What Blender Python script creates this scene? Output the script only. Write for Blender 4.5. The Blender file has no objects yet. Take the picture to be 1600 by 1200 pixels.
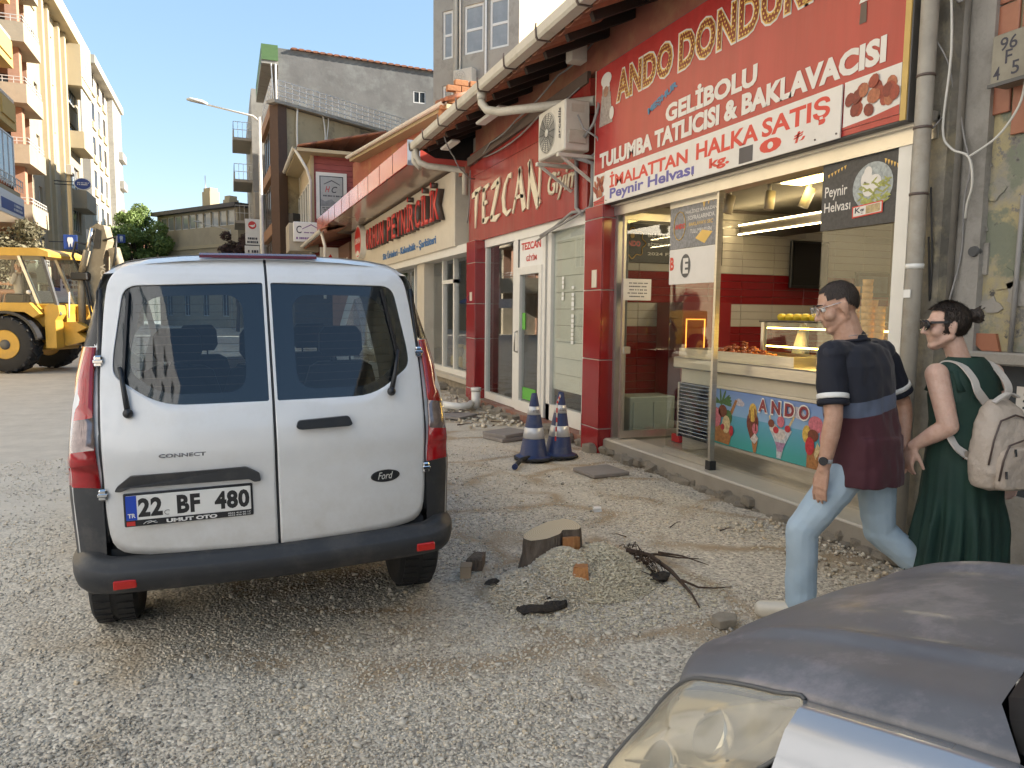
import bpy, bmesh, math, random
import numpy as np
from math import sin, cos, pi, radians, sqrt, atan2
from mathutils import Vector, Matrix, noise as mnoise

random.seed(7); rng = np.random.default_rng(7)
SC = bpy.context.scene
COL = SC.collection

# ------------------------------------------------------------------ camera
CAM_YAW, CAM_PITCH, CAM_ROLL = radians(21.03), radians(5.53), radians(0.6)
cam = bpy.data.cameras.new('camera'); camo = bpy.data.objects.new('camera', cam); COL.objects.link(camo)
cam.sensor_width = 36; cam.lens = 36 * 1150 / 1600; cam.clip_start = 0.05; cam.clip_end = 900
_F = Vector((sin(CAM_YAW) * cos(CAM_PITCH), cos(CAM_YAW) * cos(CAM_PITCH), -sin(CAM_PITCH)))
_R = Vector((cos(CAM_YAW), -sin(CAM_YAW), 0)); _U = _R.cross(_F)
_R2 = _R * cos(CAM_ROLL) + _U * sin(CAM_ROLL); _U2 = _U * cos(CAM_ROLL) - _R * sin(CAM_ROLL)
camo.matrix_world = Matrix(((_R2.x, _U2.x, -_F.x, 0), (_R2.y, _U2.y, -_F.y, 0), (_R2.z, _U2.z, -_F.z, 1.6), (0, 0, 0, 1)))
SC.camera = camo

# ------------------------------------------------------------------ sky and sun
SUN_AZ, SUN_EL = radians(104), radians(27)          # azimuth clockwise from +Y (along the street)
wd = bpy.data.worlds.new('World'); SC.world = wd; wd.use_nodes = True
nt = wd.node_tree; nt.nodes.clear()
sky = nt.nodes.new('ShaderNodeTexSky'); sky.sky_type = 'NISHITA'; sky.sun_disc = False
sky.sun_elevation = SUN_EL; sky.sun_rotation = SUN_AZ
sky.air_density = 1.0; sky.dust_density = 0.4; sky.ozone_density = 2.5; sky.altitude = 60
bg = nt.nodes.new('ShaderNodeBackground'); bg.inputs['Strength'].default_value = 0.15
wo = nt.nodes.new('ShaderNodeOutputWorld')
gm = nt.nodes.new('ShaderNodeGamma'); gm.inputs[1].default_value = 0.45      # compresses the sky's brightness range between zenith and horizon
hs = nt.nodes.new('ShaderNodeHueSaturation'); hs.inputs['Saturation'].default_value = 1.5; hs.inputs['Value'].default_value = 0.6
nt.links.new(sky.outputs[0], gm.inputs[0]); nt.links.new(gm.outputs[0], hs.inputs['Color']); nt.links.new(hs.outputs[0], bg.inputs[0]); nt.links.new(bg.outputs[0], wo.inputs[0])
sl = bpy.data.lights.new('sun', 'SUN'); sl.energy = 2.5; sl.angle = radians(0.53); sl.color = (1.0, 0.92, 0.80)
so = bpy.data.objects.new('sun', sl); COL.objects.link(so)
_d = Vector((sin(SUN_AZ) * cos(SUN_EL), cos(SUN_AZ) * cos(SUN_EL), sin(SUN_EL)))
so.rotation_euler = _d.to_track_quat('Z', 'Y').to_euler(); so.location = (40, -10, 40)
SC.view_settings.view_transform = 'Standard'; SC.view_settings.look = 'None'
SC.view_settings.gamma = 1; SC.view_settings.use_curve_mapping = False
SC.view_settings.exposure = 2.7
SC.cycles.max_bounces = 8; SC.cycles.diffuse_bounces = 4; SC.cycles.transparent_max_bounces = 16
SC.cycles.caustics_reflective = False; SC.cycles.caustics_refractive = False
SC.cycles.use_denoising = True

# ------------------------------------------------------------------ materials
def N(t, k, **kw):
    n = t.nodes.new('ShaderNode' + k)
    for a, v in kw.items(): setattr(n, a, v)
    return n
def rgba(c): return (c[0], c[1], c[2], 1)
def mat(name, col, rough=0.6, metal=0.0, var=0.12, scale=6.0, bump=0.0, bscale=60.0, col2=None, coat=0.0,
        emit=None, estr=0.0, spec=0.5, dirt=None, dscale=2.0, damt=0.5, stretch=None, alpha=None):
    m = bpy.data.materials.new(name); m.use_nodes = True
    t = m.node_tree; p = t.nodes['Principled BSDF']; L = t.links.new
    p.inputs['Roughness'].default_value = rough; p.inputs['Metallic'].default_value = metal
    p.inputs['Specular IOR Level'].default_value = spec
    if coat: p.inputs['Coat Weight'].default_value = coat; p.inputs['Coat Roughness'].default_value = 0.06
    tc = N(t, 'TexCoord'); src = tc.outputs['Object']
    if stretch:
        mp = N(t, 'Mapping'); mp.inputs['Scale'].default_value = stretch; L(src, mp.inputs[0]); src = mp.outputs[0]
    c2 = col2 or tuple(x * (1 - var) for x in col)
    if var > 0 or col2:
        nz = N(t, 'TexNoise'); nz.inputs['Scale'].default_value = scale; nz.inputs['Detail'].default_value = 6
        nz.inputs['Roughness'].default_value = 0.62; L(src, nz.inputs['Vector'])
        r = N(t, 'ValToRGB'); r.color_ramp.elements[0].position = 0.34; r.color_ramp.elements[1].position = 0.66
        r.color_ramp.elements[0].color = rgba(c2); r.color_ramp.elements[1].color = rgba(col)
        L(nz.outputs['Fac'], r.inputs[0]); out = r.outputs[0]
        if dirt:
            n2 = N(t, 'TexNoise'); n2.inputs['Scale'].default_value = dscale; n2.inputs['Detail'].default_value = 9
            n2.inputs['Roughness'].default_value = 0.7; L(src, n2.inputs['Vector'])
            r2 = N(t, 'ValToRGB'); r2.color_ramp.elements[0].position = 0.5; r2.color_ramp.elements[1].position = 0.62
            r2.color_ramp.elements[0].color = (0, 0, 0, 1); r2.color_ramp.elements[1].color = (damt,) * 3 + (1,)
            L(n2.outputs['Fac'], r2.inputs[0])
            mx = N(t, 'MixRGB'); L(r2.outputs[0], mx.inputs[0]); L(out, mx.inputs[1]); mx.inputs[2].default_value = rgba(dirt); out = mx.outputs[0]
        L(out, p.inputs['Base Color'])
    else:
        p.inputs['Base Color'].default_value = rgba(col)
    if bump:
        nb = N(t, 'TexNoise'); nb.inputs['Scale'].default_value = bscale; nb.inputs['Detail'].default_value = 5; L(src, nb.inputs['Vector'])
        b = N(t, 'Bump'); b.inputs['Strength'].default_value = bump; b.inputs['Distance'].default_value = 0.02
        L(nb.outputs['Fac'], b.inputs['Height']); L(b.outputs[0], p.inputs['Normal'])
    if emit:
        p.inputs['Emission Color'].default_value = rgba(emit); p.inputs['Emission Strength'].default_value = estr
    return m

def glass_mat(name, tint=(0.9, 0.93, 0.92), refl=1.0, rough=0.02, base=0.0, film=None):
    """thin clear pane: transparent plus a fresnel reflection, optionally a thin diffuse film"""
    m = bpy.data.materials.new(name); m.use_nodes = True; t = m.node_tree; t.nodes.clear(); L = t.links.new
    tr = N(t, 'BsdfTransparent'); tr.inputs[0].default_value = rgba(tint)
    gl = N(t, 'BsdfGlossy'); gl.inputs['Roughness'].default_value = rough; gl.inputs[0].default_value = (0.95, 0.97, 1, 1)
    lw = N(t, 'LayerWeight'); lw.inputs['Blend'].default_value = 0.5
    pw = N(t, 'Math', operation='POWER'); L(lw.outputs['Facing'], pw.inputs[0]); pw.inputs[1].default_value = 4.2
    fr = N(t, 'Math', operation='MULTIPLY_ADD'); L(pw.outputs[0], fr.inputs[0]); fr.inputs[1].default_value = 0.93; fr.inputs[2].default_value = 0.045
    ma = N(t, 'Math', operation='MULTIPLY_ADD'); L(fr.outputs[0], ma.inputs[0]); ma.inputs[1].default_value = refl; ma.inputs[2].default_value = base; ma.use_clamp = True
    body = tr.outputs[0]
    if film:
        df = N(t, 'BsdfDiffuse'); df.inputs[0].default_value = rgba(film[0]); m0 = N(t, 'MixShader'); m0.inputs[0].default_value = film[1]
        L(tr.outputs[0], m0.inputs[1]); L(df.outputs[0], m0.inputs[2]); body = m0.outputs[0]
    mx = N(t, 'MixShader'); L(ma.outputs[0], mx.inputs[0]); L(body, mx.inputs[1]); L(gl.outputs[0], mx.inputs[2])
    o = N(t, 'OutputMaterial'); L(mx.outputs[0], o.inputs[0])
    return m

def emat(name, col, s):
    m = bpy.data.materials.new(name); m.use_nodes = True; p = m.node_tree.nodes['Principled BSDF']
    p.inputs['Base Color'].default_value = rgba(col); p.inputs['Emission Color'].default_value = rgba(col); p.inputs['Emission Strength'].default_value = s
    return m

# ------------------------------------------------------------------ objects
WM = {}                                              # world matrices of everything placed by code
ID = Matrix.Identity(4)
def tag(o, label=None, cat=None, group=None, kind=None):
    if label: o['label'] = label
    if cat: o['category'] = cat
    if group: o['group'] = group
    if kind: o['kind'] = kind
    return o
def thing(name, label, cat, loc=(0, 0, 0), rz=0.0, group=None):
    o = bpy.data.objects.new(name, None); o.empty_display_size = 0.2; COL.objects.link(o)
    o.location = loc; o.rotation_euler = (0, 0, rz)
    WM[o.name] = Matrix.Translation(loc) @ Matrix.Rotation(rz, 4, 'Z')
    return tag(o, label, cat, group)
def place(name, me, parent=None, M=None):
    o = bpy.data.objects.new(name, me); COL.objects.link(o)
    M = M or ID
    if parent is not None:
        o.parent = parent; o.matrix_parent_inverse = WM[parent.name].inverted()
    o.matrix_basis = M; WM[o.name] = M.copy()
    return o
def copy_tree(o, parent=None):
    c = o.copy(); COL.objects.link(c); WM[c.name] = WM[o.name].copy()
    if parent is not None: c.parent = parent
    for ch in list(o.children): copy_tree(ch, c)
    return c
def move_root(o, loc, rz=0.0):
    o.location = loc; o.rotation_euler = (0, 0, rz); WM[o.name] = Matrix.Translation(loc) @ Matrix.Rotation(rz, 4, 'Z')

class B:
    """collects shapes in one bmesh; every point goes through self.M"""
    def __init__(s, M=None): s.bm = bmesh.new(); s.M = M or ID; s.mi = 0
    def v(s, p): return s.bm.verts.new(s.M @ Vector(p))
    def f(s, vs, smooth=False):
        try:
            f = s.bm.faces.new(vs); f.material_index = s.mi; f.smooth = smooth; return f
        except ValueError: return None
    def poly(s, pts): return s.f([s.v(p) for p in pts])
    def box(s, x0, x1, y0, y1, z0, z1, bev=0.0, seg=1):
        vs = [s.v((x, y, z)) for x in (x0, x1) for y in (y0, y1) for z in (z0, z1)]
        fs = [s.f([vs[i] for i in q]) for q in ((0, 1, 3, 2), (4, 6, 7, 5), (0, 4, 5, 1), (2, 3, 7, 6), (0, 2, 6, 4), (1, 5, 7, 3))]
        if bev:
            es = list({e for f in fs for e in f.edges})
            bmesh.ops.bevel(s.bm, geom=es, offset=bev, segments=seg, affect='EDGES', profile=0.5)
        return s
    def beam(s, a, b, w, h, up=(0, 0, 1), bev=0.0):
        """box from a to b, w wide (sideways), h high"""
        a, b = Vector(a), Vector(b); d = (b - a).normalized(); u = Vector(up)
        x = d.cross(u)
        if x.length < 1e-4: x = d.cross(Vector((1, 0, 0)))
        x.normalize(); u = x.cross(d).normalized()
        ring = lambda c: [s.v(c + x * sx * w / 2 + u * su * h / 2) for sx, su in ((-1, -1), (1, -1), (1, 1), (-1, 1))]
        r0, r1 = ring(a), ring(b)
        fs = [s.f(r0[::-1]), s.f(r1)] + [s.f([r0[i], r0[(i + 1) % 4], r1[(i + 1) % 4], r1[i]]) for i in range(4)]
        if bev: bmesh.ops.bevel(s.bm, geom=list({e for f in fs for e in f.edges}), offset=bev, segments=1, affect='EDGES', profile=0.5)
        return s
    def tube(s, pts, r, n=8, caps=True, sq=None):
        pts = [Vector(p) for p in pts]; k = len(pts); rings = []
        prev = None
        for i, p in enumerate(pts):
            d = (pts[min(i + 1, k - 1)] - pts[max(i - 1, 0)])
            d = d.normalized() if d.length > 1e-9 else Vector((0, 0, 1))
            if prev is None:
                u = d.cross(Vector((0, 0, 1)))
                if u.length < 1e-3: u = d.cross(Vector((1, 0, 0)))
            else:
                u = prev - d * prev.dot(d)
            u.normalize(); prev = u.copy(); w = d.cross(u)
            ri = r[i] if isinstance(r, (list, tuple)) else r
            ra, rb = ri if isinstance(ri, (list, tuple)) else (ri, ri)
            rings.append([s.v(p + u * ra * cos(2 * pi * j / n) + w * rb * sin(2 * pi * j / n)) for j in range(n)])
        for a, b in zip(rings, rings[1:]):
            for j in range(n): s.f([a[j], a[(j + 1) % n], b[(j + 1) % n], b[j]], True)
        if caps: s.f(rings[0][::-1]); s.f(rings[-1])
        return s
    def loft(s, rings, closed=True, caps=True, smooth=True):
        R = [[s.v(p) for p in r] for r in rings]; n = len(R[0])
        for a, b in zip(R, R[1:]):
            for j in range(n if closed else n - 1): s.f([a[j], a[(j + 1) % n], b[(j + 1) % n], b[j]], smooth)
        if caps and closed: s.f(R[0][::-1]); s.f(R[-1])
        return s
    def prism(s, poly, fn, a, b):
        """polygon of 2d points, fn(u, v, w) -> 3d, from w=a to w=b"""
        A = [s.v(fn(u, v, a)) for u, v in poly]; C = [s.v(fn(u, v, b)) for u, v in poly]; n = len(poly)
        s.f(A[::-1]); s.f(C)
        for j in range(n): s.f([A[j], A[(j + 1) % n], C[(j + 1) % n], C[j]])
        return s
    def lathe(s, prof, c=(0, 0, 0), n=20, axis='Z', smooth=True):
        def P(r, h, a):
            x, y = r * cos(a), r * sin(a)
            q = (x, y, h) if axis == 'Z' else (h, x, y) if axis == 'X' else (y, h, x)
            return (c[0] + q[0], c[1] + q[1], c[2] + q[2])
        return s.loft([[P(max(r, 1e-4), h, 2 * pi * j / n) for j in range(n)] for r, h in prof], True, True, smooth)
    def ball(s, c, r, n=12, m=8, sx=1, sy=1, sz=1):
        return s.loft([[(c[0] + r * sx * sin(pi * (i + .02) / (m + .04)) * cos(2 * pi * j / n), c[1] + r * sy * sin(pi * (i + .02) / (m + .04)) * sin(2 * pi * j / n), c[2] + r * sz * cos(pi * (i + .02) / (m + .04))) for j in range(n)] for i in range(m + 1)])
    def mesh(s, name, mats, fix=True):
        if fix: bmesh.ops.recalc_face_normals(s.bm, faces=s.bm.faces)
        me = bpy.data.meshes.new(name); s.bm.to_mesh(me); s.bm.free()
        for m in (mats if isinstance(mats, (list, tuple)) else [mats]): me.materials.append(m)
        return me
    def obj(s, name, mats, parent=None, M=None, fix=True, label=None, cat=None, group=None, kind=None):
        return tag(place(name, s.mesh(name, mats, fix), parent, M), label, cat, group, kind)

def FR(o, h, n):
    """facade frame: local (along, out, up)"""
    h = Vector(h).normalized(); n = Vector(n).normalized(); o = Vector(o)
    return Matrix(((h.x, n.x, 0, o.x), (h.y, n.y, 0, o.y), (0, 0, 1, o.z), (0, 0, 0, 1)))

def wall(bld, a0, a1, z0, z1, holes, depth=0.2, c=0.0):
    """wall sheet at out=c with rectangular openings (a0,a1,z0,z1) and their reveals"""
    A = sorted({a0, a1, *[x for h in holes for x in h[:2] if a0 < x < a1]}); Z = sorted({z0, z1, *[x for h in holes for x in h[2:] if z0 < x < z1]})
    V = {}
    def vv(x, z):
        if (x, z) not in V: V[(x, z)] = bld.v((x, c, z))
        return V[(x, z)]
    for xa, xb in zip(A, A[1:]):
        for za, zb in zip(Z, Z[1:]):
            mx, mz = (xa + xb) / 2, (za + zb) / 2
            if any(h[0] < mx < h[1] and h[2] < mz < h[3] for h in holes): continue
            bld.f([vv(xa, za), vv(xb, za), vv(xb, zb), vv(xa, zb)])
    for h in holes:
        x0, x1, y0, y1 = h
        F4 = [(x0, y0), (x1, y0), (x1, y1), (x0, y1)]
        for (p, q) in zip(F4, F4[1:] + F4[:1]):
            bld.poly([(p[0], c, p[1]), (q[0], c, q[1]), (q[0], c - depth, q[1]), (p[0], c - depth, p[1])])

def text_mesh(body, mats, w=None, h=None, depth=0.0, bold=0.0, shear=0.0, align='LEFT', res=3, space=1.0):
    """lettering as a mesh in its own plane: x along, y up, z out; fitted to width w and height h"""
    c = bpy.data.curves.new('lettering', 'FONT'); c.body = body; c.extrude = 0.0; c.offset = bold; c.shear = shear
    c.resolution_u = res; c.space_character = space; c.align_x = 'LEFT'
    o = bpy.data.objects.new('lettering', c); me = bpy.data.meshes.new_from_object(o)
    bpy.data.objects.remove(o); bpy.data.curves.remove(c)
    co = np.empty(len(me.vertices) * 3); me.vertices.foreach_get('co', co); co = co.reshape(-1, 3)
    lo, hi = co.min(0), co.max(0); sx = (w / (hi[0] - lo[0])) if w else None; sy = (h / (hi[1] - lo[1])) if h else None
    sx = sx or sy; sy = sy or sx
    co[:, 0] = (co[:, 0] - lo[0]) * sx; co[:, 1] = (co[:, 1] - lo[1]) * sy; co[:, 2] = 0
    me.vertices.foreach_set('co', co.ravel()); me.update()
    if depth:
        bm = bmesh.new(); bm.from_mesh(me); bmesh.ops.remove_doubles(bm, verts=bm.verts, dist=1e-5)
        r = bmesh.ops.extrude_face_region(bm, geom=bm.faces[:])
        bmesh.ops.translate(bm, verts=[g for g in r['geom'] if isinstance(g, bmesh.types.BMVert)], vec=(0, 0, depth))
        bmesh.ops.recalc_face_normals(bm, faces=bm.faces); bm.to_mesh(me); bm.free()
    for m in (mats if isinstance(mats, (list, tuple)) else [mats]): me.materials.append(m)
    me.name = 'lettering'
    return me
def plane_M(o, x, y):
    x = Vector(x).normalized(); y = Vector(y).normalized(); z = x.cross(y); o = Vector(o)
    return Matrix(((x.x, y.x, z.x, o.x), (x.y, y.y, z.y, o.y), (x.z, y.z, z.z, o.z), (0, 0, 0, 1)))
SHOP = lambda X, Y, z: plane_M((X, Y, z), (0, -1, 0), (0, 0, 1))     # sheets on the right-hand facades, read from the street
def shop_text(body, X, y0, y1, z0, z1, m, parent, name='lettering', depth=0.0, bold=0.0, shear=0.0, res=3, space=1.0, rot=0.0, label=None):
    M = SHOP(X, y0, z0) @ Matrix.Rotation(rot, 4, 'Z')
    return tag(place(name, text_mesh(body, m, abs(y0 - y1), z1 - z0, depth, bold, shear, res=res, space=space), parent, M), label)
def disc(bld, c, r, ax, ay, n=20, sx=1.0, sy=1.0):
    ax, ay = Vector(ax), Vector(ay)
    bld.poly([Vector(c) + ax * r * sx * cos(2 * pi * i / n) + ay * r * sy * sin(2 * pi * i / n) for i in range(n)])

# shared materials
M_concrete = mat('concrete', (0.32, 0.30, 0.27), 0.85, bump=0.4, bscale=30, dirt=(0.16, 0.15, 0.13), damt=0.6)
M_black = mat('black_plastic', (0.018, 0.019, 0.022), 0.42, var=0.2)
M_rubber = mat('rubber', (0.025, 0.025, 0.026), 0.75, var=0.3, bump=0.2, bscale=90)
M_white_pvc = mat('white_pvc', (0.74, 0.72, 0.67), 0.35, var=0.06)
M_alu = mat('aluminium', (0.62, 0.60, 0.56), 0.32, metal=0.85, var=0.1)
M_steel = mat('steel', (0.55, 0.53, 0.49), 0.3, metal=0.9, var=0.15, stretch=(1, 1, 12))
M_white = mat('white_paint', (0.78, 0.77, 0.74), 0.4, var=0.05)
M_red_print = mat('red_print', (0.62, 0.035, 0.03), 0.4, var=0.08)
M_dark_glass = mat('far_window_glass', (0.045, 0.055, 0.065), 0.06, var=0.3, scale=0.8, spec=0.8)
M_blind_glass = mat('curtained_window_glass', (0.30, 0.32, 0.33), 0.08, var=0.25, scale=1.3, spec=0.8)
M_cable = mat('cable', (0.28, 0.27, 0.26), 0.6, var=0.2)
M_cable_dark = mat('dark_cable', (0.03, 0.03, 0.03), 0.6, var=0.2)
M_cable_white = mat('white_cable', (0.6, 0.58, 0.53), 0.5, var=0.1)
M_rooftile = mat('roof_tile', (0.42, 0.17, 0.09), 0.8, col2=(0.30, 0.13, 0.08), scale=9, bump=0.3, bscale=40, dirt=(0.12, 0.1, 0.08), damt=0.4)
# ------------------------------------------------------------------ ground
def gz(x, y):
    n = mnoise.noise((x * 0.55, y * 0.55, 0.3)) * 0.022 + mnoise.noise((x * 1.9, y * 1.9, 4.1)) * 0.012
    n *= max(0.0, min(1.0, (16 - y) / 8)) * max(0.0, min(1.0, (y + 3) / 3))
    n -= 0.02 * max(0, min(1, (x - 3.9) / 0.3))
    return n - 0.006
def gravel_mat():
    m = bpy.data.materials.new('gravel'); m.use_nodes = True; t = m.node_tree; p = t.nodes['Principled BSDF']; L = t.links.new
    tc = N(t, 'TexCoord').outputs['Object']
    vo = N(t, 'TexVoronoi'); vo.inputs['Scale'].default_value = 62; L(tc, vo.inputs['Vector'])
    sep = N(t, 'SeparateColor'); L(vo.outputs['Color'], sep.inputs[0])
    r = N(t, 'ValToRGB'); cr = r.color_ramp
    for i, (q, c) in enumerate(((0.0, (0.276, 0.242, 0.200)), (0.25, (0.445, 0.399, 0.326)), (0.6, (0.583, 0.525, 0.432)), (0.85, (0.657, 0.581, 0.465)), (1.0, (0.795, 0.727, 0.614)))):
        e = cr.elements[i] if i < 2 else cr.elements.new(q); e.position = q; e.color = rgba(c)
    L(sep.outputs[0], r.inputs[0])
    # compacted dusty road surface, larger towards the far and left part
    sx = N(t, 'SeparateXYZ'); L(tc, sx.inputs[0])
    nz = N(t, 'TexNoise'); nz.inputs['Scale'].default_value = 0.55; nz.inputs['Detail'].default_value = 7; nz.inputs['Roughness'].default_value = 0.66; L(tc, nz.inputs['Vector'])
    mr = N(t, 'MapRange'); mr.inputs[1].default_value = 3.5; mr.inputs[2].default_value = 11.0; L(sx.outputs[1], mr.inputs[0])
    ml = N(t, 'MapRange'); ml.inputs[1].default_value = 0.5; ml.inputs[2].default_value = -4.5; L(sx.outputs[0], ml.inputs[0])
    ad = N(t, 'Math', operation='ADD'); L(mr.outputs[0], ad.inputs[0]); L(ml.outputs[0], ad.inputs[1])
    a2 = N(t, 'Math', operation='MULTIPLY_ADD'); L(nz.outputs['Fac'], a2.inputs[0]); a2.inputs[1].default_value = 1.8; a2.inputs[2].default_value = -1.0
    a3 = N(t, 'Math', operation='ADD', use_clamp=True); L(ad.outputs[0], a3.inputs[0]); L(a2.outputs[0], a3.inputs[1])
    n3 = N(t, 'TexNoise'); n3.inputs['Scale'].default_value = 2.2; n3.inputs['Detail'].default_value = 12; n3.inputs['Roughness'].default_value = 0.75; L(tc, n3.inputs['Vector'])
    rd = N(t, 'ValToRGB'); rd.color_ramp.elements[0].position = 0.3; rd.color_ramp.elements[1].position = 0.72
    rd.color_ramp.elements[0].color = (0.45, 0.40, 0.33, 1); rd.color_ramp.elements[1].color = (0.63, 0.57, 0.475, 1); L(n3.outputs['Fac'], rd.inputs[0])
    mx = N(t, 'MixRGB'); L(a3.outputs[0], mx.inputs[0]); L(r.outputs[0], mx.inputs[1]); L(rd.outputs[0], mx.inputs[2])
    # sandy brown trails left between the paving lines
    ns = N(t, 'TexNoise'); ns.inputs['Scale'].default_value = 1.1; ns.inputs['Detail'].default_value = 4; L(tc, ns.inputs['Vector'])
    vm = N(t, 'MixRGB'); vm.blend_type = 'ADD'; vm.inputs[0].default_value = 0.55; L(tc, vm.inputs[1]); L(ns.outputs['Color'], vm.inputs[2])
    ve = N(t, 'TexVoronoi', feature='DISTANCE_TO_EDGE'); ve.inputs['Scale'].default_value = 1.15; L(vm.outputs[0], ve.inputs['Vector'])
    rv = N(t, 'ValToRGB'); rv.color_ramp.elements[0].position = 0.015; rv.color_ramp.elements[1].position = 0.12
    rv.color_ramp.elements[0].color = (1, 1, 1, 1); rv.color_ramp.elements[1].color = (0, 0, 0, 1); L(ve.outputs[0], rv.inputs[0])
    n4 = N(t, 'TexNoise'); n4.inputs['Scale'].default_value = 1.4; n4.inputs['Detail'].default_value = 6; L(tc, n4.inputs['Vector'])
    r4 = N(t, 'ValToRGB'); r4.color_ramp.elements[0].position = 0.40; r4.color_ramp.elements[1].position = 0.54; L(n4.outputs['Fac'], r4.inputs[0])
    mxx = N(t, 'MapRange'); mxx.inputs[1].default_value = -1.6; mxx.inputs[2].default_value = 0.2; L(sx.outputs[0], mxx.inputs[0])
    mm = N(t, 'Math', operation='MULTIPLY'); L(rv.outputs[0], mm.inputs[0]); L(r4.outputs[0], mm.inputs[1])
    m2 = N(t, 'Math', operation='MULTIPLY'); L(mm.outputs[0], m2.inputs[0]); L(mxx.outputs[0], m2.inputs[1])
    m3 = N(t, 'Math', operation='MULTIPLY'); L(m2.outputs[0], m3.inputs[0]); m3.inputs[1].default_value = 0.95
    fx = N(t, 'MixRGB'); L(m3.outputs[0], fx.inputs[0]); L(mx.outputs[0], fx.inputs[1]); fx.inputs[2].default_value = (0.37, 0.28, 0.18, 1)
    L(fx.outputs[0], p.inputs['Base Color'])
    p.inputs['Roughness'].default_value = 0.9
    inv = N(t, 'Math', operation='MULTIPLY'); L(vo.outputs['Distance'], inv.inputs[0]); inv.inputs[1].default_value = -1.0
    ih = N(t, 'MixRGB'); L(a3.outputs[0], ih.inputs[0]); L(inv.outputs[0], ih.inputs[1]); L(n3.outputs['Fac'], ih.inputs[2])
    b = N(t, 'Bump'); b.inputs['Strength'].default_value = 0.75; b.inputs['Distance'].default_value = 0.012; L(ih.outputs[0], b.inputs['Height']); L(b.outputs[0], p.inputs['Normal'])
    return m
M_gravel = gravel_mat()
def lines(a, b, da, db, fine):
    return sorted(set([round(a + i * (b - a) / fine, 3) for i in range(fine + 1)] + da + db))
gx = lines(-3, 5, [-120, -60, -30, -18, -12, -8, -6, -4.5, -3.6], [6, 8, 12, 20, 40, 120], 60)
gy = lines(0, 10, [-60, -30, -12, -6, -3, -1.5, -0.7], [11, 12.5, 14, 17, 22, 30, 45, 70, 120, 250, 500], 70)
b = B(); b.loft([[(x, y, gz(x, y)) for x in gx] for y in gy], closed=False, caps=False)
b.obj('ground', M_gravel, kind='structure', label='pale gravel and dust of the dug up street')

# loose stones near the camera: counted by nobody, one object
def pebble_mat():
    m = bpy.data.materials.new('loose_stone'); m.use_nodes = True; t = m.node_tree; p = t.nodes['Principled BSDF']; L = t.links.new
    at = N(t, 'Attribute', attribute_name='tone')
    r = N(t, 'ValToRGB'); cr = r.color_ramp
    for i, (q, c) in enumerate(((0.0, (0.201, 0.182, 0.153)), (0.2, (0.424, 0.384, 0.321)), (0.5, (0.583, 0.525, 0.432)), (0.8, (0.689, 0.616, 0.498)), (0.93, (0.636, 0.505, 0.335)), (1.0, (0.848, 0.778, 0.660)))):
        e = cr.elements[i] if i < 2 else cr.elements.new(q); e.position = q; e.color = rgba(c)
    L(at.outputs['Fac'], r.inputs[0]); L(r.outputs[0], p.inputs['Base Color']); p.inputs['Roughness'].default_value = 0.85
    return m
M_pebble = pebble_mat()
def stones(name, P, size, tone, m, flat=0.65, elong=1.35, label=None, kind='stuff'):
    """P: n x 3 points, one irregular 12-triangle stone at each"""
    n = len(P)
    cube = np.array([(x, y, z) for x in (-1, 1) for y in (-1, 1) for z in (-1, 1)], float) / sqrt(3)
    V = cube[None] + rng.normal(0, 0.17, (n, 8, 3))
    sc = np.stack([size * rng.uniform(0.9, elong, n), size * rng.uniform(0.75, 1.05, n), size * flat * rng.uniform(0.8, 1.2, n)], 1)
    V *= sc[:, None, :]
    a = rng.uniform(0, 2 * pi, n); tl = rng.normal(0, 0.45, n)
    c, s_ = np.cos(tl), np.sin(tl); y, z = V[..., 1].copy(), V[..., 2].copy()
    V[..., 1] = y * c[:, None] - z * s_[:, None]; V[..., 2] = y * s_[:, None] + z * c[:, None]
    c, s_ = np.cos(a), np.sin(a); x, y = V[..., 0].copy(), V[..., 1].copy()
    V[..., 0] = x * c[:, None] - y * s_[:, None]; V[..., 1] = x * s_[:, None] + y * c[:, None]
    V += P[:, None, :]
    F = np.array([(0, 1, 3, 2), (4, 6, 7, 5), (0, 4, 5, 1), (2, 3, 7, 6), (0, 2, 6, 4), (1, 5, 7, 3)])
    F = (F[None] + 8 * np.arange(n)[:, None, None]).reshape(-1)
    me = bpy.data.meshes.new(name); me.vertices.add(8 * n); me.vertices.foreach_set('co', V.ravel())
    me.loops.add(24 * n); me.loops.foreach_set('vertex_index', F.astype(np.int32))
    me.polygons.add(6 * n); me.polygons.foreach_set('loop_start', np.arange(0, 24 * n, 4, dtype=np.int32))
    at = me.attributes.new('tone', 'FLOAT', 'POINT'); at.data.foreach_set('value', np.repeat(tone, 8).astype(np.float32))
    me.update(); me.validate(); me.materials.append(m)
    return tag(place(name, me), label, kind=kind)
MOUND = (1.88, 3.72)
def dusty(x, y):                      # swept bare patches
    return ((x - 3.0) / 0.75) ** 2 + ((y - 3.85) / 0.42) ** 2 < 1 + 0.5 * mnoise.noise((x * 3, y * 3, 0)) or ((x - 3.5) / 0.5) ** 2 + ((y - 3.3) / 0.45) ** 2 < 1
def scatter(n, x0, x1, y0, y1, full, d0):
    X = rng.uniform(x0, x1, n); Y = rng.uniform(y0, y1, n); d = np.sqrt(X ** 2 + Y ** 2)
    keep = (rng.uniform(0, 1, n) < np.minimum(1, (d0 / d) ** 2.0)) & (np.arctan2(X, Y) > radians(-18)) & (np.arctan2(X, Y) < radians(62))
    X, Y = X[keep], Y[keep]
    out = [(x, y, gz(x, y)) for x, y in zip(X, Y) if not (dusty(x, y) and random.random() < 0.93) and x < 4.08 and not (mnoise.noise((x * .8, y * 1.1, 11.0)) + .4 * mnoise.noise((x * 3, y * 3, 2.0)) > .16 and random.random() < .72)]
    return np.array(out)
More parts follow.
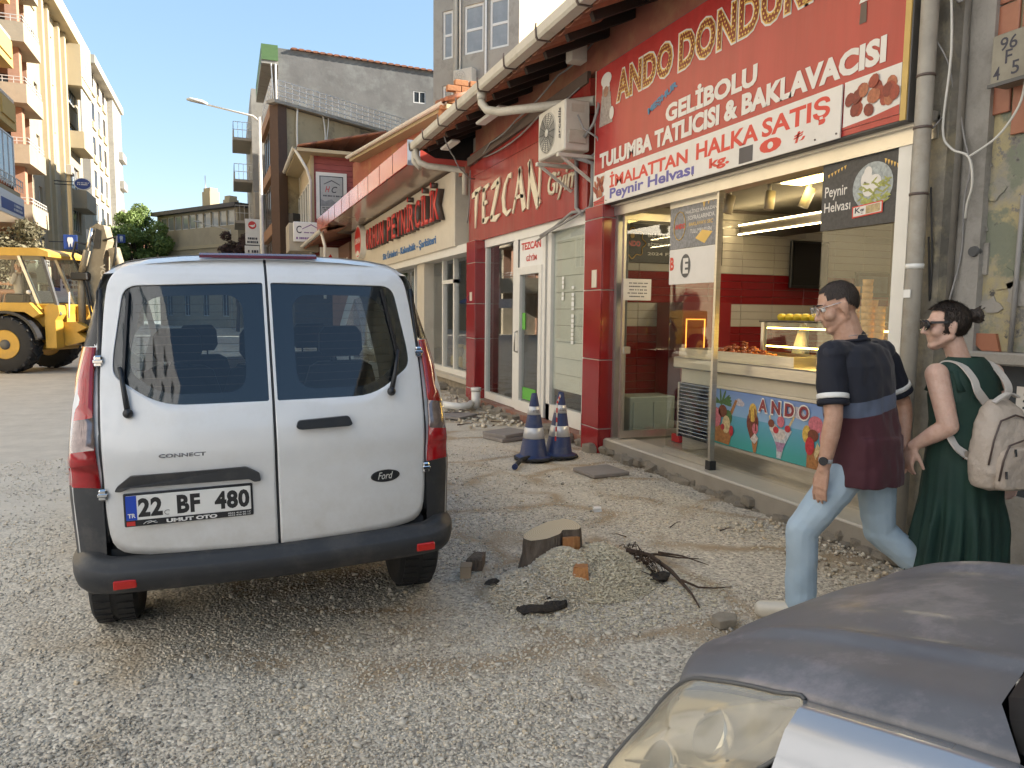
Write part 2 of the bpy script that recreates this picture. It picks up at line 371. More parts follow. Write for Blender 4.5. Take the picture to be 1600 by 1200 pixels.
P = scatter(290000, -2.6, 4.1, 1.0, 9.0, 1, 2.6)
sz = 0.0042 + 0.0075 * rng.beta(1.3, 2.6, len(P)); P[:, 2] += sz * 0.25
patch = np.array([mnoise.noise((x * 1.3, y * 1.3, 7.7)) for x, y, z in P])
tone = np.clip(rng.beta(2.2, 2.0, len(P)) + patch * 0.28, 0, 1)
stones('gravel', P, sz, tone, M_pebble, label='loose pale gravel stones lying all over the street')
P = scatter(2600, -2.4, 4.0, 1.2, 9.0, 1, 4.0); sz = rng.uniform(0.011, 0.021, len(P)); P[:, 2] += sz * 0.2
stones('coarse_gravel', P, sz, np.clip(rng.beta(2, 2, len(P)), 0, 1), M_pebble, label='larger stones among the gravel')
# ------------------------------------------------------------------ windows shared by all the buildings
_WC = {}
M_frame = mat('window_frame_white', (0.72, 0.72, 0.70), 0.35, var=0.05)
M_frame_dark = mat('window_frame_brown', (0.10, 0.07, 0.05), 0.5, var=0.2)
def window(parent, F, a0, a1, z0, z1, c=-0.12, cols=2, rows=1, frame=None, glass=None, sill=None, fw=0.06, transom=None):
    w, h = round(a1 - a0, 3), round(z1 - z0, 3); frame = frame or M_frame; glass = glass or M_dark_glass
    key = (w, h, cols, rows, frame.name, glass.name, fw, transom)
    if key not in _WC:
        b = B()
        b.box(0, fw, 0, .06, 0, h); b.box(w - fw, w, 0, .06, 0, h); b.box(fw, w - fw, 0, .06, 0, fw); b.box(fw, w - fw, 0, .06, h - fw, h)
        for i in range(1, cols): x = w * i / cols; b.box(x - fw / 2, x + fw / 2, 0.004, .056, fw, h - fw)
        for i in range(1, rows): z = h * i / rows; b.box(fw, w - fw, 0.008, .052, z - fw / 2, z + fw / 2)
        if transom: b.box(fw, w - fw, 0.008, .052, h * transom - fw / 2, h * transom + fw / 2)
        p = B(); p.box(fw * .6, w - fw * .6, .02, .03, fw * .6, h - fw * .6)
        _WC[key] = (b.mesh('window', frame), p.mesh('pane', glass))
    M = F @ Matrix.Translation((a0, c, z0))
    o = place('window', _WC[key][0], parent, M); 
    q = place('pane', _WC[key][1], o); 
    q.matrix_parent_inverse = ID; q.matrix_basis = ID
    if sill:
        s = B(F); s.box(a0 - .06, a1 + .06, c, .07, z0 - .07, z0 - .002); s.obj('sill', sill, parent)
    return o
def rail(bld, a, b, z0, z1, n, r=0.018, rails=2):
    a, b = Vector(a), Vector(b)
    for k in range(rails):
        z = z1 - (z1 - z0) * k / max(1, rails) ; bld.beam((a.x, a.y, z), (b.x, b.y, z), r * 2, r * 2)
    for k in range(n + 1):
        p = a.lerp(b, k / n); bld.beam((p.x, p.y, z0), (p.x, p.y, z1), r * 1.6, r * 1.6, up=(1, 0, 0))
def strokes(bld, x0, x1, y0, y1, rows, seed, fill=0.6):
    """rows of small unreadable print on a sheet (x along, y up)"""
    R = random.Random(seed); h = (y1 - y0) / rows
    for r in range(rows):
        x = x0 + R.random() * 0.1 * (x1 - x0); y = y0 + h * r + h * .2; e = x1 - R.random() * 0.2 * (x1 - x0)
        while x < e:
            w = h * R.uniform(.25, .55); bld.poly([(x, y, 0), (x + w, y, 0), (x + w, y + h * fill, 0), (x, y + h * fill, 0)])
            x += w + h * (.12 if R.random() < .8 else .45)

# ------------------------------------------------------------------ left side of the street
M_stone = mat('cream_cladding', (0.42, 0.355, 0.25), 0.8, scale=0.7, var=0.14, bump=0.5, bscale=3, dirt=(0.3, 0.26, 0.2), damt=0.35)
M_cream = mat('cream_plaster', (0.47, 0.39, 0.25), 0.85, scale=0.5, var=0.10, dirt=(0.36, 0.3, 0.22), damt=0.3)
M_orange_pl = mat('salmon_plaster', (0.46, 0.26, 0.17), 0.85, var=0.12)
M_yellow_pl = mat('yellow_plaster', (0.56, 0.38, 0.13), 0.8, var=0.08)
M_pale_pl = mat('pale_plaster', (0.42, 0.38, 0.31), 0.85, scale=0.6, var=0.1, dirt=(0.33, 0.3, 0.26), damt=0.4)
M_grey_pl = mat('grey_plaster', (0.36, 0.345, 0.31), 0.85, scale=0.7, var=0.15, dirt=(0.22, 0.21, 0.19), damt=0.5)
M_railing = mat('railing_paint', (0.62, 0.60, 0.55), 0.45, var=0.1)
M_slate = mat('roof_sheet', (0.10, 0.09, 0.085), 0.7, var=0.2)
M_blue_sign = mat('blue_sign', (0.03, 0.07, 0.26), 0.4, var=0.05)
M_ink = mat('dark_print', (0.03, 0.03, 0.05), 0.5, var=0)

def block(t, x0, x1, y0, y1, z0, z1, m, name='wall'):
    b = B(); b.box(x0, x1, y0, y1, z0, z1); return b.obj(name, m, t)
# cladded apartment house
FL = lambda X: FR((X, 0, 0), (0, 1, 0), (1, 0, 0))
t = thing('apartment_building', 'cream stone clad apartment house with salmon loggias and a deep roof fascia', 'building', (-14, 58, 0))
F = FL(-10.5); holes = []; wins = []
for k in range(6):
    z = 3.6 + 3.05 * k
    holes += [(52.6, 53.5, z + .6, z + 2.3), (57.2, 58.0, z + .5, z + 2.4), (63.2, 66.2, z + .7, z + 2.4)]
b = B(F); wall(b, 51, 68, 0, 21, holes, 0.25); b.poly([(51, 0, 0), (51, -8, 0), (51, -8, 21), (51, 0, 21)]); b.poly([(68, 0, 0), (68, -8, 0), (68, -8, 21), (68, 0, 21)])
b.poly([(51, 0, 21), (68, 0, 21), (68, -8, 21), (51, -8, 21)]); b.obj('wall', M_stone, t)
for i, h in enumerate(holes): window(t, F, h[0], h[1], h[2], h[3], -0.2, cols=1 if h[1] - h[0] < 1 else 4, rows=1, sill=M_cream, glass=M_blind_glass if i % 4 == 2 else M_dark_glass)
for a in (54.6, 56.2, 59.4, 61.4):
    b = B(F); b.box(a - .28, a + .28, 0.0, .26, 3.4, 20.7); b.obj('pilaster', M_cream, t)
b = B(F); b.box(46.8, 68.4, -.3, .8, 20.75, 21.75); b.box(46.8, 68.4, -8, -.3, 21.0, 21.75); b.obj('roof', M_cream, t)
b = B(F); b.box(46.8, 51.0, -8, -2.6, 0, 20.75); b.obj('loggia_wall', M_orange_pl, t)
b = B(F); b.poly([(51 - .01, 0, 3.6), (51 - .01, -2.6, 3.6), (51 - .01, -2.6, 20.7), (51 - .01, 0, 20.7)]); b.obj('loggia_wall', M_orange_pl, t)
for k in range(6):
    z = 3.0 + 3.15 * k
    b = B(F); b.box(47.1, 50.9, -2.6, .75, z, z + .22); b.box(47.1, 47.25, -2.6, .75, z + .22, z + 1.0); b.box(47.25, 50.9, .6, .75, z + .22, z + 1.0); b.obj('balcony', M_stone, t)
    if k < 5:
        b = B(F); b.box(48.2, 48.75, -.3, .25, z + .22, z + 3.15); b.obj('pillar', M_orange_pl, t)
        b = B(F); rail(b, (47.2, .68), (50.9, .68), z + 1.0, z + 1.35, 8); rail(b, (47.2, .68), (47.2, -2.4), z + 1.0, z + 1.35, 6); b.obj('railing', M_railing, t)
        window(t, FR((0, 0, 0), (1, 0, 0), (0, -1, 0)), -12.2, -11.3, z + .25, z + 2.4, -50.97, cols=1, glass=M_dark_glass, frame=M_frame_dark)
    else:
        window(t, F, 47.15, 50.9, z + 1.0, z + 2.9, .66, cols=5, glass=M_blind_glass)
        window(t, FR((0, 0, 0), (1, 0, 0), (0, -1, 0)), -12.6, -9.8, z + 1.0, z + 2.9, -47.2, cols=3, glass=M_blind_glass)
b = B(F); b.box(62.6, 66.8, 0, 1.0, 8.9, 10.2); b.obj('bay', M_stone, t)
b = B(F); b.box(62.6, 66.8, 0, 1.0, 17.6, 20.5); b.obj('bay', M_cream, t); window(t, F, 62.7, 66.7, 18.3, 20.2, 1.0, cols=4, glass=M_blind_glass)
b = B(F); b.box(62.6, 66.8, 0, 1.0, 13.2, 14.4); b.obj('bay', M_cream, t); window(t, F, 62.7, 66.7, 14.4, 17.4, .9, cols=4, glass=M_blind_glass)
b = B(F); b.box(60.9, 61.8, .05, .4, 11.0, 11.7, bev=.03); o = b.obj('air_conditioner', M_pale_pl); tag(o, 'small air conditioner box on the cream clad facade above the round sign', 'air conditioner')

# white building beyond
t = thing('apartment_building', 'tall pale apartment house at the end of the left row with tooth sign', 'building', (-15, 84, 0))
F = FL(-11.0); holes = []
for k in range(7):
    z = 2.6 + 3.0 * k
    holes += [(a, a + 1.5, z + .9, z + 2.5) for a in (77.0, 80.3, 83.5)]
b = B(F); wall(b, 75.3, 86.6, 0, 22.8, holes, 0.22); b.poly([(75.3, 0, 0), (75.3, -9, 0), (75.3, -9, 22.8), (75.3, 0, 22.8)]); b.obj('wall', M_pale_pl, t)
b = B(F); b.box(74.9, 93.5, -9, .7, 22.8, 23.5); b.obj('roof', M_pale_pl, t)
for i, h in enumerate(holes): window(t, F, *h, -.06, cols=2, frame=M_frame_dark, glass=M_blind_glass if i % 5 == 1 else M_dark_glass); 
for k in range(7):
    for a in (76.8, 80.1, 83.3):
        b = B(F); b.box(a, a + 1.9, 0, .14, 2.75 + 3 * k, 3.3 + 3 * k); b.obj('spandrel', M_cream, t)
b = B(F); b.box(86.6, 93, -9, .5, 0, 22.8); b.obj('wall', M_grey_pl, t)
for k in range(7):
    window(t, F, 87.2, 89.4, 3.2 + 3 * k, 4.9 + 3 * k, .45, cols=2, glass=M_blind_glass); window(t, F, 90.2, 92.4, 3.2 + 3 * k, 4.9 + 3 * k, .45, cols=2)
    if 0 < k < 6: b = B(F); b.box(90, 93.2, .5, .9, 2.4 + 3 * k, 3.2 + 3 * k); b.obj('balcony', M_grey_pl, t)
b = B(F); b.box(78.7, 79.5, .05, .4, 7.2, 7.8, bev=.03); tag(b.obj('air_conditioner', M_pale_pl), 'air conditioner box on the pale apartment house above the raised digger arm', 'air conditioner')

# nearest building on the left: yellow balconies, blue and white sign
t = thing('apartment_building', 'apartment house at the left edge with yellow balconies over a blue shop sign', 'building', (-12, 34, 0))
F = FL(-10.2)
holes = [(a, a + 2.0, 4.2 + 2.8 * k, 6.3 + 2.8 * k) for k in range(4) for a in (22, 28.5, 33.2, 36.6)]
b = B(F); wall(b, 14, 40.2, 0, 16.8, holes, .2); b.poly([(40.2, 0, 0), (40.2, -8, 0), (40.2, -8, 16.8), (40.2, 0, 16.8)]); b.box(13.8, 40.6, -8, .5, 16.8, 17.3); b.poly([(14, 0, 0), (14, -8, 0), (14, -8, 16.8), (14, 0, 16.8)]); b.obj('wall', M_cream, t)
for h in holes: window(t, F, *h, -.16, cols=3, glass=M_blind_glass)
for k in range(4):
    z = 6.9 + 2.75 * k
    if k == 0: continue
    b = B(F); b.box(31.5, 39.8, 0, 1.5, z - .2, z); b.box(31.5, 39.8, 1.4, 1.5, z, z + .95); b.box(39.7, 39.8, 0, 1.4, z, z + .95); b.box(31.5, 31.6, 0, 1.4, z, z + .95); b.obj('balcony', M_yellow_pl, t)
    for q_ in (33.4, 37.4): b = B(F); b.box(q_, q_ + 2.1, 1.5, 1.56, z + .12, z + .85); b.obj('panel', M_yellow_pl, t)
    b = B(F); rail(b, (31.6, 1.45), (39.7, 1.45), z + .95, z + 1.12, 10); b.obj('railing', M_railing, t)
b = B(F); b.box(31.5, 39.9, 0, 1.5, 6.5, 6.75); b.obj('slab', M_cream, t)
window(t, F, 31.6, 39.8, 7.0, 9.2, 1.3, cols=10, glass=M_blind_glass)
b = B(F); rail(b, (31.5, 1.6), (39.9, 1.6), 6.75, 7.25, 22); b.obj('railing', M_railing, t)
s = thing('shop_sign', 'white and blue shop sign under the railing at the left edge of the street', 'sign', (-8.6, 36, 5.6))
b = B(F); b.box(33.0, 39.9, 1.5, 1.62, 5.55, 6.5, bev=.01); b.obj('board', M_white, s)
b = B(F); b.box(36.2, 39.8, 1.62, 1.63, 5.7, 6.15); b.obj('blue_field', M_blue_sign, s)
b = B(plane_M((-8.56, 37.8, 5.75), (0, 1, 0), (0, 0, 1))); strokes(b, .2, 1.8, 0, .35, 2, 3); b.obj('print', M_white, s)
b = B(F); b.box(33.4, 35.6, 1.62, 1.63, 5.6, 6.45); b.obj('blue_field', M_blue_sign, s)
b = B(F); b.box(40.3, 46.5, -8, -1.2, 0, 14.5); tt = b.obj('row_house', M_orange_pl); tag(tt, 'narrow salmon house set back between the yellow balconies and the cream loggias', 'house')

# signs hanging from the left row
def tooth_sign(x, y, z, w, h, label):
    s = thing('dentist_sign', label, 'sign', (x, y, z), group='blue tooth signs')
    Fs = FR((x, y, z), (1, 0, 0), (0, -1, 0))
    b = B(Fs); b.box(0, w, -.1, 0, 0, h, bev=.01); b.obj('board', M_blue_sign, s)
    poly = [(.28, .62), (.32, .8), (.44, .84), (.5, .8), (.56, .84), (.68, .8), (.72, .62), (.66, .42), (.63, .16), (.56, .16), (.53, .4), (.47, .4), (.44, .16), (.37, .16), (.34, .42)]
    b = B(Fs); b.prism([(u * w, v * h) for u, v in poly], lambda u, v, c: (u, c, v), .002, .012); b.obj('tooth_emblem', M_white, s)
    b = B(Fs); b.beam((-.7, -.05, h * .5), (0, -.05, h * .5), .05, .05); b.obj('bracket', M_black, s)
tooth_sign(-8.45, 47.5, 4.85, .68, .8, 'larger square blue sign with a white tooth behind the digger cab')
tooth_sign(-9.0, 74.0, 7.4, .62, .72, 'smaller blue tooth sign in front of the green tree')
s = thing('round_sign', 'round blue hanging sign sticking out from the cream clad facade', 'sign', (-8.6, 55, 9))
Fs = FR((-8.55, 55, 9.55), (1, 0, 0), (0, -1, 0)); b = B(Fs); b.prism([(.5 * cos(a * pi / 12), .38 * sin(a * pi / 12)) for a in range(24)], lambda u, v, c: (u, c, v), -.12, 0); b.obj('disc', M_white, s)
b = B(Fs); b.prism([(.45 * cos(a * pi / 12), .33 * sin(a * pi / 12)) for a in range(24)], lambda u, v, c: (u, c, v), .001, .012); b.obj('face', M_blue_sign, s)
b = B(plane_M((-8.9, 55 - .02, 9.45), (1, 0, 0), (0, 0, 1))); strokes(b, 0, .7, 0, .22, 2, 5); b.obj('print', M_white, s)
b = B(Fs); b.beam((-1.6, -.06, 0.1), (-.48, -.06, 0.1), .05, .05); b.beam((-1.6, -.06, -.1), (-.48, -.06, -.1), .05, .05); b.obj('bracket', M_black, s)
s = thing('shop_sign', 'long white sign board fixed under the cream bay behind the raised digger arm', 'sign', (-9.4, 63, 6))
b = B(FL(-10.5)); b.box(61.6, 67.2, 1.0, 1.15, 6.3, 7.3, bev=.01); b.obj('board', M_white, s)
b = B(plane_M((-9.34, 62, 6.45), (0, 1, 0), (0, 0, 1))); strokes(b, .1, 4.8, 0, .75, 2, 11); b.obj('print', M_ink, s)
s = thing('shop_sign', 'small white sign boards stacked just right of the digger cab', 'sign', (-9.2, 46, 3))
b = B(FR((-9.3, 46, 0), (1, 0, 0), (0, -1, 0))); b.box(0.9, 2.1, 0, .1, 2.5, 3.15, bev=.01); b.box(-.2, 1.5, .12, .2, 1.9, 2.5, bev=.01); b.obj('board', M_white, s)
b = B(plane_M((-8.3, 45.88, 2.6), (1, 0, 0), (0, 0, 1))); strokes(b, 0, 1, 0, .5, 2, 8); b.obj('print', M_ink, s)
s = thing('corner_shop', 'dark shop front with blue awning at street level behind the digger', 'shop front', (-9.5, 56, 0))
b = B(FL(-10.5)); b.box(52, 60, 0, .3, 0, 3.0); b.obj('window_band', M_dark_glass, s)
b = B(FL(-10.5)); b.loft([[(52, .3, 2.9), (52, 1.4, 2.4), (52, 1.4, 2.3), (52, .3, 2.3)], [(60, .3, 2.9), (60, 1.4, 2.4), (60, 1.4, 2.3), (60, .3, 2.3)]], smooth=False); b.obj('awning', mat('blue_canvas', (0.05, 0.12, 0.3), .8), s)

# ------------------------------------------------------------------ buildings closing the street
t = thing('office_building', 'low beige building closing the street with a band of windows under its roof', 'building', (-3, 76, 0))
p0, p1 = Vector((-6.3, 81, 0)), Vector((0.95, 70, 0)); h = (p1 - p0); Ln = h.length; n = Vector((h.y, -h.x, 0)).normalized()
F = FR(p0, h, n); holes = []
for a in range(10): holes.append((.6 + a * 1.22, 1.7 + a * 1.22, 9.1, 10.4))
for a in range(4): holes += [(1.2 + 3.1 * a, 2.2 + 3.1 * a, 4.6, 6.7), (1.2 + 3.1 * a, 2.2 + 3.1 * a, 1.0, 3.0)]
b = B(F); wall(b, 0, Ln, 0, 10.6, holes, .2)
for a in (0, Ln): b.poly([(a, 0, 0), (a, -9, 0), (a, -9, 10.6), (a, 0, 10.6)])
b.poly([(0, -9, 0), (Ln, -9, 0), (Ln, -9, 10.6), (0, -9, 10.6)]); b.obj('wall', M_stone, t)
for h_ in holes: window(t, F, *h_, -.15, cols=1 if h_[3] > 9 else 2, glass=M_blind_glass if h_[3] > 9 else M_dark_glass)
b = B(F); b.box(-.3, Ln + .3, -9.2, .5, 10.6, 10.95); b.obj('roof', M_slate, t)
for a in range(4):
    b = B(F); b.box(2.4 + 3.1 * a, 4.0 + 3.1 * a, 0, 1.0, 4.3, 5.2); b.obj('balcony', M_stone, t)
b = B(F); b.box(0, Ln, 0, .12, 7.2, 7.5); b.obj('ledge', M_cream, t)
for a, w, hh in ((4.6, 1.3, 1.9), (8.0, 1.0, .9)):
    b = B(F); b.box(a, a + w, -3, -2, 10.95, 10.95 + hh); b.box(a + .1, a + w - .1, -2.9, -2.1, 10.95 + hh, 11.3 + hh); b.obj('chimney', M_cream, t)
b = B(F); b.tube([(4.4, -2.5, 11), (4.4, -2.5, 14.5)], .04); b.obj('antenna', M_steel, t)
for a in (11.9, 12.5): b = B(F); b.tube([(a, -3, 10.9), (a, -3, 13.2)], .14); b.lathe([(.2, 13.2), (.2, 13.4)], (a, -3, 0)); b.obj('flue', M_alu, t)
t = thing('distant_house', 'far pale house with red roof seen just left of the beige office building', 'house', (-9, 120, 0))
b = B(); b.box(-14.5, -7.5, 118, 126, 0, 9.5); b.obj('wall', M_pale_pl, t)
b = B(); b.loft([[(-15, 117.5, 9.5), (-7, 117.5, 9.5), (-7, 126.5, 9.5), (-15, 126.5, 9.5)], [(-12, 121, 11.4), (-10, 121, 11.4), (-10, 123, 11.4), (-12, 123, 11.4)]], smooth=False); b.obj('roof', M_rooftile, t)
for k in range(2):
    for a in (-13.5, -11.6, -9.7): window(t, FR((0, 118, 0), (1, 0, 0), (0, -1, 0)), a, a + 1.1, 5.2 + 2.4 * k - 1.5, 6.7 + 2.4 * k - 1.5, .01, cols=2)
# hill line far behind, hidden mostly
b = B(); R0 = [(x, 330 + 20 * sin(x * .03), 0) for x in range(-260, 261, 20)]; R1 = [(x, 360, 5 + 3 * mnoise.noise((x * .02, 1, 1))) for x in range(-260, 261, 20)]; b.loft([R0, R1], closed=False, caps=False); b.obj('hills', mat('far_hill', (0.10, 0.12, 0.09), 0.9), kind='structure')

# ------------------------------------------------------------------ right side, far to near
t = thing('balcony_building', 'pale building with round balconies at the far end of the right row', 'building', (6, 66, 0))
block(t, 1.9, 15, 58, 74, 0, 17.5, M_grey_pl)
Fq = FR((1.9, 0, 0), (0, 1, 0), (-1, 0, 0)); Fp = FR((0, 58, 0), (1, 0, 0), (0, -1, 0))
for k in range(4):
    z = 5.2 + 3.0 * k
    b = B(Fq); b.box(59, 64, 0, 1.3, z - .2, z); b.box(59, 64, 1.2, 1.3, z, z + .5); b.obj('balcony', M_pale_pl, t)
    b = B(Fq); rail(b, (59, 1.25), (64, 1.25), z + .5, z + 1.1, 8); rail(b, (59, 1.25), (59, 0), z, z + 1.1, 4); b.obj('railing', M_railing, t)
    window(t, Fq, 65, 67, z + .3, z + 2.1, .02, cols=2)
    if k == 1: b = B(Fp); b.box(1.9, 2.6, -.02, .3, z, z + 2, bev=.1); b.obj('panel', M_pale_pl, t)
s = thing('airline_sign', 'pale upright sign with a red round bird emblem beside the far lamp post', 'sign', (1.2, 45, 5.2))
Fs = FR((1.0, 45, 5.3), (1, 0, 0), (0, -1, 0)); b = B(Fs); b.box(0, .8, -.1, 0, 0, 1.45, bev=.02); b.box(-.05, .75, -.1, -.02, -1.5, -.05, bev=.02); b.obj('board', M_white, s)
b = B(Fs); b.prism([(.38 + .22 * cos(a * pi / 12), 1.1 + .22 * sin(a * pi / 12)) for a in range(24)], lambda u, v, c: (u, c, v), .001, .01); b.obj('emblem', M_red_print, s)
b = B(Fs); b.prism([(.2, 1.08), (.45, 1.12), (.55, 1.2), (.5, 1.02), (.38, .98)], lambda u, v, c: (u, c, v), .011, .014); b.obj('bird_emblem', M_white, s)
b = B(plane_M((1.08, 44.99, 5.35), (1, 0, 0), (0, 0, 1))); strokes(b, 0, .6, 0, .4, 2, 21); strokes(b, 0, .6, -1.3, -.3, 4, 22); b.obj('print', M_ink, s)
b = B(Fs); b.beam((.8, -.05, .4), (2.0, -.05, .4), .05, .05); b.obj('bracket', M_black, s)

M_oldgrey = mat('weathered_grey_render', (0.19, 0.187, 0.18), 0.9, scale=0.9, var=0.25, bump=0.3, bscale=6, dirt=(0.27, 0.28, 0.265), dscale=0.6, damt=0.5)
t = thing('grey_building', 'big bare grey gable wall with one small white window under a red tile edge', 'building', (8, 50, 0))
b = B(); Fg = FR((0, 48, 0), (1, 0, 0), (0, -1, 0))
wall(b := B(Fg), 3.15, 15, 0, 15.9, [(11.45, 12.25, 15.0, 15.75)], .2)
b.poly([(3.15, 0, 15.9), (15, 0, 15.9), (15, 0, 17.0), (3.15, 0, 17.3)])
b.poly([(3.15, 0, 0), (3.15, -8, 0), (3.15, -8, 17.3), (3.15, 0, 17.3)]); b.poly([(15, 0, 0), (15, -8, 0), (15, -8, 17), (15, 0, 17)]); b.poly([(3.15, 0, 17.3), (15, 0, 17.0), (15, -8, 17), (3.15, -8, 17.3)])
b.obj('wall', M_oldgrey, t); window(t, Fg, 11.45, 12.25, 15.0, 15.75, -.08, cols=2)
for k in range(26):
    x = 4.1 + k * .42; b = B(Fg); b.tube([(x, -.3, 17.38 - k * .0107), (x, .16, 17.33 - k * .0107)], [(.22, .07), (.21, .06)], 6); b.obj('roof_tile', M_rooftile, t)
b = B(Fg); b.box(2.2, 3.15, -9, .1, 16.5, 17.4); b.obj('fascia', mat('green_fascia', (0.10, 0.19, 0.07), .6), t)
b = B(Fg); b.box(2.2, 3.15, -9, 0.05, 16.3, 16.5); b.obj('soffit', M_grey_pl, t)
b = B(Fg); b.tube([(3.0, .1, 16.3), (3.0, .1, 12.5)], .06); b.tube([(2.75, .05, 16.3), (2.95, .05, 12.6)], .04); b.obj('downpipe', M_white_pvc, t)
b = B(); b.ball((2.6, 47.4, 12.9), .5, 14, 6, sy=.25); tag(b.obj('satellite_dish', M_grey_pl), 'grey satellite dish at the corner under the green roof edge', 'satellite dish')

# building with the brown corner column and the railing round its flat roof
dv = Vector((sin(radians(57)), cos(radians(57)), 0)); nv = Vector((dv.y, -dv.x, 0))
P0 = Vector((2.3, 37, 0)); F = FR(P0, dv, nv)
t = thing('terrace_building', 'old building with brown corner column and white railing along its flat roof', 'building', P0)
M_dirtywall = mat('dirty_cream_render', (0.50, 0.42, 0.27), 0.9, scale=0.8, var=0.2, dirt=(0.13, 0.115, 0.1), dscale=0.42, damt=0.92)
b = B(F); b.box(.45, 9, -.4, 0, 0, 11.1); b.obj('wall', M_dirtywall, t)
b = B(F); b.box(0, .5, -.5, .12, 0, 11.15); b.obj('corner_column', mat('brown_column', (0.10, 0.062, 0.045), .7), t)
Fq2 = FR(P0, (-.03, 1, 0), (-1, -.03, 0))
b = B(Fq2); b.box(.5, 6.5, -.4, 0, 0, 11.0); b.obj('wall', mat('brown_cladding', (0.16, 0.12, 0.095), .8), t)
for k in range(3):
    for a in range(5): window(t, Fq2, .7 + a * 1.12, 1.7 + a * 1.12, 2.9 + 2.75 * k, 5.1 + 2.75 * k, .02, cols=1, frame=M_frame_dark)
    b = B(Fq2); b.box(.4, 6.5, 0, .25, 5.2 + 2.75 * k, 5.75 + 2.75 * k); b.obj('ledge', mat('ledge_wood', (0.33, 0.18, 0.09), .7), t)
b = B(F); b.box(-.3, 9, -.3, .3, 11.15, 11.3); b.obj('roof_edge', M_grey_pl, t)
b = B(F); rail(b, (0, .2), (8.8, .2), 11.3, 12.2, 22, r=.024, rails=4); b.obj('railing', M_white, t)
b = B(Fq2); rail(b, (-.2, .2), (5, .2), 11.3, 12.2, 10, r=.024, rails=4); b.obj('railing', M_white, t)
b = B(F); b.tube([(1.1 + .08 * sin(z * 1.1), .18, z) for z in np.linspace(11.3, 4.8, 16)], .05, 6); b.obj('cable', M_white_pvc, t)
b = B(F); b.tube([(2.7 + .1 * sin(z * 2), .1, z) for z in np.linspace(11.2, 9.4, 8)], .04, 6); b.tube([(2.95 + .06 * sin(z * 3), .1, z) for z in np.linspace(11.2, 9.3, 8)], .03, 6); b.obj('cable', M_white_pvc, t)
b = B(F); b.box(.5, 9, .0, .45, 0.0, 6.2); b.obj('lower_wall', mat('dark_render', (0.09, 0.085, 0.08), .9), t)

# red wooden house with bay
M_redwood = mat('red_boards', (0.34, 0.09, 0.085), 0.75, scale=3, var=0.2, stretch=(1, 1, 9))
M_redplaster = mat('red_orange_plaster', (0.38, 0.13, 0.085), 0.8, scale=1.0, var=0.15, dirt=(0.45, 0.27, 0.14), dscale=0.8, damt=0.5)
t = thing('wooden_house', 'red boarded house with a bay, white window poster and old tiled roof', 'house', (4.5, 30, 0))
b = B(); b.box(3.35, 9, 32, 38, 3.6, 8.1); b.obj('bay_wall', mat('bay_cream', (0.55, 0.48, 0.36), .8), t)
for k in range(19):                                   # boards of the bay's near face
    z = 3.9 + k * .22
    b = B(); b.box(3.33, 6.2, 31.93, 31.99, z, z + .212, bev=.008); b.obj('board', M_redwood, t)
b = B(); b.box(3.28, 3.42, 31.88, 31.99, 3.6, 8.1); b.obj('corner_board', M_cream, t)
for k in range(5):
    window(t, FR((3.35, 0, 0), (0, 1, 0), (-1, 0, 0)), 32.3 + k * 1.1, 33.2 + k * 1.1, 5.1, 7.0, .0, cols=1, frame=M_frame)
window(t, FR((0, 31.93, 0), (1, 0, 0), (0, -1, 0)), 3.5, 4.75, 5.4, 7.3, .0, cols=1, fw=.14)
HF = FR((5.87, 21.15, 0), (-1.12, 7.0, 0), (-7.0, -1.12, 0))
b = B(HF); b.box(-.2, 9.5, -5, -.45, 3.9, 7.5); b.obj('upper_wall', M_redplaster, t)
# roof slab sheets with tiles
b = B(); b.loft([[(2.7, 31.2, 8.1), (2.7, 39, 8.1)], [(6.4, 31.2, 9.0), (6.4, 39, 9.0)], [(9.5, 31.2, 9.1), (9.5, 39, 9.1)]], closed=False, caps=False, smooth=False)
b.obj('roof', M_rooftile, t); b = B(); b.box(2.7, 9, 31.2, 39, 7.95, 8.08); b.obj('soffit', M_cream, t)
for r in range(5):
    for k in range(16):
        x = 2.75 + r * .7; y = 31.25 + k * .26; z = 8.15 + r * .17
        if r == 0 and k == 0: _rt = B(); _rt.tube([(0, 0, 0), (.74, 0, .19)], [(.12, .05), (.13, .055)], 6); _rt = _rt.mesh('roof_tile', M_rooftile)
        place('roof_tile', _rt, t, Matrix.Translation((x, y, z)))
b = B(HF); b.loft([[(-.3, 0, 7.52), (8.6, 0, 7.52)], [(-.3, -4, 9.0), (8.6, -4, 9.0)]], closed=False, caps=False); b.obj('roof', M_rooftile, t); b = B(HF); b.box(-.3, 8.6, -.6, -.02, 7.38, 7.5); b.obj('soffit', M_cream, t)
for k in range(3): b = B(HF); b.tube([(-.4 + k * .3, .05, 7.6 + .02 * k), (-.4 + k * .3, -.6, 7.85)], [(.14, .06)] * 2, 6); b.obj('roof_tile', M_rooftile, t)
def gutter(parent, a, b_, n, r=.09, m=None):
    a, b_ = Vector(a), Vector(b_)
    for k in range(n):
        p, q = a.lerp(b_, k / n), a.lerp(b_, (k + .985) / n)
        g = B(); g.loft([[(p.x + dx, p.y, p.z + dz), (q.x + dx, q.y, q.z + dz)] for dx, dz in [(r * -cos(s), -r * sin(s)) for s in np.linspace(0, pi, 8)]], closed=False, caps=False)
        g.loft([[(p.x + dx, p.y, p.z + dz), (q.x + dx, q.y, q.z + dz)] for dx, dz in [((r - .012) * -cos(s), -(r - .012) * sin(s)) for s in np.linspace(0, pi, 8)]], closed=False, caps=False)
        g.obj('gutter_length', m or M_white_pvc, parent)
gutter(t, HF @ Vector((-.3, .06, 7.55)), HF @ Vector((8.6, .06, 7.55)), 9)
gutter(t, (2.62, 31.2, 8.1), (2.62, 38.8, 8.1), 3)
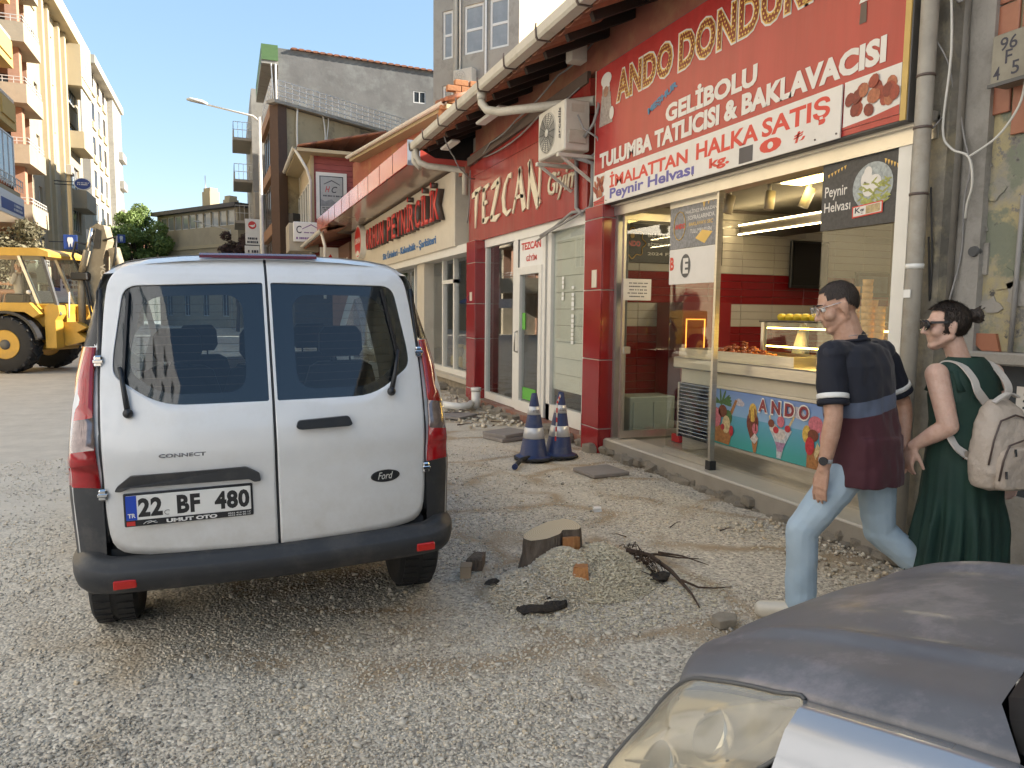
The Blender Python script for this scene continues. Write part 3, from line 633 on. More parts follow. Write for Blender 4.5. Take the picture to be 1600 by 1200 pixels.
b = B(); b.tube([(2.62, 31.3, 8.05), (3.1, 31.5, 7.3), (3.25, 31.7, 6.9), (3.25, 31.8, 3.6)], .06); b.obj('downpipe', M_white_pvc, t)
b = B(); b.tube([(5.1, 31.6, 7.9), (5.9, 31.85, 6.3)], .05); b.obj('downpipe', M_cream, t)
s = thing('window_poster', 'grey and white poster with a roof outline in the bay window of the red house', 'poster', (4.1, 31.9, 6.3))
b = B(); b.box(3.68, 4.57, 31.85, 31.865, 5.58, 7.12); b.obj('sheet', mat('poster_pale', (.40, .42, .43), .4), s)
Mp = plane_M((3.66, 31.845, 5.6), (1, 0, 0), (0, 0, 1))
place('lettering', text_mesh('H', mat('poster_red', (.45, .05, .05), .5, var=0), .2, .24, shear=.3, bold=.01), s, Mp @ Matrix.Translation((.2, .9, 0)))
place('lettering', text_mesh('C', M_ink, .24, .26, shear=.3, bold=.01), s, Mp @ Matrix.Translation((.46, .88, 0)))
b = B(Mp); strokes(b, .1, .85, .7, .8, 1, 4); b.poly([(.15, 1.2, 0), (.47, 1.36, 0), (.8, 1.2, 0), (.8, 1.23, 0), (.47, 1.4, 0), (.15, 1.23, 0)]); strokes(b, .08, .86, .04, .3, 3, 41); b.obj('print', M_ink, s)
b = B(Mp); b.poly([(.02, .32, 0), (.92, .32, 0), (.92, .55, 0), (.6, .5, 0), (.45, .62, 0), (.2, .52, 0), (.02, .6, 0)]); b.obj('picture', mat('poster_grey', (.25, .28, .31), .5, var=.3, scale=6), s)
s = thing('balcony_sign', 'white agency sign on the front of the boxed balcony of the red house', 'sign', (2.8, 31, 4.6))
b = B(); b.box(2.35, 3.5, 31.2, 33, 4.0, 5.1); b.obj('box', M_pale_pl, t).name = 'balcony'
b = B(); b.box(2.5, 3.62, 31.1, 31.18, 4.35, 5.15, bev=.03); b.obj('board', M_white, s)
Mp = plane_M((2.5, 31.095, 4.35), (1, 0, 0), (0, 0, 1)); b = B(Mp); strokes(b, .1, 1.0, .08, .22, 1, 14); strokes(b, .35, 1.05, .34, .42, 1, 15); b.poly([(.35, .5, 0), (.7, .68, 0), (1.05, .5, 0), (1.05, .53, 0), (.7, .72, 0), (.35, .53, 0)]); b.obj('print', mat('sign_purple', (.2, .08, .25), .5, var=0), s)
place('lettering', text_mesh('C', M_ink, .2, .3, bold=.01), s, Mp @ Matrix.Translation((.12, .34, 0)))

# tall building turned to the street, behind the shop roofs
d2 = Vector((sin(radians(-37)), cos(radians(-37)), 0)); n2 = Vector((-d2.y, d2.x, 0)); cor = Vector((11.3, 29.0, 0))
t = thing('tower_building', 'tall building above the shop eaves, grey window side and bright cream side wall', 'building', cor)
F = FR(cor, d2, n2); holes = []
for k in range(6):
    z = 3.2 + 3.1 * k
    holes += [(.5, 1.45, z, z + 2.0), (1.75, 2.75, z, z + 2.0), (3.35, 3.9, z, z + 2.0)]
b = B(F); wall(b, 0, 4.4, 0, 21.5, holes, .18); b.poly([(4.4, 0, 0), (4.4, -9, 0), (4.4, -9, 21.5), (4.4, 0, 21.5)]); b.poly([(0, 0, 21.5), (4.4, 0, 21.5), (4.4, -14, 21.5), (0, -14, 21.5)]); b.obj('wall', M_grey_pl, t)
for h_ in holes: window(t, F, *h_, -.12, cols=1, rows=2, glass=M_blind_glass, fw=.1)
b = B(F); b.poly([(0, 0, 0), (0, -16, 0), (0, -16, 21.5), (0, 0, 21.5)]); b.poly([(0, -16, 0), (4.4, -16, 0), (4.4, -16, 21.5), (0, -16, 21.5)]); b.obj('side_wall', mat('cream_side', (0.55, 0.45, 0.28), .85, var=.1, dirt=(.66, .58, .4), dscale=.7, damt=.5), t)
b = B(F); b.tube([(3.1, .12, 0), (3.1, .12, 21)], .1); b.obj('downpipe', M_pale_pl, t)
b = B(F); b.tube([(1.58, .08, 0), (1.58, .08, 21)], .05); b.tube([(2.9, .08, 11), (2.9, .08, 21)], .04); b.obj('downpipe', M_white_pvc, t)
def ac_unit(name, label, F, a, c, z, w=.8, d=.3, h=.55, lod=1, brand=False, group=None):
    s = thing(name, label, 'air conditioner', F @ Vector((a, c, z)), group=group)
    b = B(F); b.box(a, a + w, c, c + d, z, z + h, bev=.015); b.obj('casing', M_ac, s)
    fx = a + w * .63
    b = B(F); b.lathe([(h * .40, c + d - .01), (h * .42, c + d + .004), (h * .40, c + d + .008)], (fx, 0, z + h * .5), 28, 'Y'); b.obj('fan_ring', M_ac, s)
    b = B(F); b.lathe([(.0, c + d + .002), (h * .395, c + d + .002)], (fx, 0, z + h * .5), 28, 'Y'); b.obj('fan_opening', M_black, s)
    b = B(F)
    for k in range(3 if lod == 1 else 9):
        r = h * .39 * (k + 1) / (3 if lod == 1 else 9); b.tube([(fx + r * cos(q), c + d + .012, z + h * .5 + r * sin(q)) for q in np.linspace(0, 2 * pi, 25)], .003, 4)
    for q in range(8 if lod == 1 else 14): an = q * 2 * pi / (8 if lod == 1 else 14); b.tube([(fx + .04 * cos(an), c + d + .012, z + h * .5 + .04 * sin(an)), (fx + h * .4 * cos(an), c + d + .012, z + h * .5 + h * .4 * sin(an))], .003, 4)
    b.obj('fan_grille', M_dkgrey, s)
    b = B(F); b.lathe([(0.0, c + d + .02), (.045, c + d + .018), (.05, c + d + .008)], (fx, 0, z + h * .5), 16, 'Y'); b.obj('fan_hub', M_ac, s)
    return s
M_ac = mat('ac_casing', (0.58, 0.55, 0.48), 0.45, var=.1, dirt=(.35, .32, .26), damt=.4)
M_dkgrey = mat('dark_grey_metal', (0.09, 0.09, 0.09), 0.5, var=.2)
ac_unit('air_conditioner', 'white air conditioner box on the tall building between its windows', F, 2.05, .05, 11.1, .95, .38, .7)

# brick stub between roofs
t = thing('chimney', 'broken stub of orange brick wall showing above the shop gutter', 'chimney', (7.6, 21, 0))
M_brick = mat('orange_brick', (0.48, 0.22, 0.10), .9, var=.25, scale=14)
bm_ = B(); bm_.box(-.2, .2, -.09, .09, -.08, .08, bev=.012); bm_ = bm_.mesh('brick', M_brick)
R = random.Random(5)
for r in range(9):
    for k in range(4):
        if r > 5 and R.random() < .25 * (r - 5): continue
        place('brick', bm_, t, Matrix.Translation((6.0 + k * .42 + (r % 2) * .2 + R.uniform(-.02, .02), 21 + R.uniform(-.02, .02), 6.75 + r * .175)))
b = B(); b.box(5.85, 7.5, 21.06, 21.5, 5.0, 7.45); b.obj('core', M_brick, t)

# ------------------------------------------------------------------ street lamps
def lamp(name, label, x, y, H, reach, dz, group):
    s = thing(name, label, 'street lamp', (x, y, 0), group=group)
    b = B(); b.tube([(x, y, 0), (x, y, H * .55), (x, y, H)], [.085, .07, .05], 10); b.obj('pole', M_railing, s)
    b = B(); b.tube([(x, y, H - .15), (x - reach * .12, y, H + dz * .05), (x - reach, y, H + dz)], [.04, .035, .03], 8); b.obj('arm', M_railing, s)
    b = B(); b.loft([[(x - reach + u, y + yy, H + dz + zz - u * dz / reach) for yy, zz in ((-w, 0), (w, 0), (w * .8, hh), (-w * .8, hh))] for u, w, hh in ((.06, .04, .05), (-.1, .12, .1), (-.5, .13, .09), (-.62, .07, .04))]); b.obj('lamp_head', mat('lamp_grey', (.55, .56, .55), .4), s)
lamp('street_lamp', 'street lamp on tall pole with its arm reaching left over the street, nearer one', 1.2, 28.5, 8.45, 1.75, .25, 'street lamps')
lamp('street_lamp', 'farther small street lamp in front of the beige office building', 0.3, 66, 8.2, 2.2, .4, 'street lamps')

# ------------------------------------------------------------------ trees
def leaf_mat(name, a, b_, tr=.25):
    m = bpy.data.materials.new(name); m.use_nodes = True; t = m.node_tree; p = t.nodes['Principled BSDF']; L = t.links.new
    g = N(t, 'Attribute', attribute_name='tone'); r = N(t, 'ValToRGB'); r.color_ramp.elements[0].color = rgba(a); r.color_ramp.elements[1].color = rgba(b_)
    L(g.outputs['Fac'], r.inputs[0]); L(r.outputs[0], p.inputs['Base Color']); p.inputs['Roughness'].default_value = .6
    td = N(t, 'BsdfTranslucent'); L(r.outputs[0], td.inputs[0]); mx = N(t, 'MixShader'); mx.inputs[0].default_value = tr
    L(p.outputs[0], mx.inputs[1]); L(td.outputs[0], mx.inputs[2]); L(mx.outputs[0], t.nodes['Material Output'].inputs[0])
    return m
def foliage(name, clumps, n, size, m, parent, seed=1):
    R = np.random.default_rng(seed); ws = np.array([c[3] ** 2 for c in clumps]); ws /= ws.sum()
    pts, nor, tone = [], [], []
    for c, k in zip(clumps, (ws * n).astype(int)):
        d = R.normal(0, 1, (k, 3)); d /= np.linalg.norm(d, axis=1)[:, None]
        r = c[3] * R.uniform(.45, 1.05, k) ** .6
        pts.append(np.array(c[:3]) + d * r[:, None] * np.array((1, 1, .85))); nor.append(d + R.normal(0, .6, (k, 3))); tone.append(np.clip(R.normal(.5, .22, k) + R.normal(0, .12), 0, 1))
    P, Nn, T = np.concatenate(pts), np.concatenate(nor), np.concatenate(tone); k = len(P); Nn /= np.linalg.norm(Nn, axis=1)[:, None]
    u = np.cross(Nn, R.normal(0, 1, (k, 3))); u /= np.linalg.norm(u, axis=1)[:, None]; w = np.cross(Nn, u); s = size * R.uniform(.6, 1.3, k)
    V = np.stack([P - u * s[:, None], P + w * (s * .45)[:, None], P + u * s[:, None], P - w * (s * .45)[:, None]], 1).reshape(-1, 3)
    me = bpy.data.meshes.new(name); me.vertices.add(4 * k); me.vertices.foreach_set('co', V.ravel()); me.loops.add(4 * k); me.loops.foreach_set('vertex_index', np.arange(4 * k, dtype=np.int32))
    me.polygons.add(k); me.polygons.foreach_set('loop_start', np.arange(0, 4 * k, 4, dtype=np.int32)); a = me.attributes.new('tone', 'FLOAT', 'POINT'); a.data.foreach_set('value', np.repeat(T, 4).astype(np.float32))
    me.update(); me.validate(); me.materials.append(m); return place(name, me, parent)
M_bark = mat('bark', (0.12, 0.09, 0.065), .9, var=.35, scale=12, bump=.6, bscale=25)
def tree(label, x, y, H, crown, n, leaf, m, seed, trunk=.28):
    s = thing('street_tree', label, 'tree', (x, y, 0)); R = random.Random(seed)
    b = B(); b.tube([(x, y, 0), (x + .1, y, H * .25), (x - .1, y + .1, H * .5), (x, y, H * .8)], [trunk, trunk * .8, trunk * .55, trunk * .2], 9)
    for c in crown: b.tube([(x, y, H * R.uniform(.25, .5)), ((x + c[0]) / 2, (y + c[1]) / 2, c[2] - c[3] * .5), (c[0], c[1], c[2])], [trunk * .4, trunk * .25, .03], 6)
    b.obj('trunk', M_bark, s); foliage('crown', crown, n, leaf, m, s, seed)
def crown(x, y, z, r, h, k, cr, seed):
    R = random.Random(seed); out = []
    for i in range(k):
        a = R.uniform(0, 2 * pi); q = sqrt(R.random()) * r; zz = R.uniform(-1, 1) * h * sqrt(max(0.05, 1 - (q / (r * 1.1)) ** 2)); out.append((x + q * cos(a), y + q * sin(a), z + zz, cr * R.uniform(.6, 1.2)))
    return out
tree('big green street tree standing beyond the pale apartment house', -8.0, 80, 11, crown(-7.8, 80, 7.7, 2.9, 3.9, 46, .9, 3), 14000, .17, leaf_mat('green_leaf', (.09, .14, .03), (.30, .40, .12)), 3)
tree('dusty olive coloured tree behind the digger cab at the left edge', -6.6, 27, 4.2, crown(-6.8, 27, 3.3, 1.5, 1.1, 18, .6, 9), 9000, .07, leaf_mat('olive_leaf', (.10, .09, .05), (.24, .21, .12)), 9, .12)
tree('dark purple leaved tree in front of the beige office building', 0.6, 58, 6.8, crown(0.7, 58, 5.6, 1.3, 1.6, 18, .6, 4), 5000, .11, leaf_mat('purple_leaf', (.045, .025, .025), (.10, .06, .05)), 4, .14)
# ------------------------------------------------------------------ row of shops on the right (facades face -X)
FS = lambda X: FR((X, 0, 0), (0, 1, 0), (-1, 0, 0))          # local: along Y, out towards the street, up
M_redgloss = mat('glossy_red_panel', (0.34, 0.04, 0.033), 0.18, var=0.22, scale=1.6, spec=0.6, stretch=(1, 5, .7), dirt=(0.28, 0.07, 0.05), dscale=1.2, damt=0.4)
M_redtile = mat('red_ceramic_tile', (0.27, 0.018, 0.02), 0.12, var=0.12, scale=3, spec=0.6)
M_grout = mat('light_grout', (0.55, 0.50, 0.45), 0.8)
M_creampanel = mat('cream_sign_panel', (0.62, 0.56, 0.46), 0.35, var=0.06, dirt=(.45, .4, .32), damt=.3)
M_shopglass = glass_mat('shop_glass', (0.90, 0.92, 0.91), 1.0, 0.01, 0.0)
M_letter_red = mat('red_letter', (0.60, 0.03, 0.025), 0.3, var=.05)
M_letter_side = mat('letter_side', (0.10, 0.07, 0.06), 0.4, var=.1)
M_cream_letter = mat('cream_letter', (0.72, 0.64, 0.48), 0.4, var=.05)
M_rubble = mat('rubble_stone', (0.30, 0.26, 0.205), 0.92, var=.3, scale=9, bump=.6, bscale=22)
M_floor = mat('shop_floor', (0.30, 0.27, 0.23), 0.3, var=.15)
M_marble = mat('marble_step', (0.52, 0.47, 0.39), 0.4, var=.12, scale=4, dirt=(.35, .3, .23), damt=.4)

# the shop house itself: walls and roof
t = thing('shop_building', 'low shop house with deep tiled eaves over three red and cream shop fronts', 'building', (4.2, 8, 0))
b = B(); b.box(4.25, 10.6, 12.86, 13.15, 0, 4.75); b.box(4.25, 10.6, 8.12, 8.3, 0, 4.75); b.box(4.25, 10.6, 3.2, 3.42, 0, 4.75); b.box(10.4, 10.6, 3.42, 25.2, 0, 4.75); b.obj('wall', M_concrete, t)
b = B(); b.box(4.2, 4.4, 3.42, 8.12, 2.86, 4.9); b.box(4.2, 4.4, 8.12, 12.86, 2.78, 4.9); b.obj('wall', M_redplaster, t)
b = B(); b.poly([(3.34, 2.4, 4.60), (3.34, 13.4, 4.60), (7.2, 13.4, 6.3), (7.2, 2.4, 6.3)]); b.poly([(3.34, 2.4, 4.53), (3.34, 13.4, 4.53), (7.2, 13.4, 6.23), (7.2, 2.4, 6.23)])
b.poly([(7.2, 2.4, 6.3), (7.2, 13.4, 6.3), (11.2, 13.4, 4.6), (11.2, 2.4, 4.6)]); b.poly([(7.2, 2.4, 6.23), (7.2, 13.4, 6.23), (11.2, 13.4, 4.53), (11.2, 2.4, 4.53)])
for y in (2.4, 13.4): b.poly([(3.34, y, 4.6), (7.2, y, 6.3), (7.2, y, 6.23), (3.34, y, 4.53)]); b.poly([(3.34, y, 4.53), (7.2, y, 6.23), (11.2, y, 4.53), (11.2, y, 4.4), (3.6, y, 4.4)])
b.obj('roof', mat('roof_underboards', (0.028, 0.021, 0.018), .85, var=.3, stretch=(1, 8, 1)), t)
rm = B(); rm.box(-.045, .045, -.04, .04, -.5, .5)
for k in range(19):
    y = 2.7 + k * .58; b = B(); b.beam((3.4, y, 4.50), (5.6, y, 5.47), .07, .1); b.obj('rafter', mat('rafter_wood', (0.04, 0.026, 0.02), .8) if k == 0 else bpy.data.materials['rafter_wood'], t)
tl = B(); 
for s_ in (0,):
    R0 = [(.0, .11 * cos(a), .055 * sin(a) + .0) for a in np.linspace(0, pi, 7)]; R1 = [(.46, .105 * cos(a), .055 * sin(a) + .2) for a in np.linspace(0, pi, 7)]
    R0i = [(.0, .098 * cos(a), .043 * sin(a) - .0) for a in np.linspace(pi, 0, 7)]; R1i = [(.46, .093 * cos(a), .043 * sin(a) + .2) for a in np.linspace(pi, 0, 7)]
    tl.loft([R0 + R0i, R1 + R1i])
tl = tl.mesh('roof_tile', M_rooftile)
for k in range(50): place('roof_tile', tl, t, Matrix.Translation((3.25 + random.uniform(-.012, .012), 2.6 + k * .217, 4.60 + random.uniform(-.006, .006))))
tl2 = B(); tl2.loft([[(.0, .115 * cos(a), -.05 * sin(a)) for a in np.linspace(0, pi, 7)], [(.46, .115 * cos(a), -.05 * sin(a) + .2) for a in np.linspace(0, pi, 7)]], closed=False, caps=False)
tl2.loft([[(.0, .115 * cos(a), -.05 * sin(a) - .014) for a in np.linspace(0, pi, 7)], [(.46, .115 * cos(a), -.05 * sin(a) + .186) for a in np.linspace(0, pi, 7)]], closed=False, caps=False)
tl2.loft([[(.0, .115 * cos(a), -.05 * sin(a) - .014) for a in np.linspace(0, pi, 7)], [(.0, .115 * cos(a), -.05 * sin(a)) for a in np.linspace(0, pi, 7)]], closed=False, caps=False)
tl2 = tl2.mesh('roof_tile', M_rooftile)
for k in range(50): place('roof_tile', tl2, t, Matrix.Translation((3.29 + random.uniform(-.012, .012), 2.7085 + k * .217, 4.545 + random.uniform(-.008, .008))))
# gutter: lengths of square profile with dark hooks
M_gutter = mat('gutter_plastic', (0.52, 0.48, 0.40), .45, var=.1, dirt=(.3, .27, .21), dscale=3, damt=.5)
ys = list(np.arange(2.6, 13.4, .98)) + [13.3]
for y0, y1 in zip(ys, ys[1:]):
    b = B(); prof = [(-.075, .13), (-.085, .12), (-.08, 0.03), (-.06, 0), (.055, 0), (.07, .02), (.07, .13), (.06, .13), (.06, .02), (.05, .012), (-.055, .012), (-.068, .035), (-.072, .12)]
    b.loft([[(3.2 + u, y, 4.49 + v) for u, v in prof] for y in (y0 + .004, y1 - .004)], smooth=False); b.obj('gutter_length', M_gutter, t)
for y in ys[1:-1]:
    b = B(); prof = [(-.095, .16), (-.1, .11), (-.092, .02), (-.07, -.012), (.08, -.012), (.08, 0.0), (-.062, 0.0), (-.08, .03), (-.088, .11), (-.085, .16)]
    b.loft([[(3.2 + u, y + d, 4.49 + v) for u, v in prof] for d in (-.012, .012)], smooth=False); b.obj('gutter_hook', M_letter_side, t)
b = B(); b.tube([(3.2, 9.55, 4.5), (3.2, 9.55, 4.36), (3.24, 9.45, 4.25), (3.34, 9.25, 4.19), (4.02, 7.86, 4.05)], .055, 12); b.tube([(3.2, 9.55, 4.5), (3.2, 9.55, 4.40)], .066, 12); b.obj('downpipe', M_gutter, t)
b = B(); b.tube([(3.2, 13.2, 4.5), (3.2, 13.2, 4.36), (3.25, 13.15, 4.25), (3.38, 13.1, 4.19), (4.0, 12.95, 4.14), (4.03, 12.94, 4.05), (4.03, 12.94, 3.7)], .055, 12); b.tube([(3.2, 13.36, 4.5), (3.2, 13.38, 4.3), (3.3, 13.3, 4.18)], .05, 10); b.obj('downpipe', M_gutter, t)
b = B(); b.box(4.02, 4.3, 12.86, 13.3, 4.08, 4.2); b.obj('ledge', M_redplaster, t)
for pts in ([(4.12, 12.8, 4.2), (4.0, 11.5, 4.32), (3.95, 10.2, 4.38), (4.0, 8.9, 4.62), (4.05, 8.0, 4.75)], [(4.1, 12.7, 4.3), (4.05, 11, 4.15), (4.05, 9.6, 4.3), (4.08, 8.4, 4.35)], [(3.4, 12.1, 4.5), (3.6, 12.2, 4.2), (3.8, 12.3, 3.98), (4.04, 12.4, 3.9)], [(4.05, 12.7, 4.1), (4.05, 12.72, 3.7), (4.06, 12.9, 3.2)]):
    p = [Vector(q) for q in pts]; pp = []
    for a, c in zip(p, p[1:]):
        for s_ in np.linspace(0, 1, 5)[:-1]: pp.append(a.lerp(c, s_) + Vector((0, 0, -.04 * sin(pi * s_))))
    b = B(); b.tube(pp + [p[-1]], .012, 5); b.obj('cable', M_cable, t)
b = B(); b.beam((4.1, 8.2, 4.42), (4.05, 12.8, 4.25), .05, .14); b.obj('fascia_board', mat('old_board', (.13, .09, .07), .8), t)
b = B(); b.box(3.55, 3.72, 9.9, 10.9, 4.42, 4.47, bev=.02); b.box(3.55, 3.72, 12.2, 12.9, 4.44, 4.49, bev=.02); b.obj('soffit_lamp', M_white_pvc, t)
b = B(); b.box(3.75, 3.95, 7.95, 8.12, 4.5, 4.72, bev=.01); b.obj('junction_box', M_ac, t)

# tile clad pillars
def pillar(label, y0, y1, x0=3.95, x1=4.2, top=2.83, base=-.03, seams=(0.27, 1.07, 1.87, 2.68)):
    s = thing('tiled_pillar', label, 'pillar', (x0 + .1, (y0 + y1) / 2, base), group='red tiled pillars')
    b = B(); b.box(x0 + .012, x1 + .1, y0 + .012, y1 - .012, base, top); b.obj('core', M_grout, s)
    zs = [base] + list(seams) + [top]; g = .006
    for za, zb in zip(zs, zs[1:]):
        b = B(); b.box(x0, x0 + .016, y0 + .0, y1 - .0, za + g, zb - g, bev=.003); b.obj('tile', M_redtile, s)
        b = B(); b.box(x0 + .017, x1 + .06, y0 - .004, y0 + .012, za + g, zb - g, bev=.003); b.obj('tile', M_redtile, s)
        b = B(); b.box(x0 + .017, x1 + .06, y1 - .012, y1 + .004, za + g, zb - g, bev=.003); b.obj('tile', M_redtile, s)
    return s
p1 = pillar('red tiled pillar right of the blue and white cones, nearest to the sweet shop glass', 7.5, 7.93)
p2 = pillar('red tiled pillar between the cheese shop window and the clothes shop, farther one', 12.1, 12.58, seams=(0.27, 1.15, 1.75, 2.45))
b = B(); b.tube([(4.28, 7.49, z) for z in (2.7, 2.0, 1.2)], .012, 6); b.obj('cable', M_cable, p1)
b = B(); b.box(3.944, 3.95, 7.6, 7.72, 1.9, 2.1); b.obj('sticker', M_creampanel, p1)
b = B(); b.box(3.944, 3.95, 12.25, 12.37, 1.8, 1.95); b.obj('sticker', M_creampanel, p2)

# ---- clothes shop
s = thing('shop_sign', 'red TEZCAN Giyim sign with raised cream letters above the clothes shop', 'sign', (4.1, 10.5, 3.4))
b = B(FS(4.2)); b.box(8.16, 12.86, 0, .12, 2.83, 3.98, bev=.008); b.obj('board', M_redgloss, s)
b = B(FS(4.2)); b.box(8.16, 12.86, 0, .1, 3.99, 4.4); b.obj('upper_board', M_redgloss, s)
def stroke(bld, pts, ws, d0=.0, d1=.022, ox=0, oy=0, sx=1, sy=1):
    L_, R_ = [], []
    for i, p in enumerate(pts):
        a = Vector(pts[max(i - 1, 0)]); c = Vector(pts[min(i + 1, len(pts) - 1)]); d = Vector(((c - a).x * sx, (c - a).y * sy)).normalized(); n_ = Vector((-d.y, d.x)) * ws[i] / 2
        q = Vector((p[0] * sx, p[1] * sy)); L_.append(q + n_); R_.append(q - n_)
    bld.prism([(v.x + ox, v.y + oy) for v in L_ + R_[::-1]], lambda u, v, w: (u, v, w), d0, d1)
GL = {'T': [([(-.05, .9), (.5, .97), (1.05, 1.04)], [.09, .11, .04]), ([(.55, .98), (.45, .5), (.38, -.08)], [.15, .12, .03])],
      'E': [([(.3, .98), (.2, .5), (.22, .0)], [.12, .12, .13]), ([(.1, .93), (.6, .97), (1, 1.02)], [.08, .09, .05]), ([(.2, .53), (.75, .56)], [.08, .06]), ([(.12, .05), (.6, .04), (1.02, .1)], [.09, .1, .03])],
      'Z': [([(.05, .88), (.5, .95), (1.0, 1.0)], [.05, .1, .1]), ([(.92, .96), (.45, .45), (.08, .04)], [.14, .12, .12]), ([(.05, .05), (.6, .0), (1.08, .08)], [.1, .1, .03])],
      'C': [([(1.0, .98), (.72, 1.0), (.4, .8), (.22, .48), (.3, .16), (.6, .02), (1.0, .1)], [.09, .05, .09, .13, .12, .08, .03])],
      'A': [([(.6, 1.04), (.3, .5), (-.02, -.02)], [.1, .06, .04]), ([(.52, 1.08), (.72, .5), (.95, -.02)], [.08, .13, .15]), ([(.15, .33), (.55, .36), (.9, .32)], [.03, .06, .05])],
      'N': [([(.2, 1.1), (.15, .5), (.05, -.04)], [.06, .07, .05]), ([(.12, 1.12), (.45, .5), (.85, -.05)], [.1, .15, .16]), ([(.95, 1.22), (.9, .5), (.84, -.04)], [.07, .06, .04])]}
y = 12.60
for ch, w in zip('TEZCAN', (.44, .36, .42, .44, .48, .50)):
    b = B(SHOP(4.078, y, 3.11))
    for pts, ws in GL[ch]: stroke(b, pts, ws, sx=w, sy=.58)
    b.obj('letter', M_cream_letter, s); y -= w + .085
shop_text('Giyim', 4.078, 9.30, 8.40, 3.08, 3.46, M_cream_letter, s, depth=.02, bold=.012, shear=.22)
b = B(FS(4.08)); b.tube([(8.42, .02, 3.9), (8.40, .03, 3.4), (8.38, .03, 2.9), (8.28, .02, 2.83), (8.2, .04, 2.8)], .025, 8); b.obj('cable_duct', M_cable, s)
t2 = thing('clothes_shop', 'white framed glazed front of the clothes shop with blinds and a narrow door', 'shop front', (4.2, 10.2, 0))
F = FS(4.15)
b = B(F)
for a0, a1 in ((12.08, 12.02), (10.74, 10.60), (10.60, 10.53), (9.60, 9.50), (9.42, 9.30), (8.30, 8.18), (8.02, 7.94)): b.box(a1, a0, -.06, .02, .12, 2.76)
b.box(7.94, 12.08, -.06, .03, 2.70, 2.84); b.box(10.74, 12.02, -.06, .02, .12, .24); b.box(8.02, 9.42, -.06, .02, .12, .34); b.box(10.53, 10.6, -.05, .03, .1, 2.7)
b.obj('frame', M_white_pvc, t2)
for q_ in ((10.74, 12.02, .24), (8.3, 9.3, .34)): b = B(F); b.box(q_[0], q_[1], -.03, -.02, q_[2], 2.7); b.obj('pane', M_shopglass, t2)
d = B(F); d.box(9.6, 9.7, -.05, .035, .1, 2.28); d.box(10.43, 10.53, -.05, .035, .1, 2.28); d.box(9.7, 10.43, -.05, .035, .1, .27); d.box(9.7, 10.43, -.05, .035, 2.17, 2.28); d = d.obj('door', M_white_pvc, t2)
b = B(F); b.box(9.7, 10.43, -.02, -.01, .27, 2.17); b.obj('door_pane', M_shopglass, d)
b = B(F); b.tube([(10.48, .04, 1.0), (10.48, .09, 1.02), (10.48, .09, 1.3), (10.48, .04, 1.32)], .014, 8); b.obj('handle', M_steel, d)
M_green = mat('green_sticker', (.12, .42, .06), .5, var=.1)
for q_ in ((10.28, 10.40, 1.35, 1.6), (9.85, 10.36, .3, .48)): b = B(F); b.box(q_[0], q_[1], -.008, -.003, q_[2], q_[3]); b.obj('sticker', M_green, d)
b = B(F); b.box(9.6, 10.53, -.06, .0, 2.28, 2.72); b.obj('transom_panel', M_white, t2)
shop_text('TEZCAN', 4.145, 10.44, 9.70, 2.53, 2.64, M_letter_red, t2, bold=.03); shop_text('GİYİM', 4.145, 10.25, 9.85, 2.36, 2.46, M_letter_red, t2, bold=.02)
b = B(FS(4.0)); b.box(7.94, 12.1, -.2, .02, .0, .11); b.obj('step', mat('red_step', (.24, .1, .07), .6, var=.2, dirt=(.35, .3, .24), damt=.5), t2)
b = B(F); sl_ = B()
for k in range(58): sl_.box(10.76, 12.0, -.13, -.105, .26 + k * .042, .29 + k * .042)
o = sl_.obj('blind_slats', mat('blind_grey', (.30, .29, .27), .6, var=.1), t2, kind='stuff')
for k in range(10):
    b = B(F); b.box(8.3, 9.3, -.06, -.04, .56 + k * .22, .56 + k * .22 + .214); b.obj('panel', mat('white_board', (.86, .82, .71), .5, var=.06) if k == 0 else bpy.data.materials['white_board'], t2)
b = B(SHOP(4.168, 8.62, 1.2) @ Matrix.Rotation(pi / 2, 4, 'Z')); strokes(b, 0, .75, 0, .12, 1, 31); strokes(b, .55, .95, .32, .42, 1, 33); b.obj('print', M_white, t2)
b = B(F); b.tube([(9.5, .1, 2.66), (9.0, .12, 2.72), (8.5, .1, 2.86), (8.1, .05, 2.84)], .02, 6); b.tube([(9.62, .1, 2.6), (9.1, .13, 2.69), (8.4, .1, 2.8), (8.0, .08, 2.88)], .015, 6); b.obj('cable', M_cable, t2)
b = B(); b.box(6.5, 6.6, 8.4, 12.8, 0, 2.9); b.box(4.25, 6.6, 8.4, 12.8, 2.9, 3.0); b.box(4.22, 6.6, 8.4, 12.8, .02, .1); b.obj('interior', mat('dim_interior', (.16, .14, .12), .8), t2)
for y_, w_ in ((11.6, .5), (9.3, .6)):
    b = B(); b.box(5.6, 6.1, y_, y_ + w_ + .6, .1, 1.9); b.obj('shelf', mat('shelf_wood', (.22, .15, .09), .7), t2)
F = FS(4.08)
a = ac_unit('air_conditioner', 'cream wall air conditioner with black fan grille above the clothes shop sign', F, 7.87, .12, 3.47, .78, .32, .57, lod=2)
place('lettering', text_mesh('arcelik', M_ink, .36, .07, shear=.2, bold=.02), a, plane_M((3.634, 7.98, 3.62), (0, 0, 1), (0, 1, 0)))
b = B(F); b.box(7.9, 7.96, .0, .5, 3.40, 3.44); b.box(8.52, 8.58, .0, .5, 3.40, 3.44); b.beam((7.93, .02, 3.12), (7.93, .45, 3.4), .03, .03); b.beam((8.55, .02, 3.12), (8.55, .45, 3.4), .03, .03); b.obj('bracket', M_ac, a)
b = B(F); b.box(7.862, 7.868, .2, .36, 3.9, 3.99); b.box(7.855, 7.868, .17, .4, 3.55, 3.7, bev=.01); b.obj('service_cover', M_gutter, a)
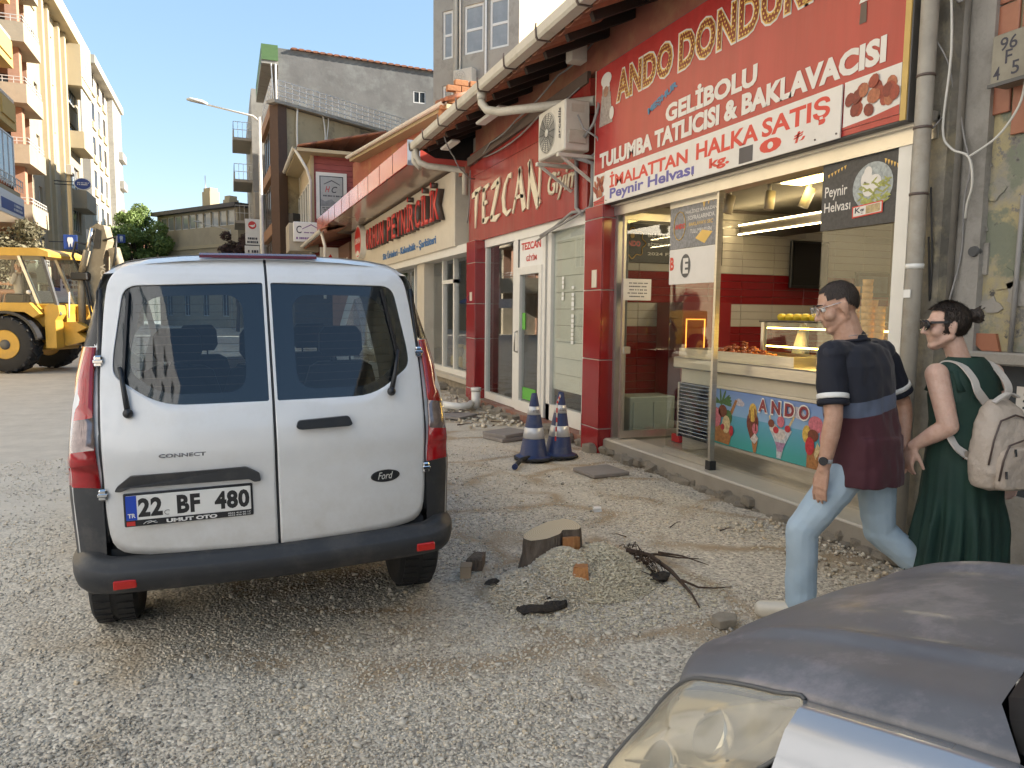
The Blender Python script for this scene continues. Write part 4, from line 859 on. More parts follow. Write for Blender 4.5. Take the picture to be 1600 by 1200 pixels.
b = B(F); b.tube([(7.83, .3, 3.86), (7.78, .25, 3.7), (7.72, .1, 3.6), (7.75, .05, 3.5), (7.85, .1, 3.42)], .012, 6); b.tube([(7.85, .2, 3.62), (7.72, .15, 3.75), (7.7, .1, 3.95), (7.8, .05, 4.05), (7.86, .05, 3.9)], .018, 6); b.obj('cable', M_cable, a)
b = B(F); b.tube([(7.95, .3, 3.42), (7.9, .06, 3.35), (7.9, .05, 3.0), (7.92, .06, 2.85)], .03, 8); b.obj('pipe_sleeve', M_cable, a)

# ---- cheese shop
s = thing('shop_sign', 'cream ORHUN PEYNİRCİLİK sign with deep red letters and round emblem', 'sign', (4.1, 18, 3.5))
b = B(FS(4.34)); b.box(13.66, 26.2, 0, .29, 2.85, 4.28, bev=.01); b.obj('board', M_creampanel, s)
y = 22.5; import unicodedata
word = 'ORHUN PEYNİRCİLİK'; wid = {'I': .24, 'İ': .24, ' ': .34, 'L': .40}; tot = sum(wid.get(c, .50) for c in word); k_ = (22.5 - 14.15) / tot
for ch in word:
    w = wid.get(ch, .50) * k_
    if ch != ' ':
        hh = .80 if ch == 'İ' else .60
        o = place('letter', text_mesh(ch, [M_letter_side], w * .76, hh, .13, bold=.012), s, SHOP(4.04, y, 3.42)); place('letter_face', text_mesh(ch, [M_letter_red], w * .76, hh, .012, bold=.012), o, SHOP(3.9085, y, 3.42))
    y -= w
shop_text('Süt Ürünleri - Kahvaltılık - Şarküteri', 4.045, 20.6, 15.0, 2.97, 3.22, mat('blue_print', (.06, .18, .42), .4, var=.05), s, depth=.01, bold=.015)
b = B(SHOP(4.05, 23.85, 3.78)); b.prism([(1.05 * cos(a) * .6, .52 * sin(a)) for a in np.linspace(0, 2 * pi, 33)[:-1]], lambda u, v, w: (u, v, w), .0, .17); b.obj('emblem_rim', M_white, s)
b = B(SHOP(4.05, 23.85, 3.78)); b.prism([(.56 * cos(a), .47 * sin(a)) for a in np.linspace(0, 2 * pi, 33)[:-1]], lambda u, v, w: (u, v, w), .171, .178); b.obj('emblem', M_letter_red, s)
shop_text('ORHUN', 3.87, 24.3, 23.4, 3.72, 3.9, M_white, s, bold=.02)
b = B(SHOP(3.869, 23.85, 3.35)); b.prism([(.3 * cos(a), .16 * sin(a)) for a in np.linspace(0, pi, 13)], lambda u, v, w: (u, v, w), 0, .004); b.obj('emblem_detail', M_white, s)
aw = thing('awning_box', 'long glossy red canopy box sloping away above the cheese shop sign', 'awning', (3.6, 20, 4.3))
b = B(); e0, e1 = 13.83, 27.0
b.loft([[(3.2, e0, 4.36), (3.2, e0, 4.76), (4.4, e0, 4.76), (4.4, e0, 4.33)], [(2.98, e1, 4.36), (2.98, e1, 4.80), (4.4, e1, 4.80), (4.4, e1, 4.33)]], smooth=False); b.obj('box', mat('glossy_salmon_red', (0.52, 0.085, 0.06), .12, var=.08, spec=.7), aw)
b = B(); b.box(3.18, 3.42, e0 - .025, e0 - .003, 4.32, 4.78); b.obj('end_panel', mat('blue_grey_panel', (.30, .33, .37), .4), aw)
b = B(); b.loft([[(3.24, e0 + .02, 4.352), (4.4, e0 + .02, 4.322)], [(3.0, e1, 4.352), (4.4, e1, 4.322)]], closed=False, caps=False); b.obj('soffit', mat('glossy_soffit', (.42, .33, .27), .12, var=.05, spec=.7), aw)
for k in range(9):
    y = e0 + (k + 1) * 1.3; x = 3.2 - .22 * (y - e0) / (e1 - e0); b = B(); b.box(x - .006, x - .001, y, y + .012, 4.36, 4.77); b.obj('seam', M_letter_side, aw)
t3 = thing('cheese_shop', 'cream framed cheese shop window under the ORHUN sign', 'shop front', (4.4, 18, 0))
F = FS(4.4)
b = B(F); b.box(12.8, 26.2, -.06, .3, 2.70, 2.86)
for a in (12.86, 14.75, 15.6, 18.2, 21.5, 25): b.box(a, a + .09, -.06, .03, .3, 2.7)
b.box(12.86, 26.2, -.06, .04, .3, .42); b.box(14.75, 15.6, -.06, .03, 2.2, 2.28); b.obj('frame', M_white_pvc, t3)
b = B(F); b.box(16.6, 17.3, -.04, .2, -.02, 2.72); b.obj('column', M_creampanel, t3)
b = B(F); b.box(12.95, 26.2, -.03, -.02, .42, 2.7); b.obj('pane', M_shopglass, t3)
b = B(F); b.box(12.6, 26.2, -.3, .12, -.03, .3); b.obj('base', M_rubble, t3)
b = B(F); b.box(12.6, 26.2, .0, .2, .22, .31); b.obj('sill', M_marble, t3)
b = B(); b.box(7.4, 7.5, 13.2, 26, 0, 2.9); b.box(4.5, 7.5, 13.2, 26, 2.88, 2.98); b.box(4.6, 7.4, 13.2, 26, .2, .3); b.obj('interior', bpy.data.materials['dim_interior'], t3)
b = B(); b.box(4.5, 10.5, 25.9, 26.1, 0, 4.7); b.box(4.42, 10.5, 13.16, 26.1, 4.35, 4.7); b.obj('wall', M_creampanel, t3)
R = random.Random(3); M_cheese = mat('cheese', (.62, .45, .14), .5, var=.2); M_sack = mat('pale_sack', (.55, .48, .36), .8, var=.2)
for k in range(9):
    y = 13.2 + k * .3; gq = thing('food_jar' if k % 2 else 'round_cheese', ['round yellow cheese', 'pale lidded jar'][k % 2] + ' behind the cheese shop glass, number %s in from the red pillar' % ['one', 'two', 'three', 'four', 'five', 'six', 'seven', 'eight', 'nine'][k], 'food', (4.7, y, .42), group='goods behind the cheese shop glass')
    b = B()
    if k % 2: b.lathe([(.1, .42), (.12, .5), (.12, .7), (.09, .78), (.09, .84)], (4.66, y, 0), 12)
    else: b.lathe([(.13, .43), (.155, .47), (.155, .62), (.13, .66)], (4.7, y, 0), 14)
    b.obj('body', M_sack if k % 2 else M_cheese, gq)
    if k % 2: b = B(); b.lathe([(.095, .842), (.1, .85), (.1, .9), (.08, .91)], (4.66, y, 0), 12); b.obj('lid', M_cheese, gq)
b = B(FR((0, 13.4, 0), (1, 0, 0), (0, -1, 0))); b.box(4.32, 4.36, -.2, -.18, 1.9, 2.2)
bm_ = b; bm_.bm.free()
# next low shop with its own tile eave, mostly hidden by the van
t4 = thing('low_shop', 'low brown shop with old tile eave beyond the cheese shop', 'shop front', (4, 29, 0))
b = B(); b.box(4.1, 9, 26.3, 31.8, 0, 3.7); b.obj('wall', mat('brown_front', (.17, .09, .06), .7, var=.2), t4)
b = B(); b.loft([[(2.95, 24.5, 4.2), (2.95, 34, 4.2)], [(5, 24.5, 4.85), (5, 34, 4.85)]], closed=False, caps=False); b.loft([[(2.95, 24.5, 4.12), (2.95, 34, 4.12)], [(5, 24.5, 4.77), (5, 34, 4.77)]], closed=False, caps=False); b.box(2.93, 3.0, 24.5, 34, 4.1, 4.22); b.obj('roof', M_rooftile, t4)
for k in range(36): place('roof_tile', tl, t4, Matrix.Translation((2.9, 25.0 + k * .25, 4.24)))
gutter(t4, (2.86, 24.6, 4.2), (2.86, 34, 4.2), 5)
b = B(); b.tube([(2.88, 24.9, 4.15), (3.0, 25, 3.7), (3.0, 25.1, 2.0)], .05); b.obj('downpipe', M_white_pvc, t4)
s = thing('shop_sign', 'brown sign with white capitals left of the round emblem, half hidden by the van', 'sign', (4, 27, 3.3))
b = B(FS(4.1)); b.box(26.3, 31.6, 0, .12, 2.5, 4.0); b.obj('board', bpy.data.materials['brown_front'], s); shop_text('MUTLU', 3.975, 30.6, 26.7, 2.85, 3.5, M_white, s, bold=.04)
s = thing('hanging_sign', 'small white hanging sign with a dark red mark under the low tile eave', 'sign', (3.6, 28, 3.3)); b = B(FR((3.3, 29, 0), (1, 0, 0), (0, -1, 0))); b.box(0, .75, -.1, 0, 3.0, 4.0); b.obj('board', M_white, s)
b = B(FR((3.3, 29, 0), (1, 0, 0), (0, -1, 0))); b.prism([(.2, 3.3), (.55, 3.3), (.5, 3.55), (.38, 3.75), (.25, 3.55)], lambda u, v, w: (u, w, v), .001, .012); b.obj('emblem', M_letter_red, s)
# rubble foundation along the dug up edge
R = random.Random(12); st = []
for v in range(5):
    b = B(); b.box(-1, 1, -1, 1, -1, 1, bev=.35)
    for vv in b.bm.verts: vv.co += Vector((R.uniform(-.2, .2), R.uniform(-.2, .2), R.uniform(-.2, .2)))
    st.append(b.mesh('stone', M_rubble))
fd = thing('foundation', 'rough rubble stone footing exposed along the dug up shop fronts', 'footing', (4.1, 9, 0))
for k in range(70):
    y = R.uniform(7.4, 16); sc_ = R.uniform(.05, .11)
    place('stone', R.choice(st), fd, Matrix.Translation((4.0 + R.uniform(-.1, .05) + (.25 if y > 12.6 else 0), y, R.uniform(-.04, .06))) @ Matrix.Rotation(R.uniform(0, 6), 4, 'Z') @ Matrix.Diagonal((sc_ * R.uniform(.8, 1.5), sc_, sc_ * .6, 1)))
b = B(FS(4.02)); b.box(7.5, 12.1, -.3, .0, -.1, .0); b.obj('footing_core', M_rubble, fd)
# ------------------------------------------------------------------ sweet shop: sign
def ell(bld, cx, cy, rx, ry, n=16, rot=0.0, z=0.0, a0=0, a1=2 * pi):
    bld.k = getattr(bld, 'k', 0) + 1; z += bld.k * 3e-5; pts = []
    for i in range(n if a1 - a0 > 6.2 else n + 1):
        a = a0 + (a1 - a0) * i / n; u, v = rx * cos(a), ry * sin(a); pts.append((cx + u * cos(rot) - v * sin(rot), cy + u * sin(rot) + v * cos(rot), z))
    bld.poly(pts)
def flat(name, m): return mat(name, m, .45, var=.45, scale=38)
def pgrad(name, c0, c1, z0, z1, rough=.35):
    """printed picture: colours blend up the sheet"""
    m = bpy.data.materials.new(name); m.use_nodes = True; t = m.node_tree; p = t.nodes['Principled BSDF']; L = t.links.new
    tc = N(t, 'TexCoord'); sx = N(t, 'SeparateXYZ'); L(tc.outputs['Object'], sx.inputs[0]); mr = N(t, 'MapRange'); mr.inputs[1].default_value = z0; mr.inputs[2].default_value = z1; L(sx.outputs[2], mr.inputs[0])
    r = N(t, 'ValToRGB'); r.color_ramp.elements[0].color = rgba(c0); r.color_ramp.elements[1].color = rgba(c1); L(mr.outputs[0], r.inputs[0]); L(r.outputs[0], p.inputs['Base Color']); p.inputs['Roughness'].default_value = rough
    return m
M_signred = mat('sign_red_vinyl', (0.42, 0.042, 0.038), 0.25, var=.18, scale=1.2, spec=.5, stretch=(1, 6, .6), dirt=(.36, .05, .045), dscale=1.0, damt=.35)
M_signwhite = mat('sign_white_vinyl', (0.68, 0.65, 0.61), 0.3, var=.05, dirt=(.5, .46, .4), dscale=2, damt=.25)
M_gold = mat('bulb_yellow', (0.75, 0.48, 0.12), .4, var=.1)
s = thing('shop_sign', 'large red ANDO sign board of the sweet shop with sweets pictured at its corner', 'sign', (4.05, 5.7, 3.6))
b = B(); b.box(3.995, 4.2, 3.55, 7.8, 2.82, 4.36, bev=.006); b.obj('box', mat('sign_box_grey', (.10, .095, .09), .5, var=.1), s)
b = B(); b.box(3.988, 3.9945, 3.60, 7.785, 2.835, 4.345); b.obj('face', M_signred, s)
b = B(); b.box(3.984, 3.994, 3.555, 3.598, 2.83, 4.35); b.obj('yellow_edge', mat('yellow_trim', (.55, .37, .11), .4), s)
b = B(); b.box(3.984, 3.994, 7.786, 7.80, 2.83, 4.35); b.obj('edge', M_creampanel, s)
def dots(me, sp, r, z):
    """small bulbs printed along the letters"""
    me.calc_loop_triangles(); T = np.array([[me.vertices[i].co[:2] for i in q.vertices] for q in me.loop_triangles]); out = []
    co = np.array([v.co[:2] for v in me.vertices]); lo, hi = co.min(0), co.max(0)
    for i, y in enumerate(np.arange(lo[1] + sp * .55, hi[1], sp)):
        for x in np.arange(lo[0] + sp * (.5 + .5 * (i % 2)), hi[0], sp):
            p = np.array((x, y)); a, c, d = T[:, 0], T[:, 1], T[:, 2]
            cr = lambda u, v: (v[:, 0] - u[:, 0]) * (p[1] - u[:, 1]) - (v[:, 1] - u[:, 1]) * (p[0] - u[:, 0])
            k1, k2, k3 = cr(a, c), cr(c, d), cr(d, a)
            if np.any(((k1 >= 0) & (k2 >= 0) & (k3 >= 0)) | ((k1 <= 0) & (k2 <= 0) & (k3 <= 0))): out.append((x, y))
    return out
M_brownred = mat('sign_brown_red', (.22, .035, .012), .35, var=.05)
def bulb_word(body, y0, y1, z0, z1):
    k = .03
    shop_text(body, 3.985, y0 + k, y1 - k, z0 - k * .8, z1 + k * .8, M_signwhite, s, bold=.075, space=1.06)
    shop_text(body, 3.983, y0 + .012, y1 - .012, z0 - .008, z1 + .008, M_gold, s, bold=.045, space=1.06)
    o = shop_text(body, 3.981, y0, y1, z0, z1, M_brownred, s, bold=.02, space=1.06)
    b = B(SHOP(3.979, y0, z0))
    for x, y in dots(o.data, .036, .01, 0): ell(b, x, y, .0105, .0105, 6)
    b.obj('bulbs', M_gold, s, kind='stuff')
bulb_word('ANDO', 7.28, 6.23, 3.885, 4.19); bulb_word('DONDURMA', 6.10, 3.95, 3.865, 4.19)
shop_text('MEŞHUR', 3.983, 6.625, 6.09, 3.575, 3.66, mat('sign_blue', (.05, .2, .36), .4, var=0), s, bold=.05, rot=.27)
shop_text('GELİBOLU', 3.984, 6.31, 4.985, 3.435, 3.655, M_signwhite, s, bold=.045)
shop_text('TULUMBA TATLICISI & BAKLAVACISI', 3.984, 7.66, 3.73, 3.232, 3.405, M_signwhite, s, bold=.05)
def tulumba(bld_list, cx, cy, w, h, seed, n=22):
    R = random.Random(seed)
    for i in range(n):
        u = R.uniform(-1, 1); v = R.uniform(-1, 1) * (1 - .55 * abs(u)); bld = bld_list[i % len(bld_list)]
        ell(bld, cx + u * w * .42, cy + v * h * .36, w * .085, h * .15, 10, R.uniform(-.9, .9), .0004 * i)
def sweets_picture(y0, y1, z0, z1, seed, par):
    b = B(); b.box(3.982, 3.9865, y1, y0, z0, z1); b.obj('picture', M_signwhite, par)
    w, h = y0 - y1, z1 - z0
    bl = [B(SHOP(3.981, y0, z0)) for _ in range(3)]; tulumba(bl, w * .5, h * .55, w, h, seed)
    for b_, c in zip(bl, ((.36, .06, .03), (.24, .035, .02), (.46, .15, .07))): b_.obj('sweets_print', flat('sweets_print', c), par)
    b = B(SHOP(3.980, y0, z0)); b.poly([(0, 0, 0), (w, 0, 0), (w, .06, 0), (w * .5, .03, 0), (0, .015, 0)]); b.obj('stripe', M_signred, par)
sweets_picture(4.06, 3.60, 2.875, 3.19, 4, s); sweets_picture(7.785, 7.50, 2.87, 3.18, 6, s)
# cook figure printed at the left end: plain outline
b = B(SHOP(3.984, 7.74, 3.62)); ell(b, .2, .45, .09, .11); b.poly([(.1, .42, 0), (.3, .42, 0), (.36, .08, 0), (.05, .08, 0)]); b.obj('cook_print', flat('cook_grey', (.42, .36, .32)), s)
b = B(SHOP(3.983, 7.74, 3.62)); ell(b, .2, .57, .12, .075); b.poly([(.12, .48, 0), (.28, .48, 0), (.28, .56, 0), (.12, .56, 0)]); ell(b, .34, .18, .05, .07); b.obj('cook_print', M_signwhite, s)
b = B(SHOP(3.982, 7.74, 3.62)); ell(b, .2, .44, .055, .06); b.obj('cook_print', flat('cook_skin', (.40, .2, .13)), s)
b = B(SHOP(3.984, 3.98, 3.54)); b.poly([(.015, 0, 0), (.075, 0, 0), (.07, .13, 0), (.02, .13, 0)]); b.obj('tassel_print', M_letter_side, s)
b = B(SHOP(3.9835, 3.98, 3.54)); b.poly([(.005, .135, 0), (.085, .135, 0), (.07, .17, 0), (.02, .17, 0)]); ell(b, .045, .2, .03, .04); b.obj('tassel_print', M_signwhite, s)
wb = thing('price_board', 'white board with red and blue prices screwed over the bottom of the red sign', 'sign', (3.98, 5.7, 3))
b = B(); b.box(3.968, 3.979, 4.07, 7.495, 2.825, 3.182)
b.obj('board', M_signwhite, wb)
b = B(SHOP(3.9675, 7.495, 2.825))
M_pr = mat('board_red', (.60, .045, .03), .4, var=.05); M_pb = mat('board_blue', (.10, .09, .33), .4, var=.05)
shop_text('İMALATTAN', 3.967, 7.38, 5.89, 2.985, 3.155, M_pr, wb, bold=.03); shop_text('HALKA', 3.967, 5.76, 4.92, 2.985, 3.13, M_pr, wb, bold=.03); shop_text('SATIŞ', 3.967, 4.88, 4.17, 2.955, 3.145, M_pr, wb, bold=.03)
b.bm.free()
shop_text('Peynir Helvası', 3.967, 7.37, 5.785, 2.835, 2.975, M_pb, wb, bold=.03)
shop_text('kg.', 3.967, 5.56, 5.28, 2.85, 2.96, M_pr, wb, bold=.04); shop_text('0', 3.967, 4.90, 4.65, 2.865, 2.972, M_pr, wb, bold=.05); shop_text('₺', 3.967, 4.52, 4.40, 2.875, 2.955, M_pr, wb, bold=.01, shear=.15)
b = B(); b.box(3.9655, 3.967, 4.98, 5.15, 2.84, 2.967); b.obj('dark_patch', mat('patch_grey', (.10, .09, .09), .6), wb)
for y in (4.3, 4.1, 5.8, 7.45): b = B(); b.lathe([(.0, 0), (.007, .0), (.007, .004)], (3.962, y, 2.86), 8, 'X'); b.obj('screw', M_letter_side, wb)

# ------------------------------------------------------------------ sweet shop: room
M_tile_w = mat('white_wall_tile', (0.52, 0.49, 0.44), 0.15, var=.05, spec=.55); M_tile_r = mat('dark_red_wall_tile', (0.22, 0.012, 0.016), 0.13, var=.08, spec=.55)
t = thing('sweet_shop', 'open fronted sweet shop with red and white tiled wall and glass doors', 'shop front', (4.2, 5.6, .1))
b = B(); b.box(4.02, 9.3, 3.42, 8.12, -.05, .15); b.obj('floor', M_floor, t)
b = B(); b.box(4.25, 9.3, 3.42, 8.11, 2.96, 3.06); b.obj('ceiling', mat('shop_ceiling', (.22, .205, .185), .7, var=.08), t)
b = B(); b.box(9.2, 9.32, 3.42, 8.12, .1, 2.98); b.obj('back_wall', M_tile_w, t)
b = B(); b.box(4.25, 9.2, 3.42, 3.46, .1, 2.96); b.obj('side_wall', M_tile_w, t)
b = B(); b.box(4.12, 4.245, 3.36, 3.597, -.05, 5.2); b.obj('end_wall', mat('grimy_end_wall', (.24, .22, .18), .9, col2=(.13, .12, .10), scale=5, bump=.6, bscale=18, dirt=(.36, .31, .2), dscale=3, damt=.6), t)
b = B(); b.box(4.22, 9.2, 8.095, 8.119, .15, 2.96); b.obj('grout_wall', mat('dark_grout', (.30, .25, .22), .8), t)
tw, th = .52, .0985; tm = B(); tm.box(0, tw - .006, -.012, 0, 0, th - .005, bev=.002); tmw = tm.mesh('tile', M_tile_w); tmr = tmw.copy(); tmr.materials[0] = M_tile_r
for r in range(28):
    z = .17 + r * th; zc = z + th / 2
    red = zc < 1.42 or 1.745 < zc < 2.135
    for c in range(9): place('tile', tmr if red else tmw, t, Matrix.Translation((4.27 + c * tw, 8.094, z)))
# step with chewed concrete edge
b = B(); b.box(4.03, 4.35, 3.5, 7.5, .085, .165, bev=.012); b.obj('step', M_marble, t)
b = B(); b.box(4.09, 4.35, 3.45, 7.5, -.1, .083); b.obj('step_base', M_concrete, t)
R = random.Random(8)
for k in range(46):
    y = 3.5 + k * .088; sc_ = R.uniform(.035, .075)
    place('stone', R.choice(st), t, Matrix.Translation((4.06 + R.uniform(-.05, .03), y, R.uniform(-.02, .06))) @ Matrix.Rotation(R.uniform(0, 6), 4, 'Z') @ Matrix.Diagonal((sc_, sc_ * R.uniform(1, 1.8), sc_ * .7, 1)))
F = FS(4.15)
b = B(F); b.box(3.42, 7.52, -.1, .05, 2.70, 2.84); b.box(3.42, 7.52, -.05, .09, 2.80, 2.86); b.obj('lintel', M_alu, t)
b = B(F); b.box(3.60, 3.70, -.06, .04, .165, 2.70); b.obj('post', M_white_pvc, t)
b = B(F); b.box(5.62, 5.65, -.03, .02, .165, 2.70); b.obj('post', M_steel, t)
b = B(F); b.box(7.45, 7.5, -.06, .03, .165, 2.70); b.obj('post', M_alu, t)
b = B(F); b.box(5.60, 5.67, -.04, .03, .165, .25); b.obj('pivot', M_black, t)
b = B(F); b.box(3.70, 4.38, -.012, 0, 1.2, 2.70); b.obj('pane', M_shopglass, t)
# folded glass leaf across the doorway and the leaf left half open
d = B(); d.box(4.2, 4.98, 7.36, 7.372, .26, 2.68); d = d.obj('glass_door', M_shopglass, t)
for z in (.18, 2.65): b = B(); b.box(4.18, 5.0, 7.345, 7.387, z, z + .08); b.obj('rail', M_alu, d)
b = B(); b.box(4.15, 4.18, 7.345, 7.387, .17, 2.72); b.obj('stile', M_alu, d)
d2_ = B(); d2_.box(4.2, 4.212, 5.68, 6.47, .24, 2.68); d2_ = d2_.obj('glass_door', M_shopglass, t)
for z in (.17, 2.655): b = B(); b.box(4.185, 4.227, 5.66, 6.49, z, z + .07); b.obj('rail', M_alu, d2_)
b = B(); b.box(4.21, 4.23, 7.1, 7.16, 1.25, 1.32); b.bm.free()
b = B(); b.box(4.17, 4.26, 7.33, 7.40, 1.15, 1.23, bev=.008); b.obj('lock', M_alu, d)
def notice(label, o, x, y, w, h, seed, rows=5):
    s_ = thing('paper_notice', label, 'notice', o); M_ = plane_M(o, x, y)
    b = B(M_); b.box(0, w, 0, h, 0, .002); b.obj('sheet', M_signwhite, s_); b = B(M_ @ Matrix.Translation((0, 0, .003))); strokes(b, w * .15, w * .85, h * .12, h * .9, rows, seed, .35); b.obj('print', M_ink, s_)
notice('white printed notice taped to the folded glass door of the sweet shop', (4.15, 7.34, 1.755), (1, 0, 0), (0, 0, 1), .36, .24, 2)
# posters on the glass
ps = thing('poster', 'grey festive poster high on the half open glass door with a tray of sweets', 'poster', (4.19, 6.1, 2.4))
b = B(); b.box(4.192, 4.198, 5.69, 6.49, 2.25, 2.69); b.obj('sheet', flat('poster_grey_blue', (.27, .27, .28)), ps)
for i, (w_, y0, y1, z) in enumerate((('HALİDEZ RAMAZAN', 6.22, 5.73, 2.575), ('SOFRALARINDA', 6.18, 5.76, 2.51), ('BAKLAVAYI SEÇ', 6.16, 5.78, 2.445), ('TULUMBAYI EN', 6.14, 5.80, 2.38))): shop_text(w_, 4.190, y0, y1, z, z + .04, M_signwhite if i != 2 else M_gold, ps, bold=.01)
b = B(SHOP(4.189, 6.46, 2.30)); 
for i in range(12): b.tube([(.14 + .10 * cos(i * pi / 6), .17 + .14 * sin(i * pi / 6), 0), (.14 + .10 * cos((i + 1) * pi / 6), .17 + .14 * sin((i + 1) * pi / 6), 0)], .004, 4)
b.obj('emblem_outline', M_gold, ps); shop_text('ANDO', 4.188, 6.4, 6.22, 2.44, 2.49, M_letter_red, ps, bold=.03)
b = B(SHOP(4.189, 6.1, 2.27)); b.poly([(.05, .06, 0), (.2, .0, 0), (.32, .1, 0), (.16, .13, 0)]); b.obj('tray_print', M_gold, ps)
for i in range(3): b = B(SHOP(4.189, 5.95 - i * .07, 2.60 + i * .02)); b.poly([(0, .06, 0), (.05, .06, 0), (.025, 0, 0)]); b.obj('flag_print', M_gold, ps)
ps = thing('poster', 'white sheet with a red letter and a round grey mark under the grey festive poster', 'poster', (4.19, 6.1, 2))
b = B(); b.box(4.192, 4.198, 5.70, 6.485, 1.90, 2.245); b.obj('sheet', M_signwhite, ps); shop_text('B', 4.190, 6.47, 6.40, 2.04, 2.17, M_pr, ps, bold=.04)
b = B(SHOP(4.190, 6.31, 1.945)); b.prism([(.11 + .085 * cos(a), .13 + .115 * sin(a)) for a in np.linspace(0, 2 * pi, 21)[:-1]], lambda u, v, w: (u, v, w), 0, .001); b.obj('mark', M_dkgrey, ps)
shop_text('E', 4.1885, 6.24, 6.15, 2.0, 2.15, M_signwhite, ps, bold=.05)
ps = thing('poster', 'dark Peynir Helvası poster with a plate of shredded sweet on the right pane', 'poster', (4.13, 4, 2.5))
M_posterdark = flat('poster_dark', (.055, .055, .06))
b = B(); b.box(4.128, 4.136, 3.66, 4.375, 2.225, 2.70); b.obj('sheet', M_posterdark, ps)
shop_text('Peynir', 4.126, 4.345, 4.135, 2.44, 2.54, M_signwhite, ps, bold=.01); shop_text('Helvası', 4.126, 4.345, 4.10, 2.355, 2.425, M_signwhite, ps, bold=.01)
b = B(SHOP(4.126, 4.375, 2.225)); ell(b, .46, .265, .17, .16, 24); b.obj('plate_print', flat('plate_print', (.42, .46, .46)), ps)
b = B(SHOP(4.125, 4.375, 2.225)); R = random.Random(2)
for i in range(60): ell(b, .46 + R.uniform(-.1, .13), .20 + R.uniform(-.05, .1), .035, .007, 6, R.uniform(-.8, .8), -.0 + i * .00002)
b.obj('shreds_print', flat('shreds_print', (.40, .42, .11)), ps)
b = B(SHOP(4.1235, 4.375, 2.225)); ell(b, .41, .31, .05, .06, 12); ell(b, .48, .29, .055, .05, 12); ell(b, .43, .24, .05, .045, 12); ell(b, .42, .36, .035, .04, 12); b.obj('lumps_print', M_signwhite, ps)
b = B(SHOP(4.1225, 4.375, 2.225)); b.prism([(.30, .06), (.56, .075), (.56, .155), (.30, .14)], lambda u, v, w: (u, v, w), 0, .0006); b.obj('price_rim', M_pr, ps)
b = B(SHOP(4.1215, 4.375, 2.225)); b.prism([(.31, .07), (.55, .083), (.55, .147), (.31, .132)], lambda u, v, w: (u, v, w), 0, .0006); b.obj('price_field', M_signwhite, ps)
b = B(SHOP(4.1205, 4.375, 2.225)); b.prism([(.42, .08), (.54, .088), (.54, .142), (.42, .135)], lambda u, v, w: (u, v, w), 0, .0006); b.obj('price_patch', flat('price_patch', (.55, .42, .22)), ps)
shop_text('Kg', 4.120, 4.05, 3.97, 2.305, 2.355, M_ink, ps, bold=.02)
b = B(SHOP(4.126, 4.375, 2.225))
for i in range(6): x = .05 + i * .03; b.poly([(x, .40 + i * .008, 0), (x + .022, .405 + i * .008, 0), (x + .012, .375 + i * .008, 0)]); x = .55 + i * .025; b.poly([(x, .43 - i * .012, 0), (x + .02, .425 - i * .012, 0), (x + .01, .395 - i * .012, 0)])
b.obj('flag_print', M_gold, ps)
# counter
c = thing('ice_cream_counter', 'steel shop counter with printed ice cream panel and louvred end', 'counter', (4.6, 5.3, .15))
b = B(); b.box(4.46, 5.5, 3.55, 6.55, .15, .36); b.obj('plinth', M_steel, c)
b = B(); b.box(4.42, 5.5, 3.55, 6.55, .36, 1.045, bev=.008); b.obj('cabinet', mat('counter_cream', (.55, .49, .38), .4, var=.08), c)
b = B(); b.box(4.36, 5.55, 3.5, 6.62, 1.045, 1.16, bev=.012); b.obj('worktop', M_steel, c)
b = B(); b.box(4.38, 4.42, 3.6, 5.98, .335, .365); b.box(4.38, 4.42, 3.6, 5.98, .90, .925); b.obj('trim', M_alu, c)
b = B(); b.box(4.40, 4.42, 6.0, 6.5, .33, .9); b.obj('louvre_back', M_black, c)
lv = B(); lv.beam((0, 0, 0), (0, .5, 0), .05, .008, up=(.6, 0, .8)); lv = lv.mesh('louvre', M_steel)
for k in range(15): place('louvre', lv, c, Matrix.Translation((4.385, 6.0, .36 + k * .037)))
b = B(); b.box(4.37, 4.41, 5.97, 6.0, .33, .9); b.box(4.37, 4.41, 6.5, 6.53, .33, .9); b.obj('louvre_frame', M_steel, c)
pn = B(); pn.box(4.376, 4.384, 3.62, 5.96, .37, .895); pn = pn.obj('picture_panel', pgrad('panel_sea', (.05, .30, .29), (.12, .30, .52), .42, .80), c)
sky_ = B(); sky_.box(4.3745, 4.3755, 3.62, 5.96, .665, .895); sky_.obj('sky_print', pgrad('panel_sky', (.22, .37, .55), (.14, .22, .45), .66, .9), pn)
PX = lambda k: SHOP(4.374 - .0012 * k, 5.96, .37)
b = B(PX(0)); ell(b, .42, .43, .05, .035); ell(b, .46, .42, .04, .025); ell(b, 1.15, .44, .09, .04); ell(b, 1.2, .41, .07, .03); ell(b, 1.75, .45, .08, .03); b.obj('cloud_print', flat('cloud_print', (.55, .50, .55)), pn)
b = B(PX(1)); R = random.Random(4)
for i in range(13): a = R.uniform(-.4, 3.5); ell(b, .16 + .08 * cos(a), .40 + .05 * sin(a), .085, .014, 8, a)
b.poly([(.15, .25, 0), (.17, .25, 0), (.17, .42, 0), (.155, .42, 0)]); ell(b, .06, .3, .08, .05); ell(b, .27, .27, .06, .07); b.obj('palm_print', flat('palm_print', (.07, .16, .05)), pn)
bl = {k: flat('ice_' + k, c_) for k, c_ in dict(pink=(.62, .17, .22), brown=(.20, .05, .03), cream=(.68, .52, .28), yellow=(.70, .45, .09), wafer=(.42, .18, .06), white=(.66, .58, .54), red=(.55, .03, .05), lilac=(.42, .24, .38), glass=(.55, .58, .62)).items()}
